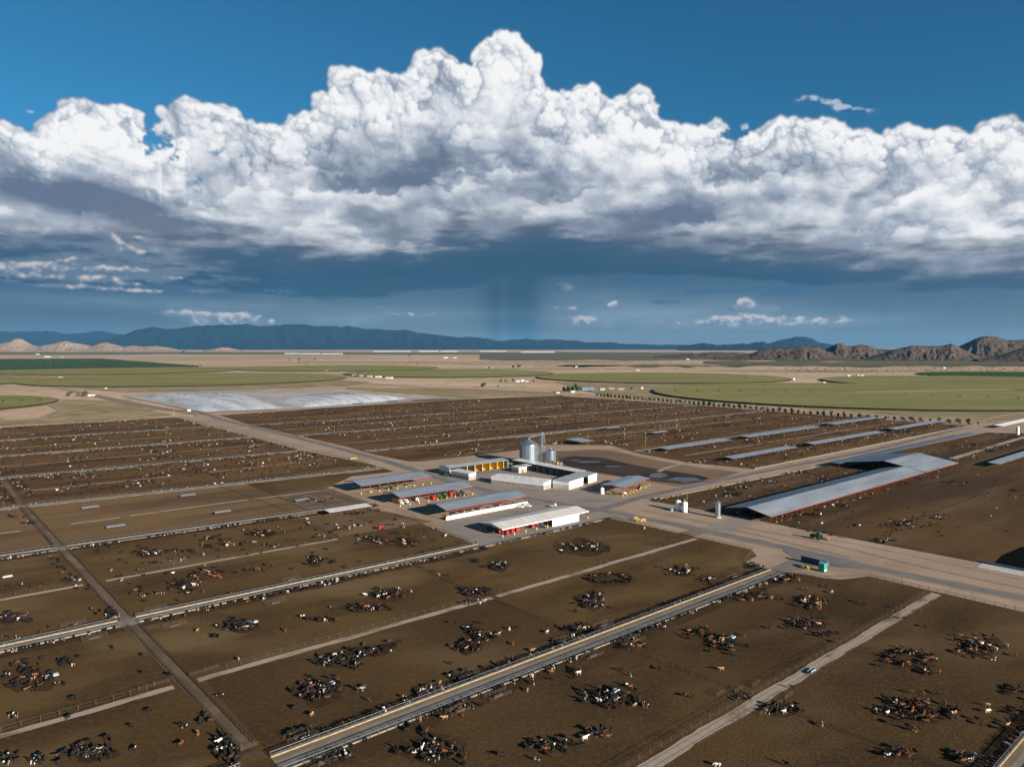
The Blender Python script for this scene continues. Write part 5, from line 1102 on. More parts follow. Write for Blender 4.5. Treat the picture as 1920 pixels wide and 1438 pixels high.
def truck(label, a, b, ang=0, cab=m_paintw, box=m_orange, L=8.5, hb=3.4):
    t = thing('truck', label, 'truck', WX(a, b), ROT+ang)
    mb = MB(); mb.hull([(L-.2, -1.15, .7), (L+1.5, -1.1, .7), (L+1.5, 1.1, .7), (L-.2, 1.15, .7)], [(L-.2, -1.1, 2.9), (L+1.1, -1.0, 2.9), (L+1.1, 1.0, 2.9), (L-.2, 1.1, 2.9)], cab); c_ = mb.build('cab', t)
    mb = MB(); mb.hull([(L+1.5, -.8, .7), (L+2.9, -.75, .7), (L+2.9, .75, .7), (L+1.5, .8, .7)], [(L+1.5, -.75, 1.9), (L+2.7, -.65, 1.7), (L+2.7, .65, 1.7), (L+1.5, .75, 1.9)], cab); mb.build('bonnet', t)
    mb = MB(); mb.hull([(L+1.16, -.9, 1.95), (L+1.42, -.9, 1.95), (L+1.42, .9, 1.95), (L+1.16, .9, 1.95)], [(L+1.12, -.85, 2.7), (L+1.22, -.85, 2.7), (L+1.22, .85, 2.7), (L+1.12, .85, 2.7)], m_glass); mb.build('windscreen', c_)
    mb = MB(); mb.hull([(0, -1.1, 1.2), (L-.5, -1.1, 1.2), (L-.5, 1.1, 1.2), (0, 1.1, 1.2)], [(0, -1.25, hb), (L-.5, -1.25, hb), (L-.5, 1.25, hb), (0, 1.25, hb)], box); mb.build('cargo_box', t)
    mb = MB(); mb.box(0, L+2.6, -.45, .45, .75, 1.1, m_steel); mb.build('chassis', t)
    for x in (1.0, 2.2, L-.6, L+2.2):
        for y in (-1.05, 1.05): wheel(t, x, y, .52, .32, m_paintw)
    return t
def van(label, a, b, ang=0):
    t = thing('van', label, 'van', WX(a, b), ROT+ang)
    prof = [(-2.8, .45), (2.7, .45), (2.8, .95), (2.55, 1.2), (1.75, 1.4), (1.1, 2.25), (.7, 2.45), (-2.7, 2.5), (-2.85, 2.2)]
    mb = MB(); mb.hull([(x, -.98, z) for x, z in prof], [(x, .98, z) for x, z in prof], m_paintw); mb.build('body', t)
    mb = MB(); mb.hull([(1.78, -.85, 1.42), (1.78, .85, 1.42), (1.14, .8, 2.24), (1.14, -.8, 2.24)], [(1.83, -.85, 1.44), (1.83, .85, 1.44), (1.19, .8, 2.26), (1.19, -.8, 2.26)], m_glass); mb.build('windscreen', t)
    for y in (-.99, .99):
        mb = MB(); mb.box(.1, 1.15, y-.01, y+.01, 1.45, 2.05, m_glass); mb.build('side_window', t)
    for x in (-1.9, 1.8):
        for y in (-.9, .9): wheel(t, x, y, .36, .24, m_galvd)
    return t
def disc_harrow(label, a, b, ang=0, m_=m_orange):
    t = thing('disc_harrow', label, 'implement', WX(a, b), ROT+ang)
    mb = MB(); mb.box(-.8, .8, -1.6, 1.6, .8, .95, m_); mb.box(-.9, -.7, -1.7, 1.7, .6, .8, m_); mb.box(.7, .9, -1.7, 1.7, .6, .8, m_); mb.tube((.8, 0, .8), (2.4, 0, .7), .09, m_, 5); mb.build('frame', t)
    for x in (-.8, .8):
        for i in range(8): mb = MB(); mb.disc((x, -1.5+i*.43, .35), (.25, 1, 0), .35, .05, m_steel, 10); mb.build('disc', t)
    wheel(t, 0, -1.2, .4, .25, m_yel); wheel(t, 0, 1.2, .4, .25, m_yel); return t
a_, b_ = G(1534, 1010); tractor('green tractor driving alone on the open dirt beside the road', a_-1, b_, R(92), s=1.55); a2, b2 = G(1553, 1012); disc_harrow('orange disc harrow towed behind the lone green tractor', a2, b2+.5, R(92), m_orange)
# implements and machines under the sheds
tractor('green tractor under the farthest shed, right of its yellow implement', 300, 516, R(-80), s=1.3); tractor('second green tractor deeper under the farthest shed', 293, 522, R(-85), s=1.1)
disc_harrow('yellow implement at the left end under the farthest shed', 281, 515, R(10), m_yel); wagon('dark trailer under the farthest shed beside the tractors', 309, 522, 0, m_steel, h=1.8); wagon('dark trailer under the right part of the farthest shed', 318, 520, 0, m_steel, h=1.7)
truck('long truck with orange dump box at the left end of the truck shed', 276, 470, R(-85), m_paintw, m_orange, L=9.5); truck('white cab truck beside the orange dump truck', 281.5, 469, R(-85), m_paintw, m_cladw, L=7, hb=2.6); truck('white bonneted truck in the middle of the truck shed', 291, 469, R(-85), m_paintw, m_steel, L=7, hb=2.0)
wagon('pink red hopper wagon in the middle of the truck shed', 304, 456, R(85)); tractor('green tractor beside the hopper wagon in the truck shed', 309, 458, R(-75), s=1.35); tractor('green tractor in the middle right of the truck shed', 314.5, 458, R(-75), s=1.35); wagon('bright red hopper wagon right of the green tractors', 321, 457, R(85), h=3.3); tractor('dark tractor near the right end of the truck shed', 326.5, 457, R(-80), m_steel, s=1.4); tractor('dark tractor at the right end of the truck shed', 331.5, 457, R(-80), m_steel, s=1.4)
tractor('small green machine behind the low white wall, left', 282, 402, R(-60), s=.9); tractor('small green machine behind the low white wall, centre right', 322, 402, R(-60), s=1.0); tractor('small green machine behind the low white wall, right end', 339, 403, R(-60), s=.9)
for i, x in enumerate((289, 296, 303, 311, 329)): wagon(['rusty red implement left behind the low white wall', 'rusty red implement second from left behind the low white wall', 'rusty red implement in the middle behind the low white wall', 'rusty red implement before the green machine behind the low white wall', 'rusty red implement right of the green machine behind the low white wall'][i], x, 409, R(20), m_red, L=3.6, h=1.5)
tractor('dark blue tractor in the shaded left end of the nearest shed', 277.5, 353, R(-85), m_navy, m_galvd, s=1.5); wagon('long red feed trailer at the left end of the nearest shed', 280, 345, R(70), L=8.5, h=3.2); wagon('red hopper beside the first yellow post of the nearest shed', 281.5, 339.5, R(88), L=3.4, h=3.0)
wagon('red feed wagon, second bay of the nearest shed', 287, 341, R(85), L=4.5); wagon('red feed wagon, third bay of the nearest shed', 291, 341, R(85), L=4.5); wagon('bright red feed wagon, fifth bay of the nearest shed', 305, 342, R(85), L=5, h=3.3)
tractor('grey loader in the dim bay beside the white wall', 312, 341, R(-80), m_galvd, m_galvd); 
van('white van, left of two parked beside the low white wall', *G(975, 951.5), R(-70)); van('second white van, right of two parked beside the low white wall', *G(989, 950), R(-70))
a_, b_ = G(1030, 951); wagon('olive flatbed trailer parked on the apron behind the nearest shed', a_, b_, R(5), m_yel, L=4, h=1.2); a_, b_ = G(1041, 948); tank('small white water tank on the apron behind the nearest shed', 1041, 948, .8, 1.3, m_tank, z0=.3, dome=.2)
tractor('green tractor with yellow wheels at the right end of the shed by the ponds', 462, 382, R(-20), s=1.3); disc_harrow('tan implement under the shed by the ponds, centre', 446, 381, R(15), m_yel); disc_harrow('orange implement under the shed by the ponds, left', 438, 379, R(15), m_orange); wagon('white framed machine at the left front of the shed by the ponds', 430.5, 374.5, R(15), m_cladw, L=4.5, h=2.2); tractor('green machine at the left end of the shed by the ponds', 425.5, 381, R(-60), s=1.1); disc_harrow('orange implement right of centre under the shed by the ponds', 454, 384, R(15), m_orange)
a_, b_ = G(842, 892); tractor('green machine in the shade of the small concrete store', 372.5-3.5, 534, R(-80), s=1.0)
# red shelter
X, Y = at(713, 993); t = thing('calf_shelter', 'small red calf shelter in the pen beside the yard fence', 'shelter', (X, Y, 0), ROT)
mb = MB(); mb.box(-1.3, 1.3, 1.0, 1.1, 0, 2.0, m_redp); mb.box(-1.3, -1.2, -1, 1, 0, 2.0, m_redp); mb.box(1.2, 1.3, -1, 1, 0, 2.0, m_redp); mb.build('wall', t); mb = MB(); mb.hull([(-1.5, -1.3, 2.01), (1.5, -1.3, 2.01), (1.5, 1.3, 2.01), (-1.5, 1.3, 2.01)], [(-1.5, -1.3, 2.5), (1.5, -1.3, 2.5), (1.5, 1.3, 2.15), (-1.5, 1.3, 2.15)], m_redp); mb.build('roof', t)
# teal container with navy flatbed
X, Y = at(1548, 1072); t = thing('teal_container', 'tall teal steel container with pale stencilling on its sunlit end', 'container', (X, Y, 0), ROT)
mb = MB(); mb.box(-1.7, 1.7, 0, 3.2, .15, 4.4, m_teal); mb.build('body', t)
mb = MB()
for i in range(8): mb.box(-1.55+i*.42, -1.45+i*.42, -.05, -.005, .4, 4.2, m_teal)
mb.build('rib', t, kind='stuff')
mb = MB()
for i in range(3): mb.box(-1.35+i*.98, -.75+i*.98, -.07, -.055, .6, 1.2, m_paintw)
mb.build('stencil', t)
a_, b_ = G(1540, 1064); t = thing('crush_rail', 'dark long cattle handling trailer with white panel beside the teal container', 'trailer', WX(a_+2.0, b_-3), ROT)
mb = MB(); mb.box(-.15, .15, 0, 15.5, .6, 3.4, m_navy); mb.box(-.15, 2.6, 0, 15.5, .45, .6, m_steel); mb.build('side_panel', t)
mb = MB(); mb.box(-.3, -.17, .2, 2.0, .8, 4.0, m_paintw); mb.box(-.3, -.17, 2.2, 5, 1.0, 3.2, m_cladw); mb.build('white_panel', t)
for i in range(7):
    mb = MB(); mb.box(.2, 2.5, 2.2*i+.6, 2.2*i+.75, .6, 3.3, m_navy); mb.build('rib', t)
for y in (3, 5, 12): wheel(t, .4, y, .5, .3, m_galvd); wheel(t, 2.2, y, .5, .3, m_galvd)
def yframe(label, px, py, L=3, h=1.5, ang=0):
    X, Y = at(px, py); t = thing('handling_frame', label, 'frame', (X, Y, 0), ROT+ang); mb = MB()
    for x in (0, L):
        for y in (0, 1.1): mb.tube((x, y, 0), (x, y, h), .11, m_yel, 5)
    mb.build('post', t, kind='stuff'); mb = MB()
    for y in (0, 1.1):
        for z in (h*.5, h): mb.tube((0, y, z), (L, y, z), .1, m_yel, 5)
    mb.tube((0, 0, h), (0, 1.1, h), .1, m_yel, 5); mb.tube((L, 0, h), (L, 1.1, h), .1, m_yel, 5); mb.build('rail', t)
yframe('yellow handling frame, leftmost of three on the dirt above the fence', 1190, 975.5, 3.2, 1.8); yframe('yellow handling frame in the middle of three on the dirt above the fence', 1196.5, 979, 3.2, 2.0, R(20)); yframe('yellow handling frame, rightmost of three on the dirt above the fence', 1203, 979, 3, 2.0, R(-25))
yframe('yellow frame, left of two beside the teal container', 1506, 1065, 2.2, 1.6); yframe('yellow frame, right of two beside the teal container', 1515.5, 1068.5, 2.6, 1.7)
for (px, py), lb in (((1346, 1016), 0), ((1208, 991), 'yellow barrel at the fence left of the lamp post'), ((1236, 992), 'yellow barrel at the fence below the yellow frames')):
    if not lb: continue
    X, Y = at(px, py); t = thing('barrel', lb, 'barrel', (X, Y, 0)); mb = MB(); mb.lathe([(.5, 0), (.52, .5), (.5, 1.1), (.2, 1.15)], m_yel, 12); mb.build('body', t); mb = MB(); mb.lathe([(.55, .7), (.55, .8)], m_steel, 12); mb.build('hoop', t)
# entrance gate kiosk and cars at the upper left
X, Y = at(354, 771); t = thing('guard_hut', 'small white hut at the corner of the silage pile', 'hut', (X, Y, 0), ROT); mb = MB(); mb.box(-2.5, 2.5, -2, 2, 0, 2.8, m_paintw); mb.build('wall', t); mb = MB(); mb.box(-2.8, 2.8, -2.3, 2.3, 2.8, 3.2, m_roof_w); mb.build('roof', t)
yframe('long yellow barrier at the farm entrance by the road', 357, 781, 9, 1.4, R(50)); yframe('yellow frame beside the long road at the left pens', 658, 862, 7, 1.5)
# concrete slab kerb rail at the right
t = thing('slab_barrier', 'long low blue grey barrier along the concrete slab at the right edge', 'barrier', WX(445, 130), ROT-math.pi/2); mb = MB(); mb.box(0, 75, 0, .35, .2, 1.2, m_bluet); mb.build('beam', t)
mp = MB(); mp.box(-.1, .1, -.1, .5, 0, 1.5, m_steel); me = mp.mesh('post')
for i in range(16): link('post', me, t, (i*5, 0, 0))

# ================================================================== SILAGE PILES under white film held by tyre rows
psheet('silage_pad', [(228, 742), (318, 736), (440, 732), (640, 729), (700, 737), (770, 742), (845, 747.5), (760, 752.5), (640, 762), (383, 773.5)], -0.02, MATS['apron'] if 'apron' in MATS else ground_mat('pale_pad', [((0.33, 0.29, 0.265), 0.01, .4, .6, (.4, 1, .2), 5, .9), ((0.52, 0.48, 0.45), 0.02, .5, .7, None, 5, .7)], base=(0.43, 0.385, 0.355)))
m_film = ground_mat('silage_film', [((0.34, 0.36, 0.39), 0.05, .42, .6, (.15, 1, .9), 5, .8), ((0.62, 0.63, 0.65), 0.035, .5, .66, (.2, 1, .7), 6, .9), ((0.12, 0.12, 0.13), 0.22, .56, .7, (.3, 1, .8), 4, .7)], base=(0.55, 0.57, 0.60), rough=.6)
def mound(label, px, hgt, seed, tyre=True, cover=None):
    P_ = [Vector(at(x, y)) for x, y in px]; c = sum(P_, Vector((0, 0)))/len(P_); r = random.Random(seed); n = len(P_); K_ = 9; vs_ = []; fs_ = []
    for k_ in range(K_+1):
        s = 1-k_/K_
        for p in P_: q = c+(p-c)*s; z = hgt*(1-s**2.2)**.8+r.uniform(-.12, .12)*(k_ > 0); vs_.append((q.x-c.x, q.y-c.y, max(0.03, z)))
    for k_ in range(K_):
        for i in range(n): j = (i+1) % n; fs_.append((k_*n+i, k_*n+j, (k_+1)*n+j, (k_+1)*n+i))
    mb = MB(); mb.add(vs_, fs_, cover or m_film); o = thing('silage_pile' if tyre else 'earth_heap', label, 'silage pile' if tyre else 'heap', (c.x, c.y, 0)); mb.build('cover', o, smooth=True)
    if not tyre: return o
    mb = MB()
    for k_ in range(1, K_):
        for i in range(n*3):
            i0 = i//3; tt = (i % 3)/3; a0 = Vector(vs_[k_*n+i0]); a1 = Vector(vs_[k_*n+(i0+1) % n]); p = a0.lerp(a1, tt)+Vector((r.uniform(-2, 2), r.uniform(-2, 2), .1)); mb.lathe([(.75, p.z), (.75, p.z+.22)], m_rubber, 6, p.x, p.y)
    mb.build('tyre', o, kind='stuff'); return o
def dens(p, k_=6):
    o = []
    for i in range(len(p)):
        a, b = p[i], p[(i+1) % len(p)]; o += [(a[0]+(b[0]-a[0])*t/k_, a[1]+(b[1]-a[1])*t/k_) for t in range(k_)]
    return o
mound('large white film covered silage pile with rows of tyres, left', dens([(272, 743.5), (300, 739), (345, 736.8), (420, 738), (470, 745), (535, 765), (480, 768), (385, 772)]), 13, 3)
mound('second white film covered silage pile, right of the larger one', dens([(516, 752.5), (565, 744.5), (640, 739.5), (710, 741), (765, 747.5), (700, 754), (572, 763.5)]), 12, 4)
X, Y = at(618, 730); mound('brown uncovered earth heap behind the silage piles', dens([(520, 733.5), (570, 727.5), (620, 724), (650, 727), (640, 733)]), 7, 5, cover=m_dirt, tyre=False)
for i, (x0, y0, x1, y1) in enumerate(((726, 754, 746, 753), (775, 751.5, 843, 748.2), (662, 758, 682, 757))):
    p = Vector(at(x0, y0)); q_ = Vector(at(x1, y1)); d = q_-p; t = thing('tyre_stack', ['short black row of stacked tyres on the pad edge', 'long black row of stacked tyres at the right tip of the pad', 'black row of stacked tyres beside the second silage pile'][i], 'tyre stack', (p.x, p.y, 0), math.atan2(d.y, d.x)); mb = MB()
    for k_ in range(int(d.length/1.1)): mb.lathe([(.55, 0), (.6, 1.0), (.5, 1.9+(k_ % 3)*.2)], m_rubber, 7, k_*1.1, (k_ % 2)*.5)
    mb.build('tyre', t, kind='stuff')

# ================================================================== TREES
def leaf_crown(r, h, n, seed, cone=.0, z0=1.0, size=.5):
    rr = random.Random(seed); mb = MB(); lumps = [(Vector((rr.gauss(0, r*.42), rr.gauss(0, r*.42), z0+h*rr.uniform(.15, .9))), r*rr.uniform(.35, .6)) for _ in range(9)]
    for i in range(n):
        c, q = rr.choice(lumps); d = Vector((rr.gauss(0, 1), rr.gauss(0, 1), rr.gauss(0, 1))).normalized(); p = c+d*q*rr.uniform(.6, 1.05)
        zt = (p.z-z0)/h
        if zt < 0 or zt > 1.05: continue
        k_ = (1-cone*zt); p.x *= k_; p.y *= k_
        a = Vector((rr.gauss(0, 1), rr.gauss(0, 1), rr.gauss(0, 1))).normalized(); b = a.cross(d if abs(a.dot(d)) < .95 else Vector((0, 0, 1))).normalized(); s = size*rr.uniform(.6, 1.3)
        mb.add([p-a*s, p-b*s*.6, p+a*s, p+b*s*.6], [(0, 1, 2, 3)], m_leaf)
    # dense inner mass, uneven
    for c, q in lumps: mb.lathe([(q*.15, c.z-q*.7), (q*.62, c.z-q*.3), (q*.68, c.z+q*.2), (q*.3, c.z+q*.62)], m_leaf, 6, c.x*.9, c.y*.9)
    return mb.mesh('crown')
def trunk_mesh(h, r, limbs=3, seed=1):
    rr = random.Random(seed); mb = MB(); mb.tube((0, 0, 0), (0, 0, h), r, m_bark, 6, r*.6)
    for i in range(limbs): t = rr.uniform(0, 6.3); mb.tube((0, 0, h*rr.uniform(.5, .9)), (math.cos(t)*h*.5, math.sin(t)*h*.5, h*1.5), r*.5, m_bark, 5, r*.2)
    return mb.mesh('trunk')
row_crowns = [leaf_crown(3.9, 8.0, 480, s, cone=.35, z0=.7, size=.7) for s in (1, 2, 3, 4)]; row_trunk = trunk_mesh(2.2, .18)
proto = None; rr = random.Random(5)
n_row = 66; rowp = [(1240, 1190), (1239, 912), (1216, 702), (1196, 560), (1228, 366)]
pts_ = []
seq = [(1120, 743.5), (1280, 755.3), (1440, 768.6), (1600, 783.2), (1835, 795.5)]
for i in range(n_row):
    t_ = (i/(n_row-1))
    # even spacing on the ground between the two ends, read off the photograph's row
    A_ = Vector(at(*seq[0])); B_ = Vector(at(1600, 784.5)); C_ = Vector(at(1833, 796.5)); LA = (B_-A_).length; LB = (C_-B_).length; s_ = t_*(LA+LB)
    pts_.append(A_.lerp(B_, s_/LA) if s_ < LA else B_.lerp(C_, (s_-LA)/LB))
ordn = ['first', 'second', 'third', 'fourth', 'fifth', 'sixth', 'seventh', 'eighth', 'ninth', 'tenth', 'eleventh', 'twelfth', 'thirteenth', 'fourteenth', 'fifteenth', 'sixteenth', 'seventeenth', 'eighteenth', 'nineteenth', 'twentieth']
def ordinal(n):
    if n <= 20: return ordn[n-1]
    tens = {2: 'twenty', 3: 'thirty', 4: 'forty', 5: 'fifty', 6: 'sixty'}[n//10]
    return (tens[:-1]+'ieth') if n % 10 == 0 else tens+'-'+ordn[n % 10-1]
for i, p in enumerate(reversed(pts_)):
    s = rr.uniform(.75, 1.15) if i != 0 else .55
    t = thing('row_tree', '%s small bushy tree from the right end of the long tree row' % ordinal(i+1), 'tree', (p.x, p.y, -.1), rr.uniform(0, 6.3), 'trees planted in a row behind the pens'); t.scale = (s, s, s*rr.uniform(.9, 1.1))
    link('trunk', row_trunk, t); link('crown', rr.choice(row_crowns), t)
big_crowns = [leaf_crown(4.5, 8.5, 700, s, z0=1.5, size=.9) for s in (11, 12, 13)]; big_trunk = trunk_mesh(3.0, .35)
def tree(label, px, py, s, group=None):
    X, Y = at(px, py); t = thing('shade_tree', label, 'tree', (X, Y, -.6), rr.uniform(0, 6.3), group); t.scale = (s, s, s)
    link('trunk', big_trunk, t); link('crown', rr.choice(big_crowns), t)
for x, y, s, lb in ((131, 742, 1.2, 'round tree left of the small white farm house'), (147, 742, .9, 'middle small tree beside the farm house at upper left'), (160, 741.5, 1.3, 'tree touching the small white farm house'), (156, 742.5, 1.0, 'bush squeezed between the trees at the small farm house'),
        (907, 726, 1.5, 'lone tree standing in the dry field'), (934, 726, .6, 'small bush right of the lone field tree'), (962, 690, 1.6, 'left of two distant dark trees'), (973, 689.5, 2.0, 'right of two distant dark trees'),
        (1058, 734, 1.3, 'leftmost dark tree of the farmyard grove'), (1066, 735, 1.6, 'second dark tree of the farmyard grove'), (1075, 734, 1.5, 'third dark tree of the farmyard grove, widest'), (1084, 733, 1.4, 'rightmost dark tree of the farmyard grove'), (1079, 727, 1.3, 'tree behind the farmyard grove'), (939, 716, 1.0, 'tree left of the distant hedge'), (948, 716, .9, 'second tree of the distant hedge'), (962, 715.5, 1.0, 'third tree of the distant hedge'), (1000, 716, .8, 'tree right of the distant white houses'), (1184, 730, .7, 'small tree at the right end of the farmyard'), (543, 676, 1.6, 'far dark tree, left of the distant homestead'), (561, 676, 2.0, 'far dark tree, middle of the distant homestead'), (590, 676, 1.7, 'far dark tree, right of the distant homestead'), (650, 663, 2.6, 'dark tree clump far away near the bright greenhouses'), (768, 668, 2.4, 'dark tree clump by the distant road'), (376, 686.5, 1.2, 'bush at the tip of the orchard'), (655, 704, 1.3, 'dark tree at the left end of the row of white barns'), (917, 690.5, 1.0, 'small far tree left of the two dark trees')):
    tree(lb, x, y, s)
# orchard: rows of dense dark green trees too many to tell apart
def blobs(name, pts, label, r0, h0, m_, nside=5, seed=1):
    rr_ = random.Random(seed); V = []; F_ = []
    for (x, y) in pts:
        r_ = r0*rr_.uniform(.7, 1.25); h_ = h0*rr_.uniform(.75, 1.2); k_ = len(V); ph = rr_.uniform(0, 6)
        for z, q in ((0.2, .55), (h_*.45, 1.0), (h_*.8, .7)):
            for i in range(nside): t_ = ph+2*math.pi*i/nside; V.append((x+math.cos(t_)*r_*q*rr_.uniform(.8, 1.2), y+math.sin(t_)*r_*q*rr_.uniform(.8, 1.2), z-1))
        V.append((x, y, h_-1)); top = len(V)-1
        for l in range(2):
            for i in range(nside): a = k_+l*nside+i; b = k_+l*nside+(i+1) % nside; F_.append((a, b, b+nside, a+nside))
        for i in range(nside): F_.append((k_+2*nside+i, k_+2*nside+(i+1) % nside, top))
    me = bpy.data.meshes.new(name); me.from_pydata(V, [], F_); me.materials.append(m_); me.update(); o = link(name, me, kind='stuff'); o['label'] = label; return o
o1 = Vector(at(-60, 695)); o2 = Vector(at(0, 694)); pts_ = []
for i in range(0, 150):
    for j in range(0, 26):
        px = -70+i*3.0; yb = 694.5-(px/372)*6.5 if px > 0 else 695; yt = 669.5 if px < 150 else 669.5+(px-150)/222*17.5
        if px > 372: continue
        Yb, Yt = CAM_H*FPX/(yb-HZ), CAM_H*FPX/(yt-HZ); Y_ = Yb+j*9*(1+j*.12)
        if Y_ > Yt: break
        X_ = (px-960)/FPX*Y_; pts_.append((X_+rr.uniform(-2, 2), Y_+rr.uniform(-2, 2)))
for j in range(26, 60):
    for i in range(150):
        px = -70+i*3.0
        if px > 372: break
        yb = 694.5-(px/372)*6.5; yt = 669.5 if px < 150 else 669.5+(px-150)/222*17.5
        Yb, Yt = CAM_H*FPX/(yb-HZ), CAM_H*FPX/(yt-HZ); Y_ = Yb+26*9*4+(j-26)*80
        if Y_ > Yt: continue
        pts_.append(((px-960)/FPX*Y_, Y_+rr.uniform(-10, 10)))
blobs('orchard', pts_, 'broad dark green orchard in the upper left plain', 6.0, 7.5, m_leafd)
# scattered desert bushes on the plain
pts_ = []; rr2 = random.Random(9)
while len(pts_) < 4200:
    px = rr2.uniform(-60, 1980); py = 662+rr2.random()**.8*38
    if px < 560 and py > 668: continue
    if 440 < px < 1470 and 684 < py and rr2.random() < .97: continue
    if px > 1500 and py > 697: continue
    X_, Y_ = at(px, py); pts_.append((X_, Y_))
blobs('desert_scrub', pts_, 'scattered dark bushes on the far dry plain', 3.0, 2.8, mat('dark_scrub', (0.05, 0.052, 0.028), .9, .3, .02), 4, 2)

# ================================================================== FAR FARM BUILDINGS
def house(label, px, py, L, Dp, h, mw=m_paintw, mr=m_roof_w, ang=0, cat='house', name='farm_house', z=-.8):
    if cat == 'house': L *= .8; h *= .8
    if mw is m_paintw: mw = m_cladw
    X, Y = at(px, py); t = thing(name, label, cat, (X, Y, z), ang)
    mb = MB(); mb.box(-L/2, L/2, 0, Dp, 0, h, mw); mb.hull([(-L/2, 0, h), (-L/2, Dp, h), (-L/2, Dp/2, h+Dp*.16)], [(L/2, 0, h), (L/2, Dp, h), (L/2, Dp/2, h+Dp*.16)], mw); mb.build('wall', t)
    for y0, z0, y1, z1 in ((-.5, h-.05, Dp/2, h+Dp*.17), (Dp/2, h+Dp*.17, Dp+.5, h-.05)):
        mb = MB(); mb.hull([(-L/2-.5, y0, z0+.02), (L/2+.5, y0, z0+.02), (L/2+.5, y1, z1+.02), (-L/2-.5, y1, z1+.02)], [(-L/2-.5, y0, z0+.3), (L/2+.5, y0, z0+.3), (L/2+.5, y1, z1+.3), (-L/2-.5, y1, z1+.3)], mr); mb.build('roof', t)
    n = max(1, min(5, int(L/6)))
    for i in range(n):
        x = -L/2+L*(i+.5)/n; mb = MB(); mb.box(x-.8, x+.8, -.06, .02, h*.35, h*.75, m_glass); mb.build('window', t)
    return t
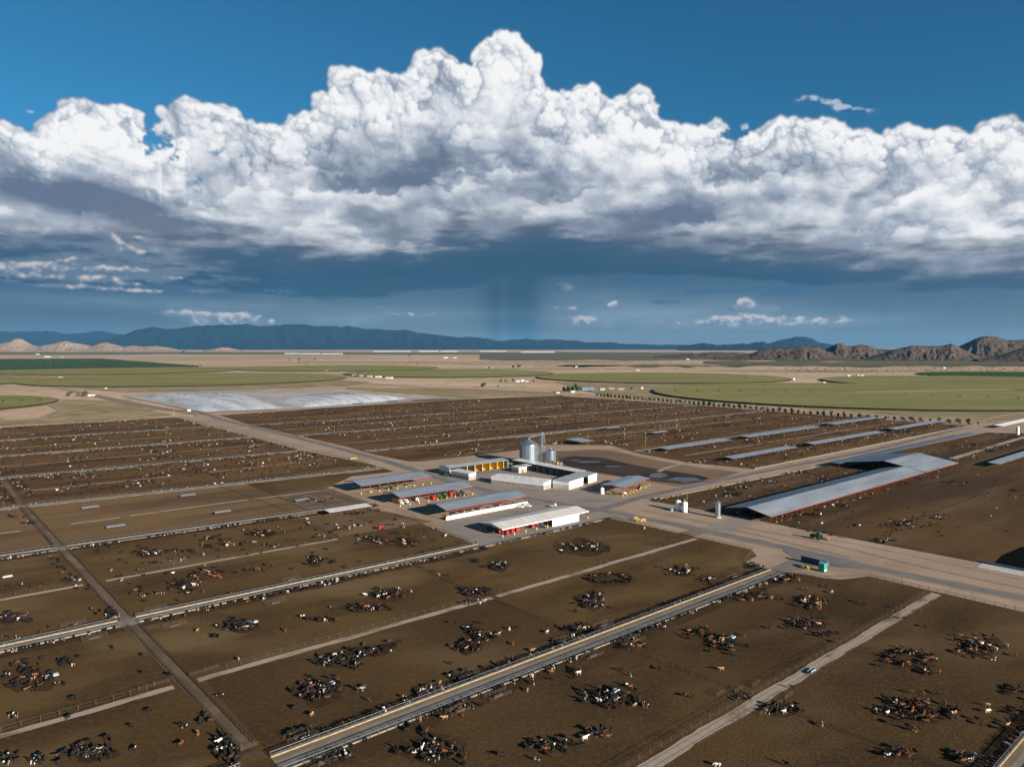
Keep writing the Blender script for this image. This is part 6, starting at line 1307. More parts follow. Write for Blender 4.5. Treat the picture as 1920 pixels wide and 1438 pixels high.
for (px, py, L, D, h, mw, mr, an, lb) in (
    (170, 742, 16, 9, 3.2, m_paintw, m_roof_w, .1, 'small white farm house right of the trees at upper left'),
    (112, 709, 14, 10, 4, m_paintw, m_paintw, 0, 'tiny white pump house before the far green field'), (57, 693, 12, 9, 4, m_paintw, m_paintw, 0, 'tiny white building before the orchard'),
    (198, 728.5, 5, 4, 3, m_paintw, m_paintw, 0, 'tiny white box in the field above the road'), (612, 696, 10, 8, 4, m_paintw, m_paintw, 0, 'tiny white box before the second green field'),
    (70, 664.5, 70, 25, 8, m_paintw, m_roof_w, 0, 'far white farm buildings behind the orchard, left'), (88, 669.5, 90, 22, 8, m_paintw, m_roof_w, 0, 'far white farm buildings just behind the orchard'), (116, 669.8, 30, 20, 6, m_conc, m_roof_w, 0, 'far pale building at the right end behind the orchard'),
    (664, 704.5, 22, 12, 4, m_conc, m_roof_w, -.3, 'leftmost pale barn of the row in the middle distance'), (677, 705.5, 24, 12, 4, m_conc, m_roof_w, -.3, 'second pale barn of the row in the middle distance'), (692, 706.5, 26, 12, 4, m_conc, m_roof_w, -.3, 'third pale barn of the row in the middle distance'), (708, 707.5, 30, 13, 5, m_paintw, m_roof_w, -.3, 'fourth barn of the row in the middle distance'), (728, 709.5, 34, 14, 5, m_paintw, m_conc, -.3, 'rightmost and brightest barn of the row'),
    (971, 715.5, 16, 10, 4, m_paintw, m_roof_w, 0, 'left white house beside the distant hedge'), (980, 715, 14, 10, 5, m_paintw, m_paintw, 0, 'bright white house beside the distant hedge'), (988, 716, 14, 9, 4, m_conc, m_roof_w, 0, 'right pale house beside the distant hedge'),
    (952, 724.5, 16, 9, 3.4, m_bluet, m_roof, 0, 'small grey blue shed right of the lone tree'), (1046.5, 737, 12, 9, 3.6, m_paintw, m_roof, 0, 'pale blue house left of the farmyard grove'),
    (1074.5, 735.5, 12, 8, 4, m_paintw, m_roof_w, .2, 'white house among the dark farmyard trees'), (1103, 731, 42, 22, 5.5, m_bluet, m_roof, .1, 'large blue grey machine hall of the farmyard'), (1114, 734, 26, 12, 5, m_navy, m_roof, .1, 'low dark hall before the machine hall'), (1130, 731, 16, 10, 4, m_conc, m_roof_w, 0, 'pale shed right of the machine hall'), (1147, 730.5, 18, 10, 3.4, m_red, m_roof_w, 0, 'reddish shed right in the farmyard'), (1165, 730, 22, 9, 3, m_conc, m_roof, 0, 'low grey shed at the right end of the farmyard'),
    (911, 690.5, 22, 14, 5, m_red, m_roof_w, 0, 'tiny pale barn left of the two dark trees'), (924, 690, 16, 10, 4, m_conc, m_roof, 0, 'tiny grey shed near the two dark trees'), (553, 678, 20, 12, 4, m_conc, m_roof, 0, 'tiny distant homestead house'), (575, 678.3, 36, 12, 4, m_steel, m_roof, 0, 'long low shed of the distant homestead'),
    (1126, 695, 22, 12, 5, m_red, m_conc, 0, 'tiny reddish barn on the dry plain'), (1196, 695, 26, 12, 5, m_conc, m_roof_w, 0, 'tiny pale barn on the dry plain'), (1081, 688, 18, 10, 5, m_paintw, m_roof_w, 0, 'tiny white barn on the dry plain'), (1204, 728.5, 7, 6, 4.5, m_paintw, m_paintw, 0, 'lone white tank house in the field right of the farmyard'), (1253, 727.5, 5, 5, 4, m_paintw, m_paintw, 0, 'tiny white box above the nearest crop circle'),
    (1489, 712, 9, 8, 5.5, m_paintw, m_paintw, 0, 'tiny white box between the right crop circles'), (1546, 718, 8, 6, 4, m_paintw, m_paintw, 0, 'tiny white box at the left tip of the right crop circle'), (1735, 705.5, 20, 10, 4, m_paintw, m_roof, 0, 'white shed before the dark green circle'), (1592, 705, 16, 10, 4, m_paintw, m_roof_w, 0, 'left of three tiny white houses on the right plain'), (1610, 704.5, 12, 10, 4, m_conc, m_roof_w, 0, 'middle of three tiny white houses on the right plain'), (1617, 704.5, 12, 9, 4, m_paintw, m_roof_w, 0, 'right of three tiny white houses on the right plain'), (1371, 671.5, 60, 30, 10, m_paintw, m_paintw, 0, 'white hall at the foot of the near brown hills'), (1525, 673, 26, 20, 7, m_paintw, m_paintw, 0, 'tiny white house at the foot of the brown hills'), (1290, 674.5, 40, 24, 8, m_paintw, m_roof_w, .3, 'white buildings left of the near brown hills'), (1771, 690.5, 14, 12, 5, m_paintw, m_paintw, 0, 'tiny white house on the plain below the highest hill'),
    (836, 671.5, 60, 26, 7, m_paintw, m_paintw, 0, 'white barns in the middle of the far plain, left'), (853, 671.5, 50, 22, 7, m_paintw, m_roof_w, 0, 'white barns in the middle of the far plain, right'), (760, 678.5, 30, 14, 5, m_red, m_roof_w, 0, 'tiny pink house before the distant row of shrubs')):
    house(lb, px, py, L, D, h, mw, mr, an)
for x0, x1, y, hh, lb in ((533, 560, 663.6, 4, 'bright white greenhouse block, leftmost on the horizon plain'), (562, 600, 663.8, 4, 'bright white greenhouse block, second on the horizon plain'), (603, 642, 664, 4, 'bright white greenhouse block, third on the horizon plain'), (785, 822, 659.3, 7, 'long bright greenhouse roofs below the range, left'), (826, 858, 659.2, 7, 'long bright greenhouse roofs below the range, middle'), (977, 1040, 661, 6, 'long bright greenhouse roofs right of the rain shaft'), (700, 770, 659.4, 5, 'thin pale greenhouse line below the range'), (900, 950, 659.0, 5, 'thin pale greenhouse line under the rain shaft')):
    p0 = Vector(at(x0, y)); p1 = Vector(at(x1, y)); house(lb, (x0+x1)/2, y, (p1-p0).length, 60, hh, m_paintw, m_paintw, 0, 'greenhouse', 'greenhouse')
# centre pivot machines in the circles
for i, (cx, cy, rad, an) in enumerate(((c1[0], c1[1], c1[2], .25), (c7[0], c7[1], c7[2], 1.3), (c5[0], c5[1], c5[2], .4))):
    t = thing('pivot_irrigator', ['pivot irrigator in the nearest right crop circle', 'pivot irrigator in the wide crop circle behind the silage', 'pivot irrigator in the crop circle left of the two lone trees'][i], 'irrigator', (cx, cy, 0), an); n = 8; s_ = rad/n*.98
    mb = MB(); mb.tube((0, 0, 4), (s_*n, 0, 4), .13, m_galvd, 4); mb.build('pipe', t)
    for k_ in range(n+1): mb = MB(); mb.tube((s_*k_, -2, 0), (s_*k_, 0, 4), .1, m_galvd, 4); mb.tube((s_*k_, 2, 0), (s_*k_, 0, 4), .1, m_galvd, 4); mb.build('tower_leg', t)

# ================================================================== CATTLE
def cow_mesh(pose, seed=0):
    if pose == 'lying':
        sp_ = [(-.85, 0, .52, .20), (-.65, 0, .58, .33), (-.1, 0, .52, .42), (.5, 0, .55, .36), (.9, 0, .78, .20), (1.15, 0, .98, .14), (1.5, 0, .92, .09)]
        legs = [((-.6, .2, .45), (-.35, .5, .2), (.05, .52, .1)), ((-.6, -.2, .45), (-.35, -.5, .2), (.05, -.52, .1)), ((.55, .2, .45), (.85, .4, .18), (.55, .48, .08)), ((.55, -.2, .45), (.9, -.35, .18), (.6, -.42, .08))]
    else:
        hd = {'stand': [(1.0, 0, 1.28, .20), (1.28, 0, 1.46, .15), (1.68, 0, 1.28, .09)], 'graze': [(1.0, 0, 1.12, .20), (1.3, 0, .82, .14), (1.5, 0, .42, .09)], 'feed': [(1.02, 0, 1.10, .20), (1.38, 0, .92, .15), (1.75, 0, .66, .09)], 'turn': [(.98, .10, 1.28, .20), (1.15, .38, 1.42, .15), (1.28, .72, 1.25, .09)]}[pose]
        sp_ = [(-.88, 0, 1.12, .20), (-.68, 0, 1.08, .33), (-.1, 0, 1.0, .41), (.5, 0, 1.03, .36)]+hd
        st = .12
        legs = [((-.66, .19, .85), (-.60+st, .2, .60), (-.74+st, .2, .36), (-.68+st, .2, .03)), ((-.66, -.19, .85), (-.60-st, -.2, .60), (-.74-st, -.2, .36), (-.68-st, -.2, .03)), ((.52, .17, .8), (.54-st, .19, .42), (.53-st, .19, .03)), ((.52, -.17, .8), (.54+st, -.19, .42), (.53+st, -.19, .03))]
    V = []; E_ = []; Rr_ = []
    for i, (x, y, z, r) in enumerate(sp_):
        V.append((x, y, z)); Rr_.append((r*.86, r*1.02) if i < 4 else (r, r))
        if i: E_.append((i-1, i))
    for j, l in enumerate(legs):
        root = 1 if j < 2 else 3; prev = root; rl = [.15, .085, .07, .06] if len(l) == 4 else [.14, .075, .06]
        for p, r in zip(l, rl): V.append(p); Rr_.append((r, r)); E_.append((prev, len(V)-1)); prev = len(V)-1
    V.append((-1.02, 0, V[0][2]-.1)); Rr_.append((.035, .035)); E_.append((0, len(V)-1)); V.append((-1.06, 0, max(.15, V[0][2]-.65))); Rr_.append((.03, .03)); E_.append((len(V)-2, len(V)-1))
    # ears and horn buds as short branches off the head
    hx, hy, hz, _ = sp_[-2]; hi = len(sp_)-2
    for s in (-1, 1): V.append((hx-.05, hy+s*.24, hz+.06)); Rr_.append((.05, .03)); E_.append((hi, len(V)-1))
    me = bpy.data.meshes.new('cow_skeleton'); me.from_pydata(V, E_, []); o = bpy.data.objects.new('tmp', me); C.objects.link(o)
    md = o.modifiers.new('s', 'SKIN'); md.use_smooth_shade = True
    for v_, r in zip(me.skin_vertices[0].data, Rr_): v_.radius = r
    me.skin_vertices[0].data[2].use_root = True
    o.modifiers.new('u', 'SUBSURF').levels = 1
    dg = bpy.context.evaluated_depsgraph_get(); dg.update(); m2 = bpy.data.meshes.new_from_object(o.evaluated_get(dg)); m2.name = 'cow_body'; m2.shade_smooth()
    bpy.data.objects.remove(o); return m2
def patch_mat(name, c1, c2, sc, f0, f1):
    m = bpy.data.materials.new(name); m.use_nodes = True; t = m.node_tree; b = t.nodes['Principled BSDF']; b.inputs['Roughness'].default_value = .75; b.inputs['Specular IOR Level'].default_value = .15
    tcn = t.nodes.new('ShaderNodeTexCoord'); oi = t.nodes.new('ShaderNodeObjectInfo'); ad = t.nodes.new('ShaderNodeVectorMath'); ad.operation = 'MULTIPLY_ADD'
    cb = t.nodes.new('ShaderNodeCombineXYZ'); 
    for i in range(3): t.links.new(oi.outputs['Random'], cb.inputs[i])
    ad.inputs[1].default_value = (37, 53, 71); t.links.new(cb.outputs[0], ad.inputs[0]); t.links.new(tcn.outputs['Object'], ad.inputs[2])
    no = t.nodes.new('ShaderNodeTexNoise'); no.inputs['Scale'].default_value = sc; no.inputs['Detail'].default_value = 1.5; t.links.new(ad.outputs[0], no.inputs['Vector'])
    mr = t.nodes.new('ShaderNodeMapRange'); mr.inputs['From Min'].default_value = f0; mr.inputs['From Max'].default_value = f1; t.links.new(no.outputs['Fac'], mr.inputs['Value'])
    mix = t.nodes.new('ShaderNodeMix'); mix.data_type = 'RGBA'; t.links.new(mr.outputs[0], mix.inputs['Factor']); mix.inputs['A'].default_value = tuple(c1)+(1,); mix.inputs['B'].default_value = tuple(c2)+(1,)
    t.links.new(mix.outputs['Result'], b.inputs['Base Color']); return m
COW = {'black': patch_mat('black_hide', (.010, .009, .009), (.022, .017, .014), 2, .4, .6), 'pied': patch_mat('pied_hide', (.012, .011, .011), (.42, .39, .35), 1.3, .57, .60),
       'red brown': patch_mat('brown_hide', (.085, .032, .013), (.14, .052, .02), 2, .4, .6), 'tan': patch_mat('tan_hide', (.23, .12, .055), (.32, .175, .085), 2, .4, .6), 'white': patch_mat('white_hide', (.55, .50, .44), (.68, .64, .58), 2, .4, .6), 'dark brown': patch_mat('dark_hide', (.040, .022, .014), (.07, .038, .022), 2, .4, .6)}
POSES = ['stand', 'graze', 'feed', 'turn', 'lying']; COWM = {}
base_cows = {p: cow_mesh(p) for p in POSES}
for p in POSES:
    for c_, m_ in COW.items(): me = base_cows[p].copy(); me.materials.clear(); me.materials.append(m_); me.name = 'cow_body'; COWM[p, c_] = me
MIX = {'n': (('black', .60), ('pied', .18), ('dark brown', .15), ('red brown', .04), ('tan', .015), ('white', .015)), 'b': (('black', .46), ('dark brown', .26), ('red brown', .15), ('tan', .06), ('pied', .06), ('white', .01)), 'w': (('black', .54), ('pied', .30), ('white', .06), ('dark brown', .08), ('tan', .03))}
cr = random.Random(77); cows = []; grid = {}
def pick(mix):
    u_ = cr.random(); s = 0
    for c_, w_ in MIX[mix]:
        s += w_
        if u_ < s: return c_
    return 'black'
def free(x, y, d=1.25):
    gx_, gy_ = int(x//2), int(y//2)
    for i in range(gx_-1, gx_+2):
        for j in range(gy_-1, gy_+2):
            for (qx, qy) in grid.get((i, j), ()):
                if (qx-x)**2+(qy-y)**2 < d*d: return False
    return True
def put(x, y, ang, col, pose, desc, d=1.25):
    if y < 150: return
    px, py = to_px(x, y, .7)
    if not (-60 < px < 1980 and py < 1470): return
    if not free(x, y, d): return
    grid.setdefault((int(x//2), int(y//2)), []).append((x, y)); cows.append((x, y, ang, col, pose, desc, px, py))
bad_ab = [(48, 81, 205, 800)]            # the alley
def ok_ab(a, b):
    if abs(a-(55.2+(786-b)*.0283)) < 3.2 and 200 < b < 800: return False
    for (a0_, a1_, f0, f1, w_) in LANES:
        if a0_-4 < a < a1_+4:
            bf = f0+(f1-f0)*(a-a0_)/(a1_-a0_)
            if bf-w_-2.2 < b < bf+1.2: return False
    if 255 < a < 375 and b > 326 and b < 640: return False
    if 348 < a < 432 and 60 < b < 1300: return False
    return True
def herd(px, py, hw, hh, n, desc, mix='n', ring=False, pose=None, trough=False):
    k_ = 0
    if n >= 18 and py > 985 and not (px > 1560 and py < 1100): stain(px, py, hw, hh, int(px+py))
    for _ in range(n*8):
        if k_ >= n: break
        if ring: t_ = cr.uniform(0, 6.283); q = cr.uniform(.62, 1.05); dx, dy = math.cos(t_)*q, math.sin(t_)*q
        else:
            t_ = cr.uniform(0, 6.283); q = abs(cr.gauss(0, .6)); dx, dy = math.cos(t_)*q, math.sin(t_)*q
        X, Y = at(px+dx*hw, py+dy*hh); a = X*sA+Y*cA; b = -X*cA+Y*sA
        if not ok_ab(a, b): continue
        n0 = len(cows); put(X, Y, cr.uniform(0, 6.283), pick(mix), pose or cr.choices(POSES, (5, 1.6, 0, 2, .7))[0], desc, 1.15); k_ += len(cows) > n0
    if trough: troughs.append((px, py, desc))
troughs = []
def stain(px, py, hw, hh, sd):
    r_ = random.Random(sd); ph = [r_.uniform(0, 6) for _ in range(4)]
    psheet('trampled_patch', [(px+hw*1.15*(1+.16*math.sin(2*t+ph[0])+.12*math.sin(5*t+ph[1])+.06*math.sin(9*t+ph[2]))*math.cos(t), py+hh*1.25*(1+.16*math.sin(3*t+ph[2])+.12*math.sin(4*t+ph[3]))*math.sin(t)) for t in [2*math.pi*i/36 for i in range(36)]], 0.02+.001*(sd % 7), m_stain)
H = herd
H(17, 1158, 22, 10, 22, 'in the herd at the left edge above the second lane'); H(55, 1164, 9, 5, 7, 'beside the left edge herd above the second lane')
H(58, 1277, 42, 17, 40, 'in the big herd round the trough at the left edge', trough=True); H(40, 1255, 16, 7, 8, 'in the small group just above the left edge trough herd'); H(117, 1243, 20, 5, 9, 'in the small group right of the left edge trough herd')
H(23, 1344, 8, 4, 5, 'in the bunch at the left end of the walkway'); H(175, 1412, 42, 13, 36, 'in the herd at the bottom left corner pen', trough=True); H(17, 1424, 14, 8, 10, 'in the bunch in the bottom left corner'); H(73, 1430, 16, 5, 7, 'between the corner bunch and the bottom left herd')
H(438, 1398, 24, 20, 30, 'crowded against the alley fence at the bottom'); H(396, 1350, 14, 9, 12, 'along the alley fence above the bottom crowd'); H(321, 1266, 8, 4, 4, 'beside the alley gates'); H(206, 1388, 6, 4, 3, 'above the bottom left herd')
H(455, 1175, 26, 9, 40, 'in the herd below the second lane right of the alley', trough=True); H(408, 1175, 5, 4, 4, 'left of the herd below the second lane'); H(405, 1194, 6, 3, 4, 'below the herd left of the second lane trough'); H(265, 1179, 8, 4, 6, 'at the alley fence below the second lane')
H(605, 1163, 27, 5, 12, 'in the thin line of cattle left of centre'); H(687, 1140, 40, 6, 32, 'in the long line of cattle below the second lane'); H(625, 1240, 24, 10, 30, 'at the left end of the central long herd'); H(655, 1231, 22, 8, 18, 'in the middle of the central long herd'); H(692, 1222, 30, 8, 22, 'at the right end of the central long herd'); H(668, 1252, 12, 5, 8, 'just below the long herd in the central pen'); H(735, 1213, 22, 8, 9, 'trailing off right of the long herd')
H(899, 1190, 20, 10, 30, 'in the upper part of the dense herd at the centre'); H(878, 1212, 22, 11, 32, 'in the lower part of the dense herd at the centre', 'b'); H(930, 1196, 14, 5, 8, 'right of the dense herd at the centre', 'b')
H(598, 1296, 42, 20, 58, 'round the trough in the pen above the nearest lane', trough=True); H(675, 1296, 10, 4, 6, 'just right of the trough herd above the nearest lane'); H(573, 1380, 24, 8, 20, 'round the pen rack above the lane start'); H(879, 1272, 26, 8, 20, 'beside the rack above the nearest lane, centre'); H(812, 1294, 18, 6, 8, 'beside the smaller rack above the nearest lane')
H(617, 1425, 30, 7, 16, 'behind the rack below the nearest lane'); H(812, 1406, 55, 26, 34, 'in the loose herd at the bottom centre'); H(1025, 1403, 28, 10, 16, 'in the group left of the white bottom cow'); H(850, 1326, 36, 9, 16, 'crowded at the lower side of the nearest lane'); H(760, 1368, 14, 5, 4, 'below the nearest lane, left of the loose herd')
H(1143, 1307, 38, 17, 48, 'in the big herd at the lower middle', trough=True); H(1122, 1376, 20, 9, 12, 'in the group right of the white bottom cow'); H(1060, 1398, 26, 10, 10, 'along the bottom group, middle'); H(1078, 1268, 14, 12, 5, 'above left of the lower middle herd'); H(1205, 1321, 10, 4, 3, 'right of the lower middle herd'); H(934, 1062, 18, 8, 28, 'x'); H(894, 1055, 9, 3, 6, 'x'); H(1090, 1027, 42, 13, 60, 'x', trough=True)
H(1145, 1086, 46, 9, 50, 'x', ring=True); H(1109, 1126, 20, 15, 48, 'x'); H(1083, 1180, 26, 8, 26, 'x'); H(726, 1115, 34, 9, 40, 'x'); H(704, 1012, 28, 6, 22, 'x'); H(759, 1016, 21, 9, 32, 'x'); H(589, 1051, 15, 9, 26, 'x'); H(624, 1055, 9, 3, 5, 'x'); H(893, 1111, 24, 8, 38, 'x'); H(880, 1130, 30, 8, 9, 'x'); H(1280, 1070, 20, 8, 36, 'x'); H(1392, 1030, 19, 4, 14, 'x', 'w'); H(1417, 1063, 18, 5, 16, 'x'); H(1327, 1090, 12, 7, 8, 'x')
H(1358, 1207, 27, 12, 44, 'round the trough in the pen right of the nearest lane', 'b', trough=True); H(1306, 1188, 28, 10, 20, 'left of the trough herd right of the nearest lane', 'b'); H(1190, 1213, 22, 6, 16, 'x', 'b'); H(1517, 1131, 28, 12, 44, 'x', 'b'); H(1512, 1172, 36, 8, 30, 'x', 'b'); H(1544, 1192, 18, 4, 10, 'x', 'b'); H(1398, 1118, 54, 8, 30, 'x', 'b'); H(1460, 1085, 30, 6, 26, 'x', 'b')
H(1707, 1236, 46, 15, 44, 'in the ring shaped herd at the right', 'b', ring=True); H(1740, 1262, 24, 4, 8, 'in the row just below the ring shaped herd', 'b'); H(1838, 1212, 40, 14, 46, 'in the herd round the trough at the far right', 'b', trough=True); H(1716, 1332, 52, 22, 74, 'in the largest herd at the lower right', 'b'); H(1608, 1083, 28, 5, 22, 'x', 'b'); H(1905, 1297, 18, 8, 8, 'at the right edge beside the largest herd', 'b'); H(1815, 1424, 26, 9, 14, 'at the fence end in the lower right corner', 'b'); H(1792, 1337, 8, 4, 3, 'right of the largest lower right herd', 'b'); H(1790, 1110, 30, 8, 8, 'x', 'b'); H(1845, 1112, 14, 5, 6, 'x', 'b'); H(1468, 1332, 26, 10, 24, 'packed along the cross fence below the gates'); H(1690, 1415, 24, 7, 10, 'along the cross fence at the lower right', 'b'); H(1395, 1312, 12, 5, 5, 'among the pipe gates on the lowest walkway')
H(273, 1037, 24, 6, 30, 'x'); H(350, 1033, 36, 3, 16, 'x'); H(393, 1025, 16, 3, 10, 'x'); H(430, 1022, 22, 3, 12, 'x'); H(490, 1000, 26, 6, 34, 'x'); H(470, 1017, 14, 3, 8, 'x'); H(350, 1097, 20, 9, 34, 'x'); H(390, 1072, 22, 5, 16, 'x'); H(360, 1080, 12, 4, 9, 'x'); H(137, 1088, 18, 5, 14, 'x'); H(178, 1095, 10, 6, 10, 'x'); H(215, 1150, 12, 9, 18, 'x', 'w'); H(55, 981, 16, 3, 12, 'x', 'w'); H(20, 970, 14, 3, 8, 'x'); H(590, 938, 22, 4, 14, 'x')
H(1530, 966, 20, 3, 10, 'x'); H(1582, 949, 12, 2, 8, 'x'); H(1627, 935, 9, 2, 7, 'x'); H(1700, 984, 52, 11, 60, 'x'); H(1762, 971, 20, 5, 16, 'x'); H(1657, 1016, 28, 4, 22, 'x'); H(1377, 928, 30, 5, 34, 'x', 'w'); H(1233, 939, 12, 3, 12, 'x', 'w'); H(1440, 905, 60, 12, 22, 'x'); H(1500, 970, 60, 16, 26, 'x'); H(1610, 985, 30, 5, 4, 'x'); H(510, 1025, 20, 6, 5, 'x')
# feed lines
def feeders(a0_, a1_, b_of, side, dens_, desc, mix='n', clump=14.0):
    a = a0_+1; ph = cr.uniform(0, 9)
    while a < a1_-1:
        u_ = .5+.5*math.sin(a/clump+ph)+.45*math.sin(a/(clump*.37)+ph*2)
        if cr.random() < dens_*(.35+.75*max(0, min(1.3, u_))):
            b = b_of(a); x, y = W2(a, b+side*cr.uniform(1.3, 1.75)); put(x, y, ROT+(-side)*math.pi/2+cr.uniform(-.15, .15), pick(mix), 'feed', desc, .7)
            if cr.random() < .10: x, y = W2(a, b+side*cr.uniform(4, 6)); put(x, y, cr.uniform(0, 6.28), pick(mix), cr.choice(('stand', 'turn')), desc, 1.0)
        a += cr.uniform(.9, 1.35)
LD = [(.62, .60, 'on the upper side of the nearest feed lane', 'on the lower side of the nearest feed lane', 'n'), (.5, .6, 'above the nearest lane, left of the alley', 'on the lower side of the lane in the bottom left', 'n'), (.10, .78, 'x', 'x', 'n'), (.15, .75, 'x', 'x', 'n'), (0, .62, 'x', 'x', 'w'), (0, .7, 'x', 'x', 'w'), (.85, 0, 'x', 'x', 'w'), (.85, .2, 'x', 'x', 'w'), (.9, .85, 'x', 'x', 'n'), (.9, .9, 'x', 'x', 'n'), (.9, .9, 'x', 'x', 'n'), (.9, .9, 'x', 'x', 'n'), (.9, .9, 'x', 'x', 'n'), (.85, .2, 'x', 'x', 'n'), (.8, .85, 'x', 'x', 'n'), (.75, .6, 'above the lane in the lower right corner', 'on the lower side of the corner lane', 'b')]
for (a0_, a1_, f0, f1, w_), (d0, d1, s0, s1, mx_) in zip(LANES, LD):
    bo = lambda a, a0_=a0_, a1_=a1_, f0=f0, f1=f1: f0+(f1-f0)*(a-a0_)/(a1_-a0_)
    if d0: feeders(a0_, a1_, bo, 1, d0*(1.25 if a0_ < 0 or a0_ > 300 else 1), s0, mx_)
    if d1: feeders(a0_, a1_, (lambda a, bo=bo, w_=w_: bo(a)-w_-.2), -1, d1, s1, mx_ if mx_ != 'n' or a0_ < 79 or a0_ > 81 else 'n')
feeders(258, 364, lambda a: 328.3, -1, .55, 'x'); feeders(622, 1245, lambda a: 374.4, 1, .7, 'x'); feeders(440, 660, lambda a: 346-.03*(a-440), -1, .12, 'x')
# lines along fences
def along(p0, p1, n, spread, mix='n', desc='x'):
    for _ in range(n):
        t_ = cr.random(); a = p0[0]+(p1[0]-p0[0])*t_+cr.gauss(0, spread); b = p0[1]+(p1[1]-p0[1])*t_+cr.gauss(0, spread)
        if ok_ab(a, b): x, y = W2(a, b); put(x, y, cr.uniform(0, 6.28), pick(mix), cr.choices(POSES, (5, 1.6, 0, 2, .7))[0], desc)
along((-300, 1276), (330, 1270), 240, 2.5); along((330, 1275), (331, 650), 170, 2.5); along((407, 1265), (396, 800), 60, 2.5); along((410, 1262), (1195, 1258), 160, 3); along((1200, 1255), (1220, 900), 60, 3); along((364, 322), (368, 228), 30, 1.6); along((355, 163), (372, 155), 22, 1.5, 'b'); along((374, 156), (378, 20), 60, 1.6, 'b'); along((71, 625), (75, 495), 0, 1); along((55, 470), (58, 350), 22, 1.6); along((76, 470), (79, 350), 16, 1.6); along((45, 780), (52, 650), 70, 2.5); along((62, 780), (68, 650), 60, 2.5); along((437, 238), (441, 195), 20, 1.4); along((640, 380), (610, 440), 30, 3, 'w'); along((206, 760), (208, 650), 34, 2.5); along((202, 925), (204, 805), 24, 2.5); along((205, 320), (204, 268), 6, 1.4, desc='along the upper cross fence'); along((795, 520), (800, 390), 34, 3); along((1030, 520), (1035, 390), 34, 3)
# under the shade roofs and the barn
for (a, b, L) in ((643, 410, 130), (812, 410, 190), (1048, 412, 188), (645, 496, 128), (812, 496, 188), (1046, 498, 180)):
    along((a, b+6), (a+L, b+6), int(L*.45), 5)
    along((a, b+16), (a-16, b+18), 16, 4)
along((440, 270), (780, 262), 240, 7); along((440, 249), (700, 247), 60, 2)
# loose groups over the middle and far pens
PENS = [((80, 345), (330, 478), 16, 150, (.5, .7)), ((70, 205), (340, 326), 10, 70, (.2, .5)), ((-40, 55), (345, 480), 3, 14, (.5, .7)), ((-60, 50), (205, 330), 2, 14, (.3, .5)), ((75, 330), (650, 770), 22, 210, (.5, .7)), ((-120, 45), (650, 780), 7, 60, 0), ((-200, 330), (800, 935), 34, 330, 0), ((-260, 328), (960, 1095), 32, 330, 0), ((-330, 326), (1120, 1272), 30, 330, 0),
        ((400, 1190), (1085, 1258), 36, 420, 0), ((400, 1210), (925, 1060), 56, 620, 0), ((398, 1215), (735, 890), 60, 700, 0), ((650, 1225), (545, 700), 44, 430, 0), ((650, 1215), (385, 515), 28, 380, 0), ((400, 625), (625, 705), 10, 60, 0), ((445, 690), (296, 335), 4, 60, 0), ((800, 1130), (258, 316), 10, 100, 0), ((450, 800), (120, 240), 5, 50, 0), ((800, 1100), (150, 215), 5, 40, 0), ((76, 262), (490, 612), 0, 0, 0)]
for (aa, bb, nc, ns, _) in PENS:
    b0_, b1_ = bb if isinstance(bb, tuple) and bb[0] < bb[1] else bb
    for _k in range(nc):
        ca, cb_ = cr.uniform(*aa), cr.uniform(b0_, b1_); n_ = int(cr.triangular(5, 34, 9)); sx, sy = cr.uniform(3, 11), cr.uniform(2, 5); th = cr.uniform(-.5, .5); mix_ = cr.choice('nnwb') if ca < 700 else 'n'
        for _j in range(n_):
            dx, dy = cr.gauss(0, sx), cr.gauss(0, sy); a, b = ca+dx*math.cos(th)-dy*math.sin(th), cb_+dx*math.sin(th)+dy*math.cos(th)
            if aa[0]-3 < a < aa[1]+3 and b0_-3 < b < b1_+3 and ok_ab(a, b): x, y = W2(a, b); put(x, y, cr.uniform(0, 6.28), pick(mix_), cr.choices(POSES, (5, 1.6, 0, 2, 1))[0], 'x')
    for _j in range(ns):
        a, b = cr.uniform(*aa), cr.uniform(b0_, b1_)
        if ok_ab(a, b): x, y = W2(a, b); put(x, y, cr.uniform(0, 6.28), pick('n'), cr.choices(POSES, (5, 1.6, 0, 2, 1))[0], 'x')
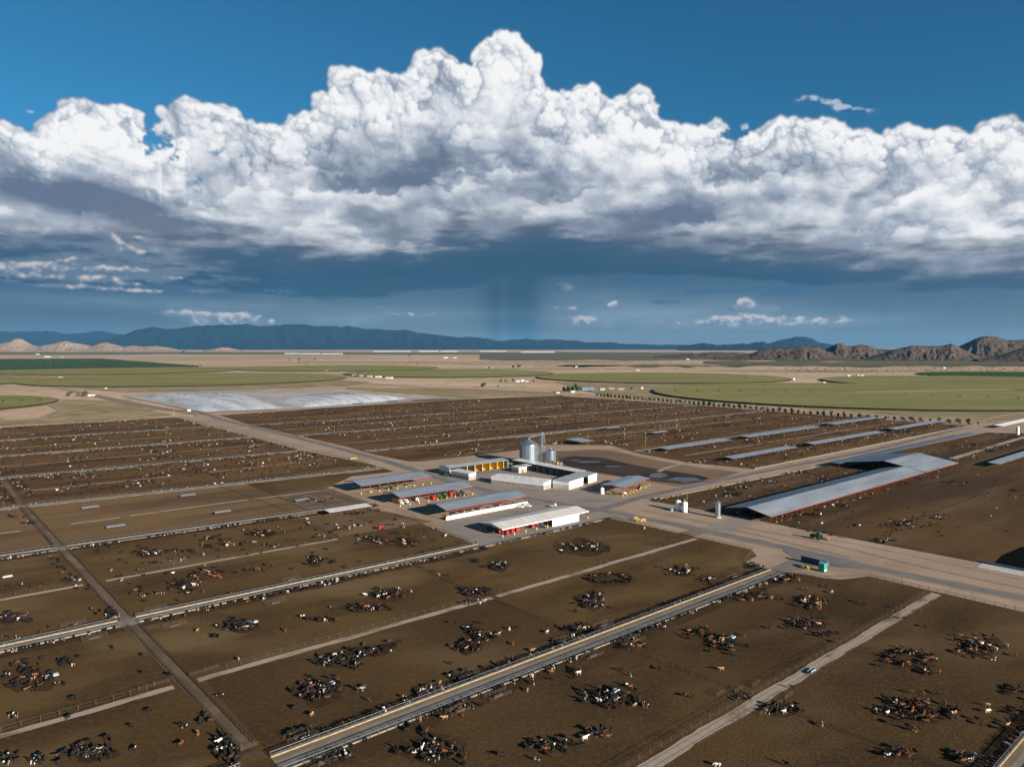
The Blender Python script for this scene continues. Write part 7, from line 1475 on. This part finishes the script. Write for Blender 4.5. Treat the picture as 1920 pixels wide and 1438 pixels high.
# single animals in the near pens, where the photograph has them
for (px, py, c_, dsc) in ((47, 1239, 'black', 0), (78, 1233, 'black', 0), (146, 1230, 'black', 0), (211, 1213, 'black', 0), (266, 1227, 'black', 0), (264, 1259, 'black', 0), (137, 1308, 'black', 0), (280, 1331, 'black', 0), (246, 1360, 'black', 0), (345, 1362, 'pied', 0), (371, 1375, 'tan', 0), (340, 1394, 'red brown', 0), (447, 1235, 'pied', 0), (414, 1304, 'pied', 0), (418, 1386, 'pied', 0), (413, 1421, 'black', 0), (535, 1181, 'red brown', 0), (370, 1181, 'tan', 0), (554, 1327, 'black', 0), (585, 1339, 'tan', 0), (692, 1312, 'pied', 0), (757, 1306, 'pied', 0), (825, 1280, 'tan', 0), (845, 1243, 'dark brown', 0), (845, 1166, 'dark brown', 0), (855, 1165, 'black', 0), (911, 1251, 'black', 0), (955, 1178, 'white', 0), (967, 1176, 'black', 0), (1026, 1184, 'white', 0), (962, 1206, 'red brown', 0), (941, 1186, 'black', 0), (900, 1167, 'black', 0), (873, 1178, 'pied', 0), (989, 1293, 'tan', 0), (1000, 1280, 'pied', 0), (1034, 1273, 'black', 0), (942, 1416, 'black', 0), (1005, 1424, 'pied', 0), (1085, 1261, 'white', 0), (1165, 1256, 'black', 0), (1182, 1265, 'pied', 0), (1237, 1253, 'black', 0), (1353, 1254, 'tan', 0), (1286, 1303, 'dark brown', 0), (1210, 1323, 'pied', 0), (1191, 1321, 'tan', 0), (1097, 1384, 'white', 0), (1345, 1434, 'white', 0), (1475, 1433, 'black', 0), (1444, 1176, 'dark brown', 0), (1569, 1202, 'dark brown', 0), (1608, 1127, 'black', 0), (1620, 1132, 'black', 0), (1678, 1138, 'black', 0), (1695, 1158, 'black', 0), (1727, 1145, 'dark brown', 0), (1735, 1173, 'black', 0), (1691, 1213, 'tan', 0), (1651, 1247, 'black', 0), (1862, 1191, 'black', 0), (1884, 1211, 'black', 0), (1905, 1228, 'dark brown', 0), (1795, 1325, 'black', 0), (1785, 1331, 'black', 0), (1841, 1357, 'black', 0), (1851, 1321, 'tan', 0), (1852, 1333, 'white', 0), (1894, 1331, 'dark brown', 0), (1541, 1358, 'tan', 0), (1485, 1288, 'black', 0), (1373, 1226, 'black', 0), (1526, 1262, 'dark brown', 0), (1560, 1109, 'tan', 0), (1512, 1104, 'pied', 0), (1548, 1098, 'black', 0), (1410, 1123, 'tan', 0), (1300, 1306, 'dark brown', 0), (640, 1362, 'black', 0)):
    X, Y = at(px, py+3); put(X, Y, cr.uniform(0, 6.28), c_, cr.choice(('stand', 'stand', 'graze')), 'standing apart in the open foreground pens', .8)

cows = [(c_[:5]+('standing loose between the herds of the nearest pens',)+c_[6:]) if c_[5] == 'x' and c_[7] > 1210 else c_ for c_ in cows]
cows.sort(key=lambda c: c[0]**2+c[1]**2)
# ordinals count every animal of a colour in its group from left to right as it stands in view
byg = {}
for i, c_ in enumerate(cows): byg.setdefault((c_[5], c_[3]), []).append((c_[6], i))
rank = {}
for k_, l in byg.items():
    l.sort()
    for j, (_, i) in enumerate(l): rank[i] = (j+1, len(l))
def ord_words(n):
    if n > 20: return '%d%s' % (n, 'th' if n % 100 in (11, 12, 13) else {1: 'st', 2: 'nd', 3: 'rd'}.get(n % 10, 'th'))
    if n <= 20: return ordn[n-1]
    tens = {2: 'twenty', 3: 'thirty', 4: 'forty', 5: 'fifty', 6: 'sixty', 7: 'seventy', 8: 'eighty', 9: 'ninety'}[n//10]
    return (tens[:-1]+'ieth') if n % 10 == 0 else tens+'-'+ordn[n % 10-1]
seen = [i for i, c_ in enumerate(cows) if -15 < c_[6] < 1935 and c_[7] < 1445 and c_[5] != 'x'][:296]
seen_set = set(seen)
for i in seen:
    x, y, an, col, pose, desc, px, py = cows[i]; o = link('cow', COWM[pose, col], loc=(x, y, .01), rz=an); s = cr.uniform(.88, 1.04)*(1.05 if pose == 'stand' else 1.0); o.scale = (s, s, s*cr.uniform(.97, 1.04))
    j, n = rank[i]; w_ = {'lying': 'lying', 'graze': 'head down', 'feed': 'feeding'}.get(pose, '')
    if n == 1: lb = 'only %s cow %s' % (col, desc)
    else: lb = '%s %s cow from left %s' % (ord_words(j), col, desc)
    tag(o, lb[0].lower()+lb[1:], 'cow', 'cattle in the nearest pens')
# every other animal: real low geometry, one object
def tmpl(pose):
    hd = {'stand': [(1.02, 1.3, .15, .20), (1.35, 1.42, .12, .14), (1.68, 1.26, .06, .07)], 'graze': [(1.0, 1.1, .15, .2), (1.3, .8, .12, .14), (1.5, .42, .06, .07)], 'feed': [(1.02, 1.1, .15, .2), (1.38, .92, .12, .14), (1.72, .68, .06, .07)]}
    hd['turn'] = hd['stand']; lie = pose == 'lying'
    sp_ = [(-.95, 1.12, .14, .16), (-.68, 1.08, .31, .34), (-.1, 1.0, .38, .42), (.5, 1.05, .32, .40)]+(hd['stand'] if lie else hd[pose])
    V = []; F_ = []; part = []
    n = 6
    for x, z, ry, rz_ in sp_:
        for i in range(n): t_ = 2*math.pi*i/n+math.pi/6; V.append((x, math.cos(t_)*ry, z+math.sin(t_)*rz_-(.5 if lie else 0)))
    for k_ in range(len(sp_)-1):
        for i in range(n): F_.append((k_*n+i, k_*n+(i+1) % n, (k_+1)*n+(i+1) % n, (k_+1)*n+i)); part.append(k_)
    F_.append((5, 4, 3, 2)); part.append(0); F_.append((5, 2, 1, 0)); part.append(0)
    if not lie:
        for x, y in ((-.66, .2), (-.62, -.2), (.5, .18), (.54, -.18)):
            k_ = len(V)
            for z, r in ((.8, .12), (.0, .07)):
                for i in range(3): t_ = 2*math.pi*i/3; V.append((x+math.cos(t_)*r, y+math.sin(t_)*r, z))
            for i in range(3): a, b = k_+i, k_+(i+1) % 3; F_.append((a, b, b+3, a+3)); part.append(9)
    return np.array(V, np.float32), np.array(F_, np.int32), np.array(part)
T_ = {p: tmpl(p) for p in POSES}; CB = {'black': (.012, .011, .011), 'pied': (.012, .011, .011), 'red brown': (.15, .055, .022), 'tan': (.30, .165, .08), 'white': (.55, .50, .43), 'dark brown': (.05, .028, .018)}
VV, FF, CC = [], [], []; off = 0
nr = np.random.default_rng(4)
for i, (x, y, an, col, pose, desc, px, py) in enumerate(cows):
    if i in seen_set: continue
    V_, F_, pt = T_[pose]; s = nr.uniform(.86, 1.04); c_, s_ = math.cos(an)*s, math.sin(an)*s
    P_ = np.empty_like(V_); P_[:, 0] = V_[:, 0]*c_-V_[:, 1]*s_+x; P_[:, 1] = V_[:, 0]*s_+V_[:, 1]*c_+y; P_[:, 2] = V_[:, 2]*s; VV.append(P_); FF.append(F_+off); off += len(V_)
    fc = np.tile(np.array(CB[col], np.float32)*nr.uniform(.75, 1.3), (len(F_), 1))
    if col == 'pied':
        wmask = nr.random(7) < .18; wm = np.where(pt < 7, wmask[np.minimum(pt, 6)], nr.random() < .6); wm = wm ^ (nr.random(len(F_)) < .07); fc[wm] = (.48, .45, .40)
    CC.append(fc)
VV = np.concatenate(VV); FF = np.concatenate(FF); CC = np.concatenate(CC)
me = bpy.data.meshes.new('distant_cattle'); me.vertices.add(len(VV)); me.vertices.foreach_set('co', VV.ravel()); me.loops.add(FF.size); me.loops.foreach_set('vertex_index', FF.ravel()); me.polygons.add(len(FF)); me.polygons.foreach_set('loop_start', np.arange(len(FF), dtype=np.int32)*4)
me.update(calc_edges=True); ca_ = me.color_attributes.new('hide', 'FLOAT_COLOR', 'CORNER'); ca_.data.foreach_set('color', np.repeat(np.concatenate([CC, np.ones((len(CC), 1), np.float32)], 1), 4, 0).astype(np.float32).ravel()); me.materials.append(mat('cattle_hide', (.1, .1, .1), .8, attr='hide', spec=.1))
o = link('distant_cattle', me, kind='stuff'); o['label'] = 'thousands of black, pied, brown and white cattle in the farther pens'
print('cows', len(cows), 'individual', len(seen), 'nearest stuff px y', max([cows[i][7] for i in range(len(cows)) if i not in seen_set]))
# water troughs and feed racks in the near pens
m_trough = mat('blue_grey_trough', (0.24, 0.30, 0.34), .6, .15, 1)
def trough(label, px, py, L=4.2):
    X, Y = at(px, py); t = thing('water_trough', label, 'trough', (X, Y, 0), ROT)
    mb = MB(); 
    for a in ((0, L, -.6, -.5), (0, L, .5, .6), (0, .1, -.5, .5), (L-.1, L, -.5, .5)): mb.box(*a, 0, .75, m_trough)
    mb.build('basin_wall', t); mb = MB(); mb.box(.1, L-.1, -.5, .5, .0, .6, m_water); mb.build('water', t)
for (px, py, lb) in ((84, 1271, 'pale water trough inside the big left edge herd'), (606, 1287, 'pale water trough in the herd above the nearest lane'), (1366, 1199, 'pale water trough in the herd right of the nearest lane'), (1824, 1207, 'pale water trough in the herd at the far right'), (160, 1418, 'pale water trough in the bottom left herd'), (465, 1170, 'pale water trough in the herd below the second lane'), (1145, 1300, 'pale water trough in the lower middle herd'), (1516, 1262, 'blue lidded trough on the lowest pale walkway'), (5, 1083, 'blue trough at the left edge above the second lane')): trough(lb, px, py)
def rack(label, a, b, L=9):
    t = thing('feed_rack', label, 'rack', WX(a, b), ROT)
    for y in (0, 3.2):
        for z in (.5, .95, 1.4): mb = MB(); mb.tube((0, y, z), (L, y, z), .045, m_fence, 4); mb.build('rail', t)
    for i in range(5):
        for y in (0, 3.2): mb = MB(); mb.tube((L*i/4, y, 0), (L*i/4, y, 1.5), .06, m_fence, 5); mb.build('post', t)
    mb = MB(); mb.box(L*.3, L*.7, 1.0, 2.0, .02, .7, m_fence); mb.build('basin_wall', t)
for (px, py, lb) in ((560, 1382, 'pipe rack round a water point above the near end of the lane'), (806, 1294, 'second pipe rack from the alley above the nearest lane'), (873, 1268, 'third pipe rack from the alley above the nearest lane'), (1055, 1203, 'pipe rack above the nearest lane before the cross fence'), (1130, 1174, 'pipe rack above the nearest lane after the cross fence'), (1376, 1083, 'pipe rack above the far end of the nearest lane'), (605, 1430, 'pipe rack below the near end of the lane'), (860, 1334, 'pipe rack below the nearest lane at bottom centre'), (932, 1306, 'pipe rack below the nearest lane right of the crowd'), (1110, 1231, 'pipe rack below the nearest lane beside the trough herd'), (1190, 1202, 'farthest pipe rack below the nearest lane'), (290, 1144, 'pipe rack above the second lane right of the alley'), (135, 1172, 'pipe rack above the second lane left of the alley'), (325, 1174, 'pipe rack below the second lane right of the alley'), (175, 1197, 'pipe rack below the second lane left of the alley'), (515, 1131, 'pipe rack below the second lane, middle'), (545, 1088, 'pipe rack above the second lane, middle')):
    a_, b_ = G(px, py); rack(lb, a_-4, b_-1.5)

# ================================================================== HAZE: one closed box of thin air round camera and scene
mb = MB(); e_ = BIG+4000; mb.box(-e_, e_, -e_, e_, -4, 1760, m_dirt); hz = mb.build('haze', kind='stuff')
hm = bpy.data.materials.new('thin_air'); hm.use_nodes = True; t = hm.node_tree; t.nodes.clear(); oo = t.nodes.new('ShaderNodeOutputMaterial'); pv = t.nodes.new('ShaderNodeVolumePrincipled'); t.links.new(pv.outputs[0], oo.inputs['Volume'])
pv.inputs['Color'].default_value = HAZE_COL+(1,); pv.inputs['Density'].default_value = HAZE_D; pv.inputs['Anisotropy'].default_value = 0.0
hz.data.materials.clear(); hz.data.materials.append(hm)
hz['label'] = 'thin blue haze over the plain'
scene.cycles.volume_bounces = 0
scene.cycles.max_bounces = 6
scene.cycles.transparent_max_bounces = 8
